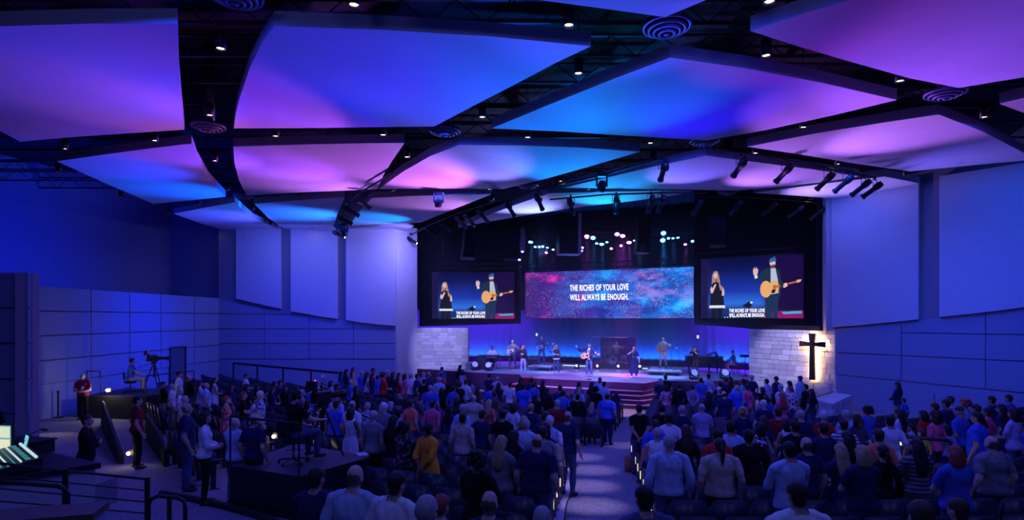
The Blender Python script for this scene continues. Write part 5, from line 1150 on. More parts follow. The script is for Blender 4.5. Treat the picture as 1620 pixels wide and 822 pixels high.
mb = MB(); mb.box((0, 0.02, 1.50), (1.0, 0.03, 0.08)); mb.box((-0.45, 0.02, 0.75), (0.03, 0.03, 1.5)); mb.box((0.45, 0.02, 0.75), (0.03, 0.03, 1.5)); mb.build('bar_frame', M['black'], lb)
# row of small lamps along the floor behind the singers
M['dots'] = emat('floor_dots', (0.45, 0.72, 1.0), 3.5)
a, b = onz(889, 578.5, ST), onz(1026, 584, ST); d = b - a; n = 5
for i in range(n):
    p = a + d * (i / n); L_ = d.length / n - 0.05; r = empty('led_batten', p, math.atan2(d.y, d.x), 'floor strip of small white lamps behind the singers, %s from the left' % ordn(i), 'lamp strip', 'floor lamp strips')
    mb = MB(); mb.box((L_ / 2, 0.05, 0.05), (L_, 0.10, 0.10)); mb.build('strip_body', M['black'], r)
    mb = MB()
    for k in range(11): mb.lathe([(0.0, 0), (0.033, 0)], seg=8, mtx=Matrix.Translation((L_ * (k + 0.5) / 11, -0.004, 0.055)) @ Matrix.Rotation(R(90), 4, 'X'))
    x = mb.build('lamp_row', M['dots'], r); x['kind'] = 'stuff'
# round floor lights
def floor_lamp(px, py, D, face, lab, on=True):
    p = Vector(((px - 810) / F * D, D, ST)); r = empty('floor_lamp', p, face, lab, 'stage light', 'round lamps on the stage floor')
    mb = MB(); mb.box((0, 0, 0.06), (0.34, 0.30, 0.12)); mb.build('base', M['black'], r)
    for s in (-1, 1): mb = MB(); mb.box((s * 0.23, 0, 0.24), (0.04, 0.10, 0.36)); mb.build('arm', M['black'], r)
    mt = Matrix.Translation((0, 0, 0.34)) @ Matrix.Rotation(R(62), 4, 'X')
    mb = MB(); mb.lathe([(0.0, -0.18), (0.14, -0.16), (0.20, 0.0), (0.20, 0.06), (0.185, 0.06), (0.0, 0.05)], seg=20, mtx=mt); mb.build('lamp_head', M['black'], r, smooth=True)
    mb = MB(); mb.lathe([(0.0, 0.066), (0.18, 0.064)], seg=20, mtx=mt); mb.build('lens', mat('lamp_lens_off', (0.8, 0.85, 0.95), 0.2) if on else M['metal'], r)
floor_lamp(751, 0, 35.2, R(20), 'round floor lamp in front of the black cabinet at far left'); floor_lamp(773, 0, 34.8, R(-10), 'round floor lamp in front of the keyboards')
floor_lamp(1098, 0, 29.9, R(10), 'round floor lamp in front of the piano legs'); floor_lamp(1147, 0, 29.9, R(-5), 'round floor lamp below the piano keyboard')
for px, c, w in ((945, (1, 0.8, 0.9), 'between the guitarist and the drums'), (978, (0.5, 0.75, 1), 'right of the bass drum'), (912, (0.7, 0.8, 1), 'left of the acoustic guitar'), (1012, (1, 0.8, 0.85), 'right of the singer in the long tunic')):
    p = P(px, 570, 36.0 - (px - 900) / 200.0); p.z = ST; r = empty('floor_blinder', p, R(-20), 'small bright lamp on the stage floor ' + w, 'stage light', 'small lamps on the stage floor')
    mb = MB(); mb.box((0, 0.1, 0.2), (0.26, 0.2, 0.3)); mb.box((0, 0.1, 0.025), (0.3, 0.24, 0.05)); mb.build('housing', M['black'], r); mb = MB(); mb.lathe([(0, 0), (0.07, 0)], seg=14, mtx=Matrix.Translation((0, -0.003, 0.22)) @ Matrix.Rotation(R(90), 4, 'X')); mb.build('lens', emat('blinder', c, 6.0), r)
# keyboards
kd = Vector(((779 - 810) / F * 36.0, 36.0, ST))
def keyboard(x, y, z, L_, lab, rz):
    r = empty('keyboard', (kd.x + x, kd.y + y, ST), rz, lab, 'keyboard', 'stage keyboards')
    mb = MB(); mb.box((0, 0, z), (L_, 0.32, 0.09)); mb.build('case', M['black'], r)
    mb = MB(); mb.box((0, 0.06, z + 0.05), (L_ * 0.9, 0.14, 0.015)); mb.build('keys', M['skinw'], r)
    for s in (-1, 1): mb = MB(); mb.tube([(s * L_ * 0.35, -0.12, 0.0), (s * L_ * 0.35, -0.12, z - 0.05), (s * L_ * 0.35, 0.12, z - 0.05), (s * L_ * 0.35, 0.12, 0.0)], 0.016, 6); mb.build('stand_leg', M['chrome'], r)
keyboard(-0.15, -0.35, 0.86, 1.2, 'black keyboard in front of the seated player at far left', R(-8)); keyboard(0.75, -0.2, 0.80, 0.9, 'smaller keyboard right of the seated player', R(20))
BK = make_body('keys', 'm', {s: ((0.20 * s, 0.40, 1.14), (0.8 * s, -0.5, -0.4), (-0.1 * s, 0.95, -0.2)) for s in (-1, 1)}, legs='sit', seat=0.52, lean=6, head=(0, -14))
person(BK, (kd.x, kd.y + 0.10, ST), R(172), 1.75, [('ss', 'shirt', cloth('white')), ('p', 'trousers', cloth('black'))], 1, 'hshort', 'dark', 'person in white shirt seated at the keyboards', G7, True)
th = empty('keyboard_stool', (kd.x, kd.y + 0.1, ST), 0, 'black stool under the keyboard player', 'stool'); mb = MB(); mb.box((0, 0, 0.45), (0.42, 0.34, 0.08)); mb.build('seat', M['black'], th)
for s in (-1, 1): mb = MB(); mb.tube([(-0.2, 0.15 * s, 0.01), (0.2, 0.15 * s, 0.42)], 0.014, 6); mb.tube([(0.2, 0.15 * s, 0.01), (-0.2, 0.15 * s, 0.42)], 0.014, 6); mb.build('leg', M['chrome'], th)
p = Vector(((761 - 810) / F * 35.6, 35.6, ST)); r = empty('amplifier_rack', p, R(-5), 'black equipment rack left of the keyboards', 'rack')
mb = MB(); mb.box((0, 0.3, 0.36), (0.72, 0.6, 0.64)); mb.build('case', M['black'], r, bevel=0.02); mb = MB(); mb.box((0, -0.005, 0.36), (0.6, 0.02, 0.5)); mb.build('front_grille', M['steel'], r)
for sx in (-0.3, 0.3):
    for sy in (0.08, 0.52): mb = MB(); mb.lathe([(0, 0), (0.03, 0), (0.03, 0.05), (0, 0.05)], (sx, sy, 0), 8); mb.build('foot', M['steel'], r)
p = Vector(((742 - 810) / F * 35.9, 35.9, ST)); mb = MB(); mb.box((0, 0, 0.20), (0.42, 0.3, 0.40)); r = mb.build('stage_box', M['conc'], loc=p, label='small pale box at the end of the left stone wall', category='box', bevel=0.015)
mb = MB(); mb.box((0, -0.152, 0.30), (0.16, 0.01, 0.04)); mb.build('handle', M['black'], r)
# percussion between the players
p = Vector(((843 - 810) / F * 36.9, 36.9, ST)); r = empty('amplifier', p, R(-10), 'dark guitar amplifier behind the singer in white trousers', 'amplifier')
mb = MB(); mb.box((0, 0, 0.34), (0.7, 0.35, 0.68)); mb.build('cabinet', M['black'], r, bevel=0.02); mb = MB(); mb.box((0, -0.18, 0.30), (0.6, 0.01, 0.45)); mb.build('grille', M['steel'], r); mb = MB(); mb.box((0, -0.18, 0.60), (0.6, 0.02, 0.08)); mb.build('control_panel', M['chrome'], r)
# ---- grand piano
pp = onz(1122, 592, ST); pr = R(-10)
pi = empty('grand_piano', (pp.x, pp.y + 0.8, ST), pr, 'black grand piano with raised lid at the right of the stage', 'piano')
out = [(-1.05, -0.55), (-1.10, 0.0), (-0.95, 0.45), (-0.55, 0.62), (-0.1, 0.58), (0.35, 0.70), (0.9, 0.75), (0.9, -0.75), (-0.5, -0.75), (-0.9, -0.70)]
M['pblack'] = mat('piano_black', (0.012, 0.012, 0.018), 0.12)
mb = MB(); mb.prism(out, 0.62, 0.96); mb.build('case', M['pblack'], pi, bevel=0.012)
mb = MB(); mb.prism([(x * 1.02, y * 1.02) for x, y in out], 0.0, 0.03); l = mb.build('lid', M['pblack'], pi); l.location = (0, 0.0, 0.965)
for v in l.data.vertices:                                            # lid hinged along the far long side, propped open a little
    v.co.z += (0.75 - v.co.y) * 0.0
mb = MB(); mb.prism([(-0.45, -0.74), (0.55, -0.74), (0.55, 0.2), (-0.3, 0.2)], 0.0, 0.03); l2 = mb.build('lid_front', M['pblack'], pi); l2.location = (0.0, 0.0, 1.0); l2.rotation_euler = (R(-0), R(-20), 0)
mb = MB(); mb.box((1.02, 0, 0.70), (0.26, 1.42, 0.10)); mb.build('key_bed', M['pblack'], pi); mb = MB(); mb.box((1.05, 0, 0.755), (0.15, 1.24, 0.02)); mb.build('keys', M['skinw'], pi)
for x, y in ((0.8, -0.6), (0.8, 0.6), (-0.85, 0.0)):
    mb = MB(); mb.lathe([(0.03, 0.0), (0.04, 0.05), (0.035, 0.12), (0.06, 0.5), (0.075, 0.64)], (x, y, 0), 12); mb.build('leg', M['pblack'], pi, smooth=True)
mb = MB(); mb.box((0.25, 0, 0.32), (0.06, 0.22, 0.62)); mb.box((0.3, 0, 0.06), (0.22, 0.2, 0.05)); mb.build('pedal_lyre', M['pblack'], pi)
mb = MB(); mb.box((0.62, 0.0, 1.12), (0.03, 0.7, 0.28), ry=R(-18)); mb.build('music_desk', M['pblack'], pi)
for s in (-1, 1): mb = MB(); mb.box((0.66, 0.13 * s, 1.15), (0.01, 0.22, 0.28), ry=R(-18)); mb.build('sheet_music', cloth('white'), label='white sheet of music on the piano desk, %s page' % ('far' if s > 0 else 'near'), category='sheet music', group='music on the piano')
for o_ in [o_ for o_ in COL.objects if o_.name.startswith('sheet_music')]: o_.location = pi.location; o_.rotation_euler = (0, 0, pr)
BP = make_body('pianist', 'f', {s: ((0.22 * s, 0.42, 1.12), (0.8 * s, -0.5, -0.4), (-0.1 * s, 0.95, -0.2)) for s in (-1, 1)}, legs='sit', seat=0.46, lean=5, head=(0, -8))
pb = local(pi, (1.62, 0.0, 0)); person(BP, pb, R(85) + pr * 0, 1.68, [('sl', 'shirt', cloth('denim')), ('p', 'trousers', cloth('pink'))], 1, 'hshort', 'dark', 'person in blue shirt seated at the grand piano', G7)
th = empty('piano_bench', local(pi, (1.70, 0.0, 0)), pr, 'black padded bench under the pianist', 'bench'); mb = MB(); mb.box((0, 0, 0.40), (0.36, 0.75, 0.09)); mb.build('seat', M['black'], th, bevel=0.015)
for s in (-1, 1):
    for t in (-1, 1): mb = MB(); mb.tube([(0.14 * s, 0.3 * t, 0), (0.14 * s, 0.3 * t, 0.36)], 0.02, 6); mb.build('leg', M['black'], th)
p = Vector(((1179 - 810) / F * 31.2, 31.2, ST)); r = empty('music_stand', p, R(-30), 'black music stand between the pianist and the stone wall', 'music stand')
mb = MB(); mb.box((0, 0, 1.12), (0.52, 0.02, 0.16), rx=R(-40)); mb.build('desk', M['black'], r); mb = MB(); mb.tube([(0, 0, 0.02), (0, 0, 1.1)], 0.014, 6); mb.build('pole', M['black'], r)
for i in range(3): t = 2 * math.pi * i / 3; mb = MB(); mb.tube([(0, 0, 0.12), (0.25 * math.cos(t), 0.25 * math.sin(t), 0.0)], 0.012, 6); mb.build('leg', M['black'], r)
# flute player
BF = make_body('flutist', 'f', {1: ((0.34, 0.20, 1.50), (0.6, -0.2, -0.8), (-0.2, 0.2, 0.9)), -1: ((0.10, 0.26, 1.48), (-0.6, 0.3, -0.8), (0.3, 0.2, 0.9))}, head=(-18, 0))
o = person(BF, Vector(((1100 - 810) / F * 32.4, 32.4, ST)), R(165), 1.58, [('ss', 'top', cloth('black')), ('p', 'trousers', cloth('charcoal'))], 1, 'htail', 'dark', 'person in black playing the flute behind the piano', G7)
fl = empty('flute', local(o, (0.02, 0.15, 1.545)), 0, 'silver flute held by the person behind the piano', 'flute'); e = local(o, (0.62, 0.24, 1.46)) - local(o, (0.02, 0.15, 1.545))
mb = MB(); mb.tube([-e * 0.1, e], 0.013, 8); mb.build('tube', M['chrome'], fl); mb = MB(); [mb.ball(e * (0.35 + 0.1 * i) + Vector((0, -0.012, 0.004)), 0.012, 8, 5) for i in range(6)]; mb.build('keywork', M['chrome'], fl)['kind'] = 'stuff'
# ------------------------------------------------------------------ seating: rows by block, each block turned towards the stage
SP = 0.86
BL = {'left': (R(48), 0.20), 'centre': (R(24), 7.78 % SP), 'right': (0.0, 7.39 % SP), 'far right': (R(-28), 0.30)}
def bdir(b): a = BL[b][0]; return Vector((math.sin(a), math.cos(a))), Vector((math.cos(a), -math.sin(a)))
def aisle(y):                                    # left and right edge of the carpeted aisle
    if y < 16.2: xr = 2.65 + 0.15 * (y - 12.2); return xr - 1.55, xr
    xr = 3.25 + 0.30 * (y - 16.2); return xr - 1.0, xr
def block_of(x, y):
    if x < -5.8 + 0.13 * (y - 14): return 'left'
    l, r = aisle(y)
    if x < (l + r) / 2: return 'centre'
    return 'right' if x < 8.9 - 0.04 * (y - 10) else 'far right'
PLAT = [(-5.26, 10.86), (-3.7, 10.1), (-2.8, 11.55), (-4.75, 12.8)]           # camera platform among the seats
def on_platform(x, y, m=0.35): return -5.3 - m < x < -2.75 + m and 10.0 - m < y < 12.8 + m
def seat_ok(x, y, b):
    px = 810 + F * x / y
    if not (-40 < px < 1660) or y < 6.0: return False
    if on_platform(x, y, 0.45): return False
    l, r = aisle(y)
    if b == 'centre':
        s = x * 0.407 + y * 0.914
        return not (px < 505 and y < 10.4) and x < l - 0.28 and x > -5.8 + 0.13 * (y - 14) + 0.35 and y < 26.6 and s < 24.8 and not (15.3 < s < 17.7 and x > -0.8)
    if b == 'right': return not (x > 10.0 and y > 20.3) and x > r + 0.30 and x < 8.9 - 0.04 * (y - 10) - 0.45 and y < 25.0 and not (y > 24.2 and x > 8)
    if b == 'far right': return x > 8.9 - 0.04 * (y - 10) + 0.45 and y < 18.6 and (x - 14.28) * 0.787 + (y - 25.82) * 0.617 < -1.2
    if px < 246 or (y < 13.7 and px < 262) or (y < 12.6 and px > 345) or (13.6 < y < 19.4 and px < 287) or (x < -12.9 and 21.8 < y < 25.5): return False
    return x < -5.8 + 0.13 * (y - 14) - 0.35 and y < 33.2 and x > -16.6 and y > 11.8 and (x + 8.6) * 0.5 + (y - 14.2) * 0.86 > -1.0 and not (y > 29.5 and x > -8) and (x + 16.0) * 4.8 + (y - 33.4) * 7.6 < -7.5
seats = []
for b, (ang, ph) in BL.items():
    d, e = bdir(b)
    for k in range(-10, 60):
        sr = ph + SP * k; j0 = 0.0
        if b in ('centre', 'right'):                   # rows start at the aisle
            lo, hi = -25.0, 25.0
            for _ in range(40):
                mid = (lo + hi) / 2; c = d * sr + e * mid; l, r = aisle(c.y)
                if c.x > (l - 0.34 if b == 'centre' else r + 0.36): hi = mid
                else: lo = mid
            j0 = lo if b == 'centre' else hi
        for j in range(-60, 61):
            c = d * sr + e * (j0 + j * 0.57)
            if abs(c.x) < 20 and 5.5 < c.y < 34 and block_of(c.x, c.y) == b and seat_ok(c.x, c.y, b): seats.append((c.x, c.y, b, k, j))
def round_box(size, bev, taper=1.0, curve=0.0):
    mb = MB(); mb.box((0, 0, 0), size, taper=taper); bm_ = bmesh.new(); me = mb.mesh('t', M['seat']); bm_.from_mesh(me)
    bmesh.ops.bevel(bm_, geom=bm_.edges[:], offset=bev, segments=2, affect='EDGES'); bm_.to_mesh(me); bm_.free()
    return me
def mv(me, f, m):
    me.materials.clear(); me.materials.append(m)
    for v in me.vertices: v.co = f(v.co)
    me.polygons.foreach_set('use_smooth', [True] * len(me.polygons)); me.update(); return me
SEAT = {
    'backrest': mv(round_box((0.50, 0.09, 0.62), 0.03, 0.94), lambda c: Vector((c.x, c.y - 0.20 - c.z * 0.16, c.z + 0.62)), M['seat']),
    'back_shell': mv(round_box((0.51, 0.03, 0.66), 0.012, 0.95), lambda c: Vector((c.x, c.y - 0.262 - c.z * 0.16, c.z + 0.60)), M['seatback']),
    'seat_pan': mv(round_box((0.46, 0.40, 0.10), 0.03), lambda c: Vector((c.x, c.z * 1.0 - 0.06, c.y + 0.58)), M['seat']),
    'armrest': mv(round_box((0.055, 0.30, 0.045), 0.015), lambda c: Vector((c.x + 0.283, c.y - 0.06, c.z + 0.63)), M['seatback']),
    'pedestal': None}
mb = MB(); mb.box((0.283, -0.10, 0.32), (0.045, 0.10, 0.60)); mb.box((0.283, -0.10, 0.015), (0.07, 0.26, 0.03)); SEAT['pedestal'] = mb.mesh('pedestal', M['steel'])
mb = MB(); mb.box((0.283, -0.08, 0.36), (0.04, 0.34, 0.50)); SEAT['end_panel'] = mb.mesh('end_panel', M['seatback'])
mb = MB(); mb.box((0.308, -0.08, 0.36), (0.012, 0.04, 0.17)); SEAT['aisle_light'] = mb.mesh('aisle_light', M['warmdim'])
NAMES = ('backrest', 'back_shell', 'seat_pan', 'armrest', 'pedestal')
seats.sort(key=lambda s: s[1] if True else 0)
rows = {}
for x, y, b, k, j in seats: rows.setdefault((b, k), []).append((j, x, y))
rowno = {}
for b in BL:
    ks = sorted([k for bb, k in rows if bb == b], reverse=True)
    for i, k in enumerate(ks): rowno[(b, k)] = i
for v in rows.values(): v.sort()
occupied = {}
def seat_rest(lst):                                # seats past the nearest three hundred: one object
    vs_, fs, mi = [], [], []
    mats = [M['seat'], M['seatback'], M['steel']]; mid = {'backrest': 0, 'back_shell': 1, 'seat_pan': 0, 'armrest': 1, 'pedestal': 2}
    data = {n: (np.array([v.co[:] for v in SEAT[n].vertices]), [tuple(p.vertices) for p in SEAT[n].polygons]) for n in ('backrest', 'back_shell', 'seat_pan', 'pedestal')}
    for x, y, b, k, j in lst:
        a = -BL[b][0]; rot = np.array([[math.cos(a), -math.sin(a), 0], [math.sin(a), math.cos(a), 0], [0, 0, 1]])
        for n, (co, f) in data.items():
            base = len(vs_); vs_ += [tuple(v) for v in (co @ rot.T + np.array([x, y, rake(x, y)])).tolist()]; fs += [tuple(base + i for i in p) for p in f]; mi += [mid[n]] * len(f)
    mb = MB(); mb.v, mb.f, mb.mi = vs_, fs, mi
    return mb.build('auditorium_seats', mats, smooth=True, label='further rows of dark tip-up auditorium seats towards the stage', category='seats', kind='stuff')
near = seats[:300]
# keep the empty seats by the left rail as single things as well
far = [s for s in seats[300:]]
keep = [s for s in far if s[2] == 'left' and s[1] > 27.0][:0]
for x, y, b, k, j in near:
    row = rows[(b, k)]; i = [r[0] for r in row].index(j); n = len(row)
    r = empty('auditorium_seat', (x, y, rake(x, y)), -BL[b][0], None, 'seat', 'tip-up auditorium seats')
    r['label'] = 'dark tip-up seat, %s from left in %s row of %s seating' % (ordn(i), ordn(rowno[(b, k)]), b)
    for nm in NAMES: inst(nm, SEAT[nm], r)
    if i == 0: inst('armrest', SEAT['armrest'], r, (-0.566, 0, 0)); inst('pedestal', SEAT['pedestal'], r, (-0.566, 0, 0))
    if (b == 'centre' and i == n - 1): inst('end_panel', SEAT['end_panel'], r); inst('aisle_light', SEAT['aisle_light'], r)
    if (b == 'right' and i == 0): inst('end_panel', SEAT['end_panel'], r, (-0.566, 0, 0)); inst('aisle_light', SEAT['aisle_light'], r, (-0.616, 0, 0))
seat_rest(far)
print('SEATS', len(seats))

# ------------------------------------------------------------------ the congregation, read from the photograph: x, y of the top of the head
AUD = """
272 607 ms ss white short grey 0|258 604 mf sl black short dark 1|284 615 fs ss white bob grey 0|292 625 ms ss white bald grey 0|295 637 mw ss navy bald dark 1|283 587 ms ss white short dark 1|298 592 mo sl black bald dark 0|316 601 ff ss pale_blue long dark 1|326 605 mw ss pale_blue bald grey 0|339 597 ff dt2 white long dark 1
324 651 ff sl white bob dark 1|358 626 ff ds2 coral:floral:white short red 0|366 607 fs ss navy long dark 1|385 619 ff ss black short red 0|390 607 ff ss black long dark 1|389 591 mf ss white short dark 1|398 653 ms ss navy bald brown 0|376 660 mo ss pale_blue bald grey 0|406 607 ff ss black bob dark 1|410 618 ms ss pale_blue:floral:navy short white 0|404 627 mf ss white short dark 1|422 611 fs ss navy:floral:white bob dark 1
430 612 ff ss navy long dark 0|444 601 ms ss navy short dark 1|450 609 fs sl black long dark 1|469 611 ms ss navy short dark 1|477 616 ff ss grey short grey 0|490 611 mu ss blue short brown 0|511 593 ms ss navy:floral:white short white 0|523 602 ff ss lavender bob dark 1|532 622 ms ss pale_blue short grey 0|534 608 fs ss black long dark 1|434 603 fs sl navy bob dark 1|488 633 ff ds2 navy:floral:white bob dark 1|508 633 fs ss navy:floral:white short grey 0
540 587 ff ss blue long dark 1|548 578 ff sl navy long dark 1|559 570 fs dt2 beige long brown 0|555 600 ms ss blue bald grey 0|533 606 mf ss red short dark 2|563 610 fs sl black bob dark 1|577 586 mf ss royal_blue short grey 0|583 588 ff ss white:floral:navy long dark 1|590 577 mf ss pink short dark 1|586 584 ff ss navy long dark 1|598 593 mw ss royal_blue short dark 1|603 588 mf ss red short dark 1|610 588 ff ss teal bob dark 1|614 578 mf ss navy short grey 0|622 577 ff ss navy long dark 1
636 589 ff st maroon long brown 0 white|640 585 ff ss pink bob dark 1|645 581 ms ss white short grey 0|651 578 ms ss navy short dark 1|670 588 ms ss lavender bald grey 0|678 576 ms sl navy bald dark 1|671 599 ms ss black short dark 1|539 633 mw ss royal_blue short dark 1|550 633 ms ss white bald brown 0|555 645 ff dt2 white bob dark 2|569 637 fs ss blue:floral:white bob grey 0|577 636 ff ss pale_blue:floral:navy short grey 0|598 636 fs ss orange bob grey 0|608 637 ms ss grey short white 0
618 635 fs sl navy bob grey 0|606 649 ms ss grey short grey 0|631 646 ms ss blue:plaid:white short dark 0|644 628 fs ss navy bob dark 1|650 632 ms ss salmon short brown 0|607 657 fw sl black long dark 1|640 667 fw ss charcoal:floral:grey curl dark 2|678 669 fb dh2 mustard_orange short dark 2|732 653 ms ss beige short dark 1|573 735 mw ss pale_blue bald brown 0|648 746 mw ss white short dark 1|674 784 ms ss grey short grey 0|718 782 fs ss grey short red 0|513 739 mo sl navy short dark 1
699 580 ms ss blue short dark 1|698 590 fs ss red short dark 1|695 596 ms ss pale_blue short grey 0|728 577 fs sl black long dark 1|732 585 ff dt2 lavender bob dark 1|713 603 fs ss black bob dark 1|716 610 ms ss blue short dark 1|725 604 fs ss black short dark 1|737 600 ms ss white short dark 1|744 599 ff ss charcoal:striped:white long dark 1|681 609 mw ss blue short grey 0|700 613 fw sl black bob brown 0|756 610 fs ss brown long brown 0|750 624 mw ss beige bald grey 0|723 627 fs ss charcoal bob brown 0|732 639 ms sl pale_blue short grey 0
684 633 ms ss pink short dark 0|711 640 fs sl navy long dark 1|774 591 ms ss navy short dark 1|787 595 ms ss grey:striped:white short grey 0|777 608 ms ss royal_blue short dark 1|798 605 fs ss charcoal long dark 1|806 604 ms ss white short dark 1|817 604 fs sl black long dark 1|782 619 fs ss brown short dark 2|773 632 fs ss coral long blond 0|765 648 ms ss navy short dark 1|813 637 fs ss white bob dark 1|814 647 ms ss black short dark 1
829 597 fs sl black long dark 1|844 597 ms ss navy short dark 1|851 601 fs sl black long dark 1|829 607 mw ss royal_blue short dark 1|845 604 ms ss blue short dark 1|848 623 fs sl black long dark 1|865 614 fs sl black long dark 1|886 609 ms ss navy short dark 1|888 617 ms ss blue short dark 1|876 621 fs ss black bob dark 1|882 632 mw sl maroon short grey 0|916 604 fs ss blue long dark 1|917 612 fs ss pale_blue long blond 0|941 604 fs ss navy long dark 1|949 596 ms ss pale_blue bald dark 2|958 603 ms ss pale_blue short dark 1|943 611 fw ss black curl dark 2
936 636 ch ss blue long blond 0|910 624 mw sl black short dark 1|959 622 mw ss royal_blue short dark 1|840 638 fs ss navy short blond 0|846 650 ms ss navy short brown 0|844 658 fs ss grey bob blond 0|833 663 fw ss pale_blue:striped:white short grey 0|877 650 ms ss navy bald brown 0|869 657 ms ss pale_blue:floral:white short white 0|863 669 fs ss navy bob dark 0|858 673 mw ss grey short brown 0|850 686 mw ss navy bald brown 0|793 689 fw ss grey long blond 0|813 681 fs sl black long dark 2|756 713 fw sl black curl dark 2|759 776 ms ss navy bald brown 0|791 801 fs ss navy short grey 0
968 620 ch ss navy bob dark 1|1011 639 mb ss black short dark 1|1045 598 mf ss navy bob grey 0|1053 593 ms ss black short dark 1|1070 606 ms sl black short dark 1|1060 608 ff ds2 pink:floral:white bob dark 0|1049 639 ms ss black short dark 1|1058 653 ms ss white short dark 1|1037 663 ms ss royal_blue short brown 0|1082 641 fs ss navy short grey 0|1093 608 fb ds2 lavender:striped:navy short dark 1|1081 672 fs sl black long brown 0|1044 676 fw st white short grey 0|1058 688 mw sl pale_blue short grey 0
1139 693 mw ss beige tail brown 0|1135 678 ms ss red short dark 1|1156 665 ms sl pale_blue short dark 1|1184 679 mw sl black short dark 2|1202 668 fs dt2 navy:floral:white bob dark 1|1210 658 fs ss navy bob brown 0|1020 768 mw ss denim short dark 1|1175 644 ff ss navy curl blond 0|1106 638 mf ss lavender bald grey 0|1109 597 ms ss blue short dark 1|1121 591 ms sl pale_blue short dark 1|1123 619 fs sl navy long dark 1|1137 612 fs ss navy short white 0|1143 618 mw ss navy bald brown 0
1148 597 ms ss navy short dark 1|1156 596 fs ss black long dark 1|1140 603 ms ss black short dark 1|1166 609 mw sl royal_blue short grey 0|1165 603 fs ss turquoise bob dark 1|1178 599 fs ss turquoise bob dark 1|1181 607 mw ss pink short dark 1|1188 593 ms ss navy short grey 0|1213 599 ms ss pale_blue short dark 1|1206 612 fs ss black bob dark 1|1215 624 fs ss blue bob brown 0|1228 595 ms sl navy short dark 1|1231 607 ms ss white:floral:navy short grey 0|1208 632 ms ss navy short white 0|1225 630 ch ss blue short dark 1|1233 644 ms sl maroon short dark 1
1249 602 fs ss pale_blue long dark 1|1249 610 mw ss white:floral:navy short red 0|1266 594 ms sl pale_blue short dark 1|1275 607 ms sl black short dark 1|1284 615 fs ss charcoal long dark 1|1234 621 ff ss pink long red 0|1269 648 ms sl navy short grey 0|1301 650 fs ss red short white 0|1337 648 mu ss pale_blue short grey 0|1372 642 fw ss blue curl dark 1|1335 663 ms ss white:striped:navy short dark 1|1244 662 ff st white bob dark 1|1262 664 ms sl black short dark 1|1298 668 mf ss navy short dark 1|1356 655 fs ss navy bob dark 1|1344 682 fs dt2 navy:floral:white long dark 1
1249 698 mo sl pale_blue short dark 1|1304 702 ff ds3 navy long blond 0|1302 691 ms ss navy bald brown 0|1365 705 fw ss navy bob blond 0|1387 678 ms ss salmon short brown 0|1404 704 fs sl black tail dark 1|1262 762 mw ss white short dark 1|1420 604 ff sl navy long dark 1|1430 630 ch ss blue short dark 1|1441 647 fs ss pale_blue long dark 1|1457 649 fs ss red bob dark 1|1466 637 mu ss black short dark 1|1488 631 ms ss navy short dark 1|1408 656 ms ss white short dark 1|1451 670 ch ss pale_blue short dark 1|1467 678 ch ss yellow short brown 0
1481 650 fs ss pink bob dark 1|1492 672 ch ss pale_blue bob dark 1|1504 626 ms ss white:floral:blue short brown 0|1526 631 ff ss pale_blue curl red 0|1515 643 ms ss blue cap dark 1|1546 639 ms ss black short dark 1|1569 626 ms ss navy short dark 1|1561 645 fs ss pink short dark 1|1596 624 ms ss blue short dark 1|1584 639 fs ss navy long dark 1|1546 651 mw ss royal_blue short dark 1|1612 645 ff ss lavender bob dark 1|1613 669 ch ss blue short dark 1
1569 689 mw ss grey bald brown 0|1444 694 fw ss charcoal:striped:grey long dark 1|1512 705 fw ss blue bob red 0|1517 788 ms ss black short brown 0|1458 792 mw sl blue short brown 0
"""
TY = {'ms': 'm_side', 'mf': 'm_front', 'mb': 'm_back', 'mw': 'm_wide', 'mo': 'm_fold', 'fs': 'f_side', 'ff': 'f_front', 'fb': 'f_back', 'fw': 'f_wide', 'mu': 'm_up', 'ch': 'f_side'}
GN = {'s': 'shirt', 'd': 'dress'}
LOWER = ['denim', 'black', 'charcoal', 'khaki', 'denim', 'navy']
people = []
for ent in AUD.replace('\n', '|').split('|'):
    t = ent.split()
    if not t: continue
    px, py, ty, g, c, hr, hc, sk = float(t[0]), float(t[1]), t[2], t[3], t[4], t[5], t[6], int(t[7])
    h0 = 1.30 if ty == 'ch' else 1.72 if ty[0] == 'm' else 1.64
    D = 15.0
    for _ in range(30): D = 0.5 * D + 0.5 * (CZ - rake((px - 810) / F * D, D) - h0) * F / (py - HY)
    x = (px - 810) / F * D; b = block_of(x, D)
    if px > 1590: D = min(D, 17.0)
    if b == 'left': D = min(D, 33.4 - (x + 16.0) * 0.63 - 1.3)
    aisle_man = (px, py) in ((1011, 639),)
    d, e = bdir(b); u = (px - 810) / F
    if not aisle_man:                            # stand in front of the nearest row
        s = (u * d.x + d.y) * D
        if b == 'centre' and x > -0.8 and 15.0 < s < 17.95: s = 18.1 if s > 16.2 else 15.2
        k = round((s - 0.30 - BL[b][1]) / SP); s2 = BL[b][1] + SP * k + 0.30; D = s2 / (u * d.x + d.y)
    else: k = 99
    people.append(dict(px=px, py=py, D=D, ty=ty, g=g, c=c, hr=hr, hc=hc, sk=sk, b=b, k=k, h0=h0, low=t[8] if len(t) > 8 else None))
rowp = {}
for p in people: rowp.setdefault((p['b'], p['k']), []).append(p)
for (b, k), lst in rowp.items():                   # keep neighbours in a row from standing inside each other
    d, e = bdir(b)
    for p in lst: p['j'] = (e.x * (p['px'] - 810) / F + e.y) * p['D']
    lst.sort(key=lambda p: p['j'])
    for _ in range(12):
        for a, c in zip(lst, lst[1:]):
            gap = 0.50 - (c['j'] - a['j'])
            if gap > 0: a['j'] -= gap / 2; c['j'] += gap / 2
rr = random.Random(11)
prow = {}
for b in BL:
    ks = sorted([k for bb, k in rowp if bb == b and k != 99], reverse=True)
    for i, k in enumerate(ks): prow[(b, k)] = i
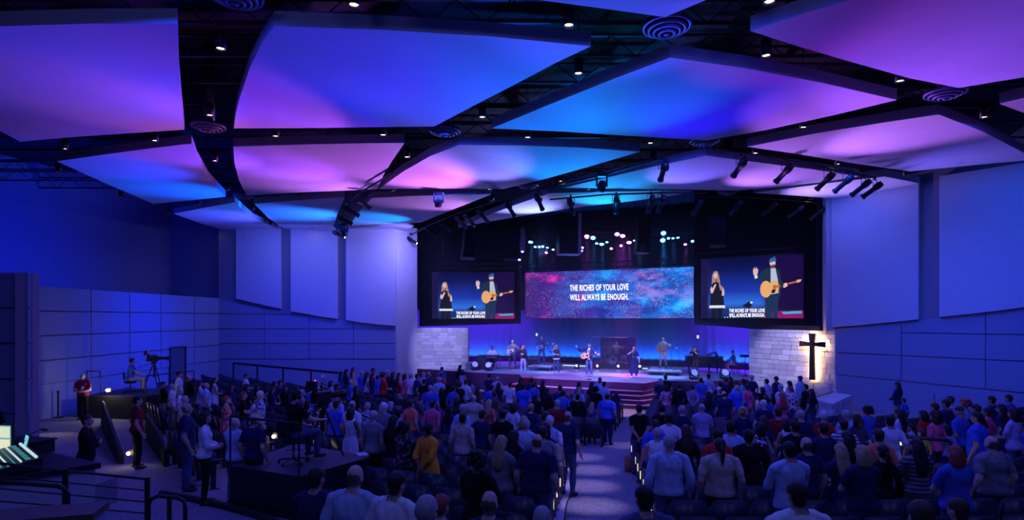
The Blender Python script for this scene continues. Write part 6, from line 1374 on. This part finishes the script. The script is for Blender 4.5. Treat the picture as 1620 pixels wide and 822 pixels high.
for (b, k), lst in rowp.items():
    d, e = bdir(b); s = BL[b][1] + SP * k + 0.30
    for i, p in enumerate(lst):
        if k == 99: x, y = (p['px'] - 810) / F * p['D'], p['D']
        else: q = d * s + e * p['j']; x, y = q.x, q.y
        z = rake(x, y); h = CZ - (p['py'] - HY) / F * y - z; h = min(max(h, p['h0'] - 0.13), p['h0'] + 0.15)
        sc_ = h / 1.75
        if ':' in p['c']:
            c1, kd_, c2 = p['c'].split(':'); c1 = c1.replace('_', ' '); m = pattern_cloth(kd_, c1, c2.replace('_', ' ')); cw = '%s %s' % (kd_, c1)
        else: cw = p['c'].replace('_', ' '); m = cloth(cw)
        low = cloth((p['low'] or rr.choice(LOWER)).replace('_', ' '))
        gar = [(p['g'], GN[p['g'][0]], m)]
        if p['g'][0] == 's': gar.append(('p', 'trousers', low))
        lab = 'person in %s %s, %s from left in %s row of %s seating' % (cw, GN[p['g'][0]], ordn(i), ordn(prow[(b, k)]) if k != 99 else '', b)
        if k == 99: lab = 'person in black shirt standing in the aisle with hands behind the back'
        elif p['ty'] == 'fb' and 'mustard' in p['c']: lab = 'person in mustard orange dress with hands clasped behind the back'
        elif p['px'] == 1420: lab = 'person in dark top standing alone against the right side wall'
        rz = -BL[b][0] + R(rr.uniform(-12, 12)) + (R(-6) if b == 'left' else 0)
        person(BD[TY[p['ty']]], (x, y, z), rz, h, gar, p['sk'], 'h' + p['hr'], p['hc'], lab, 'congregation standing between the seats')
print('PEOPLE', len(people))
# ------------------------------------------------------------------ camera platforms, rails, sound booth, small floor things
def rail_obj(name, pts, r, lab, posts=(), group=None, m=None, cat='railing'):
    o = empty(name, pts[0], 0, lab, cat, group); p0 = Vector(pts[0]); m = m or M['black']
    mb = MB(); mb.tube([Vector(p) - p0 for p in pts], r, 8); mb.build('top_rail', m, o, smooth=True)
    for a, b in posts: mb = MB(); mb.tube([Vector(a) - p0, Vector(b) - p0], r * 0.8, 8); mb.build('post', m, o)
    return o
def tripod_camera(loc, rz, h, lab_c, lab_t):
    t = empty('camera_tripod', loc, rz, lab_t, 'tripod', 'camera tripods')
    for i in range(3): a = 2 * math.pi * i / 3 + 0.5; mb = MB(); mb.tube([(0.05 * math.cos(a), 0.05 * math.sin(a), h - 0.1), (0.42 * math.cos(a), 0.42 * math.sin(a), 0.0)], [0.025, 0.016], 8); mb.build('leg', M['black'], t)
    mb = MB(); mb.tube([(0, 0, h * 0.5), (0, 0, h)], 0.03, 8); mb.box((0, 0, h), (0.14, 0.16, 0.1)); mb.build('head', M['black'], t); mb = MB(); mb.tube([(0.05, -0.05, h), (0.12, -0.55, h - 0.18)], 0.012, 6); mb.build('pan_handle', M['black'], t)
    c = empty('video_camera', Vector(loc) + Vector((0, 0, h + 0.05)), rz, lab_c, 'video camera', 'broadcast cameras')
    mb = MB(); mb.box((0, -0.05, 0.12), (0.15, 0.42, 0.22)); mb.build('camera_body', M['black'], c, bevel=0.02)
    mb = MB(); mb.lathe([(0.0, 0), (0.06, 0), (0.06, 0.30), (0.085, 0.32), (0.085, 0.42), (0.07, 0.42), (0, 0.38)], seg=14, mtx=Matrix.Translation((0, 0.14, 0.13)) @ Matrix.Rotation(R(-90), 4, 'X')); mb.build('lens_barrel', M['black'], c, smooth=True)
    mb = MB(); mb.box((0.0, -0.30, 0.36), (0.26, 0.06, 0.18), rx=R(-15)); mb.box((0, -0.2, 0.26), (0.03, 0.1, 0.1)); mb.build('viewfinder', M['black'], c)
    mb = MB(); mb.box((0, 0.0, 0.27), (0.03, 0.22, 0.03)); mb.build('carry_handle', M['black'], c)
    mb = MB(); mb.ball((0.0, -0.20, 0.46), 0.012, 8, 6); mb.build('tally_lamp', emat('tally_red', (1, 0.05, 0.02), 6) if 'tally_red' not in bpy.data.materials else bpy.data.materials['tally_red'], c)
def swivel_stool(loc, lab, h=0.42, rz=0):
    s = empty('swivel_stool', loc, rz, lab, 'stool', 'camera operators\' stools'); mb = MB(); mb.lathe([(0.0, h - 0.03), (0.19, h - 0.03), (0.21, h), (0.19, h + 0.04), (0.0, h + 0.05)], seg=20); mb.build('seat', M['black'], s, smooth=True)
    mb = MB(); mb.tube([(0, 0, 0.08), (0, 0, h)], 0.028, 10); mb.build('column', M['metal'], s)
    for i in range(5):
        a = 2 * math.pi * i / 5; mb = MB(); mb.tube([(0, 0, 0.10), (0.28 * math.cos(a), 0.28 * math.sin(a), 0.06)], [0.025, 0.015], 6); mb.ball((0.28 * math.cos(a), 0.28 * math.sin(a), 0.03), 0.03, 8, 6); mb.build('base_arm', M['black'], s)
    mb = MB(); mb.tube([(0.19 * math.cos(t), 0.19 * math.sin(t), 0.22) for t in [2 * math.pi * i / 18 for i in range(18)]], 0.012, 6, closed=True); mb.build('foot_ring', M['metal'], s)
    mb = MB(); mb.box((0, -0.22, h + 0.28), (0.36, 0.05, 0.26)); mb.box((0, -0.2, h + 0.1), (0.05, 0.03, 0.25)); mb.build('back_pad', M['black'], s)
def headset(o, B, lab):
    h = empty('headset', o.location, 0, lab, 'headset', 'camera operators\' headsets'); h.matrix_basis = o.matrix_basis @ B.hm
    mb = MB(); mb.tube([(0.105 * math.cos(t), 0.0, 1.62 + 0.145 * math.sin(t)) for t in [math.pi * i / 12 for i in range(13)]], 0.012, 6); mb.build('band', M['black'], h)
    for s in (-1, 1): mb = MB(); mb.lathe([(0, 0), (0.04, 0), (0.04, 0.03), (0, 0.035)], seg=12, mtx=Matrix.Translation((0.088 * s, 0, 1.615)) @ Matrix.Rotation(R(90 * s), 4, 'Y')); mb.build('ear_cup', M['black'], h)
    mb = MB(); mb.tube([(-0.10, 0.02, 1.60), (-0.08, 0.10, 1.565), (-0.03, 0.125, 1.56)], 0.006, 6); mb.build('mic_boom', M['black'], h)
BO = make_body('operator', 'm', {1: ((0.22, 0.42, 1.18), (0.8, -0.5, -0.5), (-0.1, 0.95, 0.1)), -1: ((-0.16, 0.34, 1.05), (-0.8, -0.5, -0.4), (0.3, 0.9, -0.2))}, legs='sit', seat=0.46, lean=4)
# platform with seated camera operator, centre left
PZ = 1.45; mb = MB(); mb.prism(PLAT, 0.0, PZ, 0, 1); pf = mb.build('camera_platform', [mat('platform_top', (0.03, 0.03, 0.045), 0.6), M['black']], label='black camera platform standing among the left seats', category='platform')
a, b = Vector((*PLAT[0], PZ)), Vector((*PLAT[1], PZ)); up = Vector((0, 0, 0.92))
g = rail_obj('platform_rail', [a + up, (a + b) / 2 + up, b + up], 0.022, 'thin black guard rail on the camera platform among the seats', [(a, a + up), (b, b + up)], 'platform guard rails')
o = person(BO, (-4.15, 11.05, PZ), R(-38), 1.76, [('ss', 'shirt', cloth('black')), ('p', 'trousers', cloth('denim'))], 0, 'hshort', 'dark', 'person in black shirt and jeans seated on a stool on the camera platform', 'camera crew')
headset(o, BO, 'black headset on the person seated on the camera platform')
swivel_stool((-4.15, 11.05, PZ), 'black swivel stool on the camera platform among the seats', rz=R(-38))
tripod_camera((-3.75, 11.55, PZ), R(-30), 1.02, 'black video camera in front of the person on the camera platform', 'black tripod on the camera platform among the seats')
p = onz(573, 719, PZ); mb = MB(); mb.box((0, 0, 0.012), (0.2, 0.28, 0.02)); r = mb.build('notebook', cloth('white'), loc=p, rz=R(30), label='white paper pad at the corner of the camera platform', category='paper'); mb = MB(); mb.tube([(-0.09, 0.13, 0.022), (0.09, 0.13, 0.022)], 0.008, 6); mb.build('binding', M['metal'], r)
# raised platform by the left wall
q0 = Vector((-15.4, 23.5, 1.2)); PL2 = [(-16.6, 22.4), (-14.1, 22.4), (-13.4, 24.9), (-16.6, 24.9)]
mb = MB(); mb.prism(PL2, 0.0, 1.2, 0, 1); mb.build('camera_platform', [bpy.data.materials['platform_top'], M['black']], label='raised black camera platform beside the left wall', category='platform')
o = person(BO, (-15.35, 23.4, 1.2), R(-50), 1.76, [('ss', 'shirt', cloth('blue')), ('p', 'trousers', cloth('beige'))], 0, 'hshort', 'dark', 'person in blue shirt and pale trousers seated at a camera by the left wall', 'camera crew', shoes=M['shoe'])
headset(o, BO, 'black headset on the person in blue shirt by the left wall')
swivel_stool((-15.35, 23.4, 1.2), 'black swivel stool on the raised platform by the left wall', rz=R(-50))
tripod_camera((-14.62, 23.75, 1.2), R(-72), 1.18, 'black video camera on the raised platform by the left wall', 'black tripod on the raised platform by the left wall')
r0 = Vector((-16.45, 22.5, 1.2)); u9 = Vector((0, 0, 0.95))
rail_obj('platform_rail', [r0 + u9, r0 + Vector((0.5, 0.0, 0.95)), r0 + Vector((0.55, 0, 0.0))], 0.025, 'short black hoop rail at the end of the left wall platform', [(r0, r0 + u9)], 'platform guard rails')
r1 = Vector((-14.2, 22.55, 1.2)); rail_obj('platform_rail', [r1 + u9 * 0.8, Vector((-13.5, 24.7, 1.96))], 0.022, 'black guard rail beside the camera on the left wall platform', [(r1, r1 + u9 * 0.8), (Vector((-13.5, 24.7, 1.2)), Vector((-13.5, 24.7, 1.96)))], 'platform guard rails')
M['star'] = emat('bright_lamp', (1.0, 0.92, 0.75), 60.0)
def small_lamp(px, py, D, lab, r=0.05, power=6, m=None):
    p = P(px, py, D); o = empty('wall_lamp', p, 0, lab, 'lamp', 'small aisle lamps'); mb = MB(); mb.ball((0, 0, 0), r, 12, 8); mb.build('bulb', m or M['star'], o, smooth=True)
    mb = MB(); mb.box((0, 0.07 + r, 0), (0.12, 0.06, 0.16)); mb.build('bracket', M['black'], o); point('lamp_light', p + Vector((0, -r - 0.08, 0)), (1.0, 0.85, 0.6), power, 0.03)
small_lamp(170, 617, 22.25, 'bright lamp on the end of the left wall platform', 0.055, 14)
small_lamp(50, 664, 21.0, 'small lamp low on the left wall', 0.035, 3)
# sloping parapets beside the steps
def parapet(pts, th, lab):
    o = MB(); ps = [Vector(p) for p in pts]
    d = (ps[-1] - ps[0]); n = Vector((d.y, -d.x, 0)).normalized() * th
    poly = ps + [Vector((p.x, p.y, 0.0)) for p in reversed(ps)]
    o.extr(poly, n); x = o.build('step_parapet', M['blackwall'], label=lab, category='parapet', group='dark parapets beside the steps')
    mb = MB(); mb.tube([p + n * 0.5 + Vector((0, 0, 0.03)) for p in ps], 0.035, 8); mb.build('hand_rail', M['black'], x)
parapet([P(166, 636, 21.0), P(178, 668, 17.5), P(196, 718, 14.8)], 0.12, 'dark sloping parapet running down beside the left aisle')
parapet([P(236, 656, 18.5), P(252, 680, 16.4), P(268, 712, 14.6)], 0.12, 'shorter dark sloping parapet left of the front seats')
small_lamp(203, 717, 14.4, 'warm step lamp at the foot of the sloping parapet', 0.045, 1.2, emat('warm_bulb', (1.0, 0.75, 0.4), 20))
small_lamp(433, 690, 14.6, 'warm step lamp between the left seats', 0.045, 4, bpy.data.materials['warm_bulb'])
# standing people in the left aisle
G9 = 'people standing in the left aisle'
def stander(px, py, h0, body, outfit, hr, hc, sk, rz, lab):
    D = 15.0
    for _ in range(30): D = 0.5 * D + 0.5 * (CZ - rake((px - 810) / F * D, D) - h0) * F / (py - HY)
    x = (px - 810) / F * D; return person(BD[body], (x, D, rake(x, D)), rz, h0, outfit, sk, hr, hc, lab, G9)
o = stander(131, 590, 1.76, 'm_front', [('ss', 'shirt', cloth('maroon')), ('p', 'trousers', cloth('black'))], 'hbald', 'brown', 0, R(-160), 'person in dark red shirt with a white badge standing by the left wall')
mb = MB(); mb.box((-0.05, 0.175, 1.22), (0.085, 0.006, 0.12)); inst('badge', mb.mesh('badge', cloth('white')), o); mb = MB(); mb.tube([(-0.05, 0.17, 1.28), (-0.04, 0.15, 1.40), (-0.07, 0.06, 1.46)], 0.004, 5); inst('lanyard', mb.mesh('lanyard', cloth('black')), o)
stander(217, 626, 1.78, 'm_side', [('ss', 'shirt', cloth('maroon')), ('p', 'trousers', cloth('black'))], 'hshort', 'dark', 1, R(-45), 'person in maroon shirt and black trousers standing beside the sloping parapet')
stander(137, 655, 1.70, 'm_fold', [('sl', 'shirt', cloth('black')), ('p', 'trousers', cloth('black'))], 'hshort', 'dark', 1, R(-60), 'person in black clothes standing right behind the sound booth')
p = onz(92, 660, rake(-16.5, 21)); s_ = empty('stanchion', p, 0, 'black stanchion post near the left wall', 'post'); mb = MB(); mb.lathe([(0.17, 0), (0.17, 0.02), (0.03, 0.04)], seg=18); mb.build('base', M['black'], s_); mb = MB(); mb.tube([(0, 0, 0.03), (0, 0, 0.98)], 0.032, 10); mb.lathe([(0.045, 0.94), (0.045, 1.02), (0, 1.03)], seg=12); mb.build('post', M['black'], s_)
# handrail in front of the left cross wall
pa, pb = Vector((-16.0, 33.4, 1.62)), Vector((-8.4, 28.6, 1.50)); nn = 4; ps = [pa + (pb - pa) * (i / nn) for i in range(nn + 1)]
rail_obj('ramp_rail', ps, 0.06, 'long dark handrail in front of the left wall', [(Vector((v.x, v.y, rake(v.x, v.y))), v) for v in ps])
# ------------------------------------------------------------------ sound booth
BT = 2.0; bp = [(-6.33, 8.83), (-8.15, 9.8), (-11.0, 9.8), (-11.0, 6.2), (-8.0, 6.9)]
booth = empty('sound_booth', (-8.5, 8.0, 0), 0, 'sound booth with dark counter at the lower left corner', 'booth'); off = Vector((8.5, -8.0))
sh2 = [(x + off.x, y + off.y) for x, y in bp]
mb = MB(); mb.prism(sh2, 0.6, BT - 0.08); mb.build('front_wall', M['wall'], booth)
cx, cy_ = sum(x for x, y in sh2) / 5, sum(y for x, y in sh2) / 5
mb = MB(); mb.prism([(cx + (x - cx) * 1.03, cy_ + (y - cy_) * 1.03) for x, y in sh2], BT - 0.08, BT); mb.build('counter_top', M['black'], booth)
mx = Vector((-7.55, 8.62, BT)); con = empty('mixing_console', mx, R(-42), 'lit mixing console on the sound booth counter', 'mixing console')
mb = MB(); mb.extr([(-0.75, -0.35, 0.02), (-0.75, 0.35, 0.02), (-0.75, 0.35, 0.20), (-0.75, -0.35, 0.06)], (1.5, 0, 0)); mb.build('console_body', M['black'], con)
cw = emat('fader_light', (0.65, 0.92, 1.0), 0.8); cg = emat('key_light', (0.10, 0.5, 0.6), 0.4)
tl = math.atan2(0.14, 0.7)
for nm, y0, m_, n, sz in (('fader_row', -0.30, cw, 18, (0.03, 0.022, 0.03)), ('button_row', -0.24, cg, 18, (0.05, 0.02, 0.008)), ('fader_row', -0.17, cw, 18, (0.02, 0.03, 0.02)), ('meter_row', -0.10, cg, 9, (0.12, 0.04, 0.008)), ('knob_row', -0.02, cw, 18, (0.018, 0.018, 0.02)),
                          ('button_row', 0.05, cg, 18, (0.05, 0.02, 0.008)), ('knob_row', 0.12, cw, 18, (0.02, 0.02, 0.02)), ('meter_row', 0.20, cg, 6, (0.16, 0.06, 0.008)), ('lamp_row', 0.29, cw, 18, (0.035, 0.03, 0.03))):
    mb = MB()
    for i in range(n): mb.box((-0.69 + 1.38 * (i + 0.5) / n, y0, 0.13 + y0 * 0.2 + 0.01), sz)
    mb.build(nm, m_, con)['kind'] = 'stuff'
mb = MB(); mb.box((0, 0, 0.16), (0.26, 0.03, 0.2), rx=R(-12)); r = mb.build('console_screen', M['black'], con, (-0.5, 0.36, 0.10)); mb = MB(); mb.box((0, -0.02, 0.16), (0.22, 0.01, 0.16), rx=R(-12)); mb.build('display', emat('cyan_display', (0.2, 0.75, 0.95), 0.8), r)
mo = empty('monitor', P(3, 694, 9.3), R(-10), 'monitor with pale windows at the left edge of the booth', 'monitor')
mb = MB(); mb.box((0, 0, 0.27), (0.42, 0.04, 0.46)); mb.build('case', M['black'], mo); mb = MB(); mb.box((0, 0, 0.02), (0.16, 0.16, 0.03)); mb.box((0, 0.02, 0.06), (0.05, 0.03, 0.1)); mb.build('stand', M['black'], mo)
mb = MB(); mb.box((0, -0.022, 0.29), (0.39, 0.006, 0.40)); dsp = mb.build('display', emat('monitor_teal', (0.25, 0.55, 0.60), 0.8), mo)
for z0, z1, c in ((0.30, 0.47, (0.75, 0.85, 0.62)), (0.11, 0.27, (0.85, 0.88, 0.62))): mb = MB(); mb.box((0.02, -0.027, (z0 + z1) / 2), (0.32, 0.004, z1 - z0)); mb.build('window', emat('window_%d' % int(z0 * 100), c, 0.9), dsp)
mo.location.z = BT
dk = empty('desk_shelf', (-8.4, 9.45, BT), R(-15), 'dark shelf box beside the monitor on the booth counter', 'shelf'); mb = MB(); mb.box((0.4, 0.2, 0.10), (0.75, 0.35, 0.2)); mb.build('box', M['black'], dk); mb = MB(); mb.box((0.4, 0.2, 0.21), (0.8, 0.4, 0.02)); mb.build('top', M['steel'], dk)
mb = MB(); mb.tube([(0, 0, 0), (0, 0.02, 0.22), (0.05, 0.05, 0.34), (0.2, 0.12, 0.42)], 0.008, 6); gk = mb.build('gooseneck_lamp', M['black'], loc=(-7.75, 9.2, BT), label='thin black gooseneck on the booth counter', category='gooseneck'); mb = MB(); mb.tube([(0.2, 0.12, 0.42), (0.27, 0.16, 0.40)], 0.02, 8); mb.build('lamp_head', M['black'], gk)
person(BD['m_front'], (-9.2, 10.3, 1.16), R(-25), 1.72, [('ss', 'shirt', cloth('black')), ('p', 'trousers', cloth('black'))], 0, 'hbald', 'brown', 'person in black behind the monitor at the left edge', G9)
mb = MB(); mb.prism([(-11, 9.95), (-7.6, 9.95), (-7.6, 11.2), (-11, 11.2)], 0.4, 1.16); mb.build('trim_booth_step', M['carpet'], kind='structure')
# rails in front of the booth
def P3(px, py, D): return P(px, py, D)
D9 = 6.6
top = [P3(-30, 729, D9 - 0.5), P3(103, 744, D9), P3(233, 757.5, D9 + 0.3)]
cr9 = empty('cable_rail', top[1], 0, 'black rail with horizontal bars in front of the sound booth', 'railing')
for k in range(6):
    pts = [v - top[1] - Vector((0, 0, 0.135 * k)) for v in top]; mb = MB(); mb.tube(pts, 0.016 if k == 0 else 0.009, 6); mb.build('bar', M['black'], cr9)
for v in top[1:]: mb = MB(); mb.box((v.x - top[1].x, v.y - top[1].y, v.z - top[1].z - 0.55), (0.05, 0.03, 1.14)); mb.build('post', M['black'], cr9)
def hoop(pts, r, lab):
    ps = [P3(*p) for p in pts]; o = empty('hand_rail', ps[0], 0, lab, 'handrail', 'near handrails'); mb = MB(); mb.tube([v - ps[0] for v in ps], r, 10); mb.build('tube', M['black'], o, smooth=True); return o, ps
o, ps = hoop([(-30, 761, 5.4), (40, 764, 5.5), (92, 768, 5.6), (101, 772, 5.6), (106, 780, 5.6), (107, 795, 5.6), (107, 900, 5.6)], 0.024, 'thick black handrail bending down at the lower left')
o, ps = hoop([(234, 900, 6.2), (235, 800, 6.2), (239, 789, 6.2), (250, 784, 6.2), (282, 787, 6.3), (291, 792, 6.3), (293, 802, 6.3), (293, 900, 6.3)], 0.022, 'black loop handrail at the bottom left')
mb = MB(); v = P3(268, 786, 6.25) - ps[0]; mb.tube([v, v - Vector((0, 0, 0.8))], 0.024, 8); mb.build('post', M['black'], o)
M['capwood'] = mat('wood_cap', (0.12, 0.075, 0.06), 0.5, noise=0.15, scale=5)
v0, v1 = P3(-60, 806, 5.0), P3(172, 816, 5.3); d = v1 - v0
hw = empty('half_wall', (v0.x, v0.y, 0), math.atan2(d.y, d.x), 'low wall with a wooden cap at the bottom left corner', 'half wall'); Lh = d.length
mb = MB(); mb.box((Lh / 2, -0.25, v0.z / 2), (Lh, 0.3, v0.z - 0.05)); mb.build('wall_body', M['wall_low'], hw); mb = MB(); mb.box((Lh / 2, -0.25, v0.z - 0.03), (Lh + 0.04, 0.36, 0.06)); mb.build('cap', M['capwood'], hw)
# curved dark kerb on the carpet, lower left
kp = [(255, 776), (300, 783), (350, 794), (400, 807), (440, 822), (470, 838)]
mb = MB(); pts = []
for x, y in kp:
    v = onz(x, y, 0.75)
    for _ in range(5): v = onz(x, y, rake(v.x, v.y) + 0.10)
    pts.append(v - Vector((0, 0, 0.06)))
mb.tube(pts, 0.075, 8); mb.build('trim_kerb', M['black'], kind='structure')
# aisle: pale strip, cable, waste basket, floor disc
strip = []
mb = MB(); ys = [6.5 + 0.5 * i for i in range(19)]
for y in ys: l = aisle(y)[0]; mb.v += [(l - 0.30, y, rake(l, y) + 0.006), (l + 0.10, y, rake(l, y) + 0.012)]
for i in range(len(ys) - 1): mb.f.append((2 * i, 2 * i + 1, 2 * i + 3, 2 * i + 2)); mb.mi.append(0)
mb.build('trim_aisle', M['conc'], kind='structure')
mb = MB(); mb.tube([Vector((aisle(y)[0] + 0.12 + 0.03 * math.sin(y * 2.1), y, rake(aisle(y)[0], y) + 0.02)) for y in ys], 0.012, 6); cb = mb.build('cable', M['black'], smooth=True, label='black cable lying along the left edge of the aisle', category='cable')
pb_ = onz(995, 745, 0.35)
for _ in range(5): pb_ = onz(995, 745, rake(pb_.x, pb_.y))
bk_ = empty('waste_basket', pb_, 0, 'woven brown basket standing at the right edge of the aisle', 'basket'); M['wicker'] = mat('wicker', (0.42, 0.20, 0.09), 0.8, noise=0.35, scale=45, bump=0.6)
mb = MB(); mb.lathe([(0.0, 0.01), (0.10, 0.0), (0.125, 0.18), (0.135, 0.34), (0.12, 0.34), (0.09, 0.02)], seg=22); mb.build('woven_side', M['wicker'], bk_, smooth=True)
for z_, rr_ in ((0.34, 0.13), (0.12, 0.118)): mb = MB(); mb.tube([(rr_ * math.cos(t), rr_ * math.sin(t), z_) for t in [2 * math.pi * i / 22 for i in range(22)]], 0.012, 6, closed=True); mb.build('rim', M['wicker'], bk_)
fd_ = onz(862, 706, 0.3)
for _ in range(5): fd_ = onz(862, 706, rake(fd_.x, fd_.y))
fb_ = empty('floor_box', fd_, 0, 'flat round black disc on the carpet at the aisle corner', 'floor disc'); mb = MB(); mb.lathe([(0.22, 0.0), (0.22, 0.03), (0.16, 0.05), (0, 0.05)], seg=22); mb.build('disc', M['black'], fb_); mb = MB(); mb.lathe([(0.12, 0.05), (0.12, 0.07), (0, 0.07)], seg=18); mb.build('cover', M['metal'], fb_)
ra, rb = P(1408, 688, 12.2), P(1503, 697, 11.6)
rail_obj('aisle_rail', [ra, (ra + rb) / 2, rb], 0.035, 'short black rail among the seats at the right', [(Vector((v.x, v.y, rake(v.x, v.y))), v) for v in (ra, rb)])
small_lamp(1425, 701, 11.4, 'small warm lamp below the rail at the right', 0.03, 1.5, bpy.data.materials['warm_bulb'])
# phone held up, and a sheet-white kiosk before the stage
ph = P(489.5, 606.5, 15.9); pho = empty('phone', ph, R(-20), 'phone with lit screen held up among the left seats', 'phone'); mb = MB(); mb.box((0, 0, 0), (0.16, 0.01, 0.09)); mb.build('case', M['black'], pho); mb = MB(); mb.box((0, -0.007, 0), (0.145, 0.004, 0.075)); mb.build('display', emat('phone_screen', (0.45, 0.95, 0.75), 1.2), pho)
tb = onz(765, 645, 0.05); tbo = empty('front_table', (tb.x, tb.y + 1.0, 0), R(-25), 'small white covered table in front of the stage', 'table'); mb = MB(); mb.box((0, 0, 0.72), (0.75, 0.55, 0.04)); mb.build('table_top', cloth('white'), tbo); mb = MB(); mb.box((0, 0, 0.36), (0.70, 0.50, 0.70), taper=0.98); mb.build('table_cover', cloth('white'), tbo)
# carpet pools from the ceiling downlights, aisle lamps
for i, (x, y, w) in enumerate([(1.3, 9.6, 2600), (1.55, 11.3, 2600), (1.7, 13.0, 2400), (2.0, 14.8, 2200), (1.9, 16.6, 1900), (3.6, 18.6, 1400)]):
    spot('aisle_down_%d' % i, (x, y, CEIL - 0.2), (x, y, 0), (0.66, 0.50, 1.0), w, 11, 1.0, 0.05)
spot('front_floor', (5.0, 21.0, CEIL - 0.3), (4.9, 26.0, 0.0), (1.0, 0.60, 0.90), 5500, 14, 0.7, 0.08)
for i, (px, py, w) in enumerate([(85, 686, 26), (165, 668, 12), (215, 742, 10), (285, 760, 5)]):
    v = onz(px, py, 0.5); spot('left_pool_%d' % i, (v.x - 0.4, v.y + 0.9, 0.95 + rake(v.x, v.y)), (v.x, v.y - 0.1, rake(v.x, v.y)), (1.0, 0.78, 0.52), w, 80, 0.9, 0.04)
# thin haze in the air over the stage
hz = MB(); hz.prism([(-6.8, 36.6), (0.2, 29.5), (7.0, 26.6), (14.0, 26.6), (17.2, 33.0), (12.2, 37.2), (0.4, 42.6), (-6.8, 41.4)], ST + 0.02, CEIL + 0.6)
hm_ = bpy.data.materials.new('stage_haze'); hm_.use_nodes = True; nt = hm_.node_tree; nt.nodes.remove(nt.nodes['Principled BSDF'])
vsn = nt.nodes.new('ShaderNodeVolumeScatter'); vsn.inputs['Density'].default_value = 0.011; vsn.inputs['Anisotropy'].default_value = 0.35; vsn.inputs['Color'].default_value = (0.9, 0.9, 1.0, 1)
nt.links.new(vsn.outputs[0], nt.nodes['Material Output'].inputs['Volume'])
hz.build('stage_haze', hm_, label='thin haze hanging in the air over the stage', category='haze', kind='stuff')
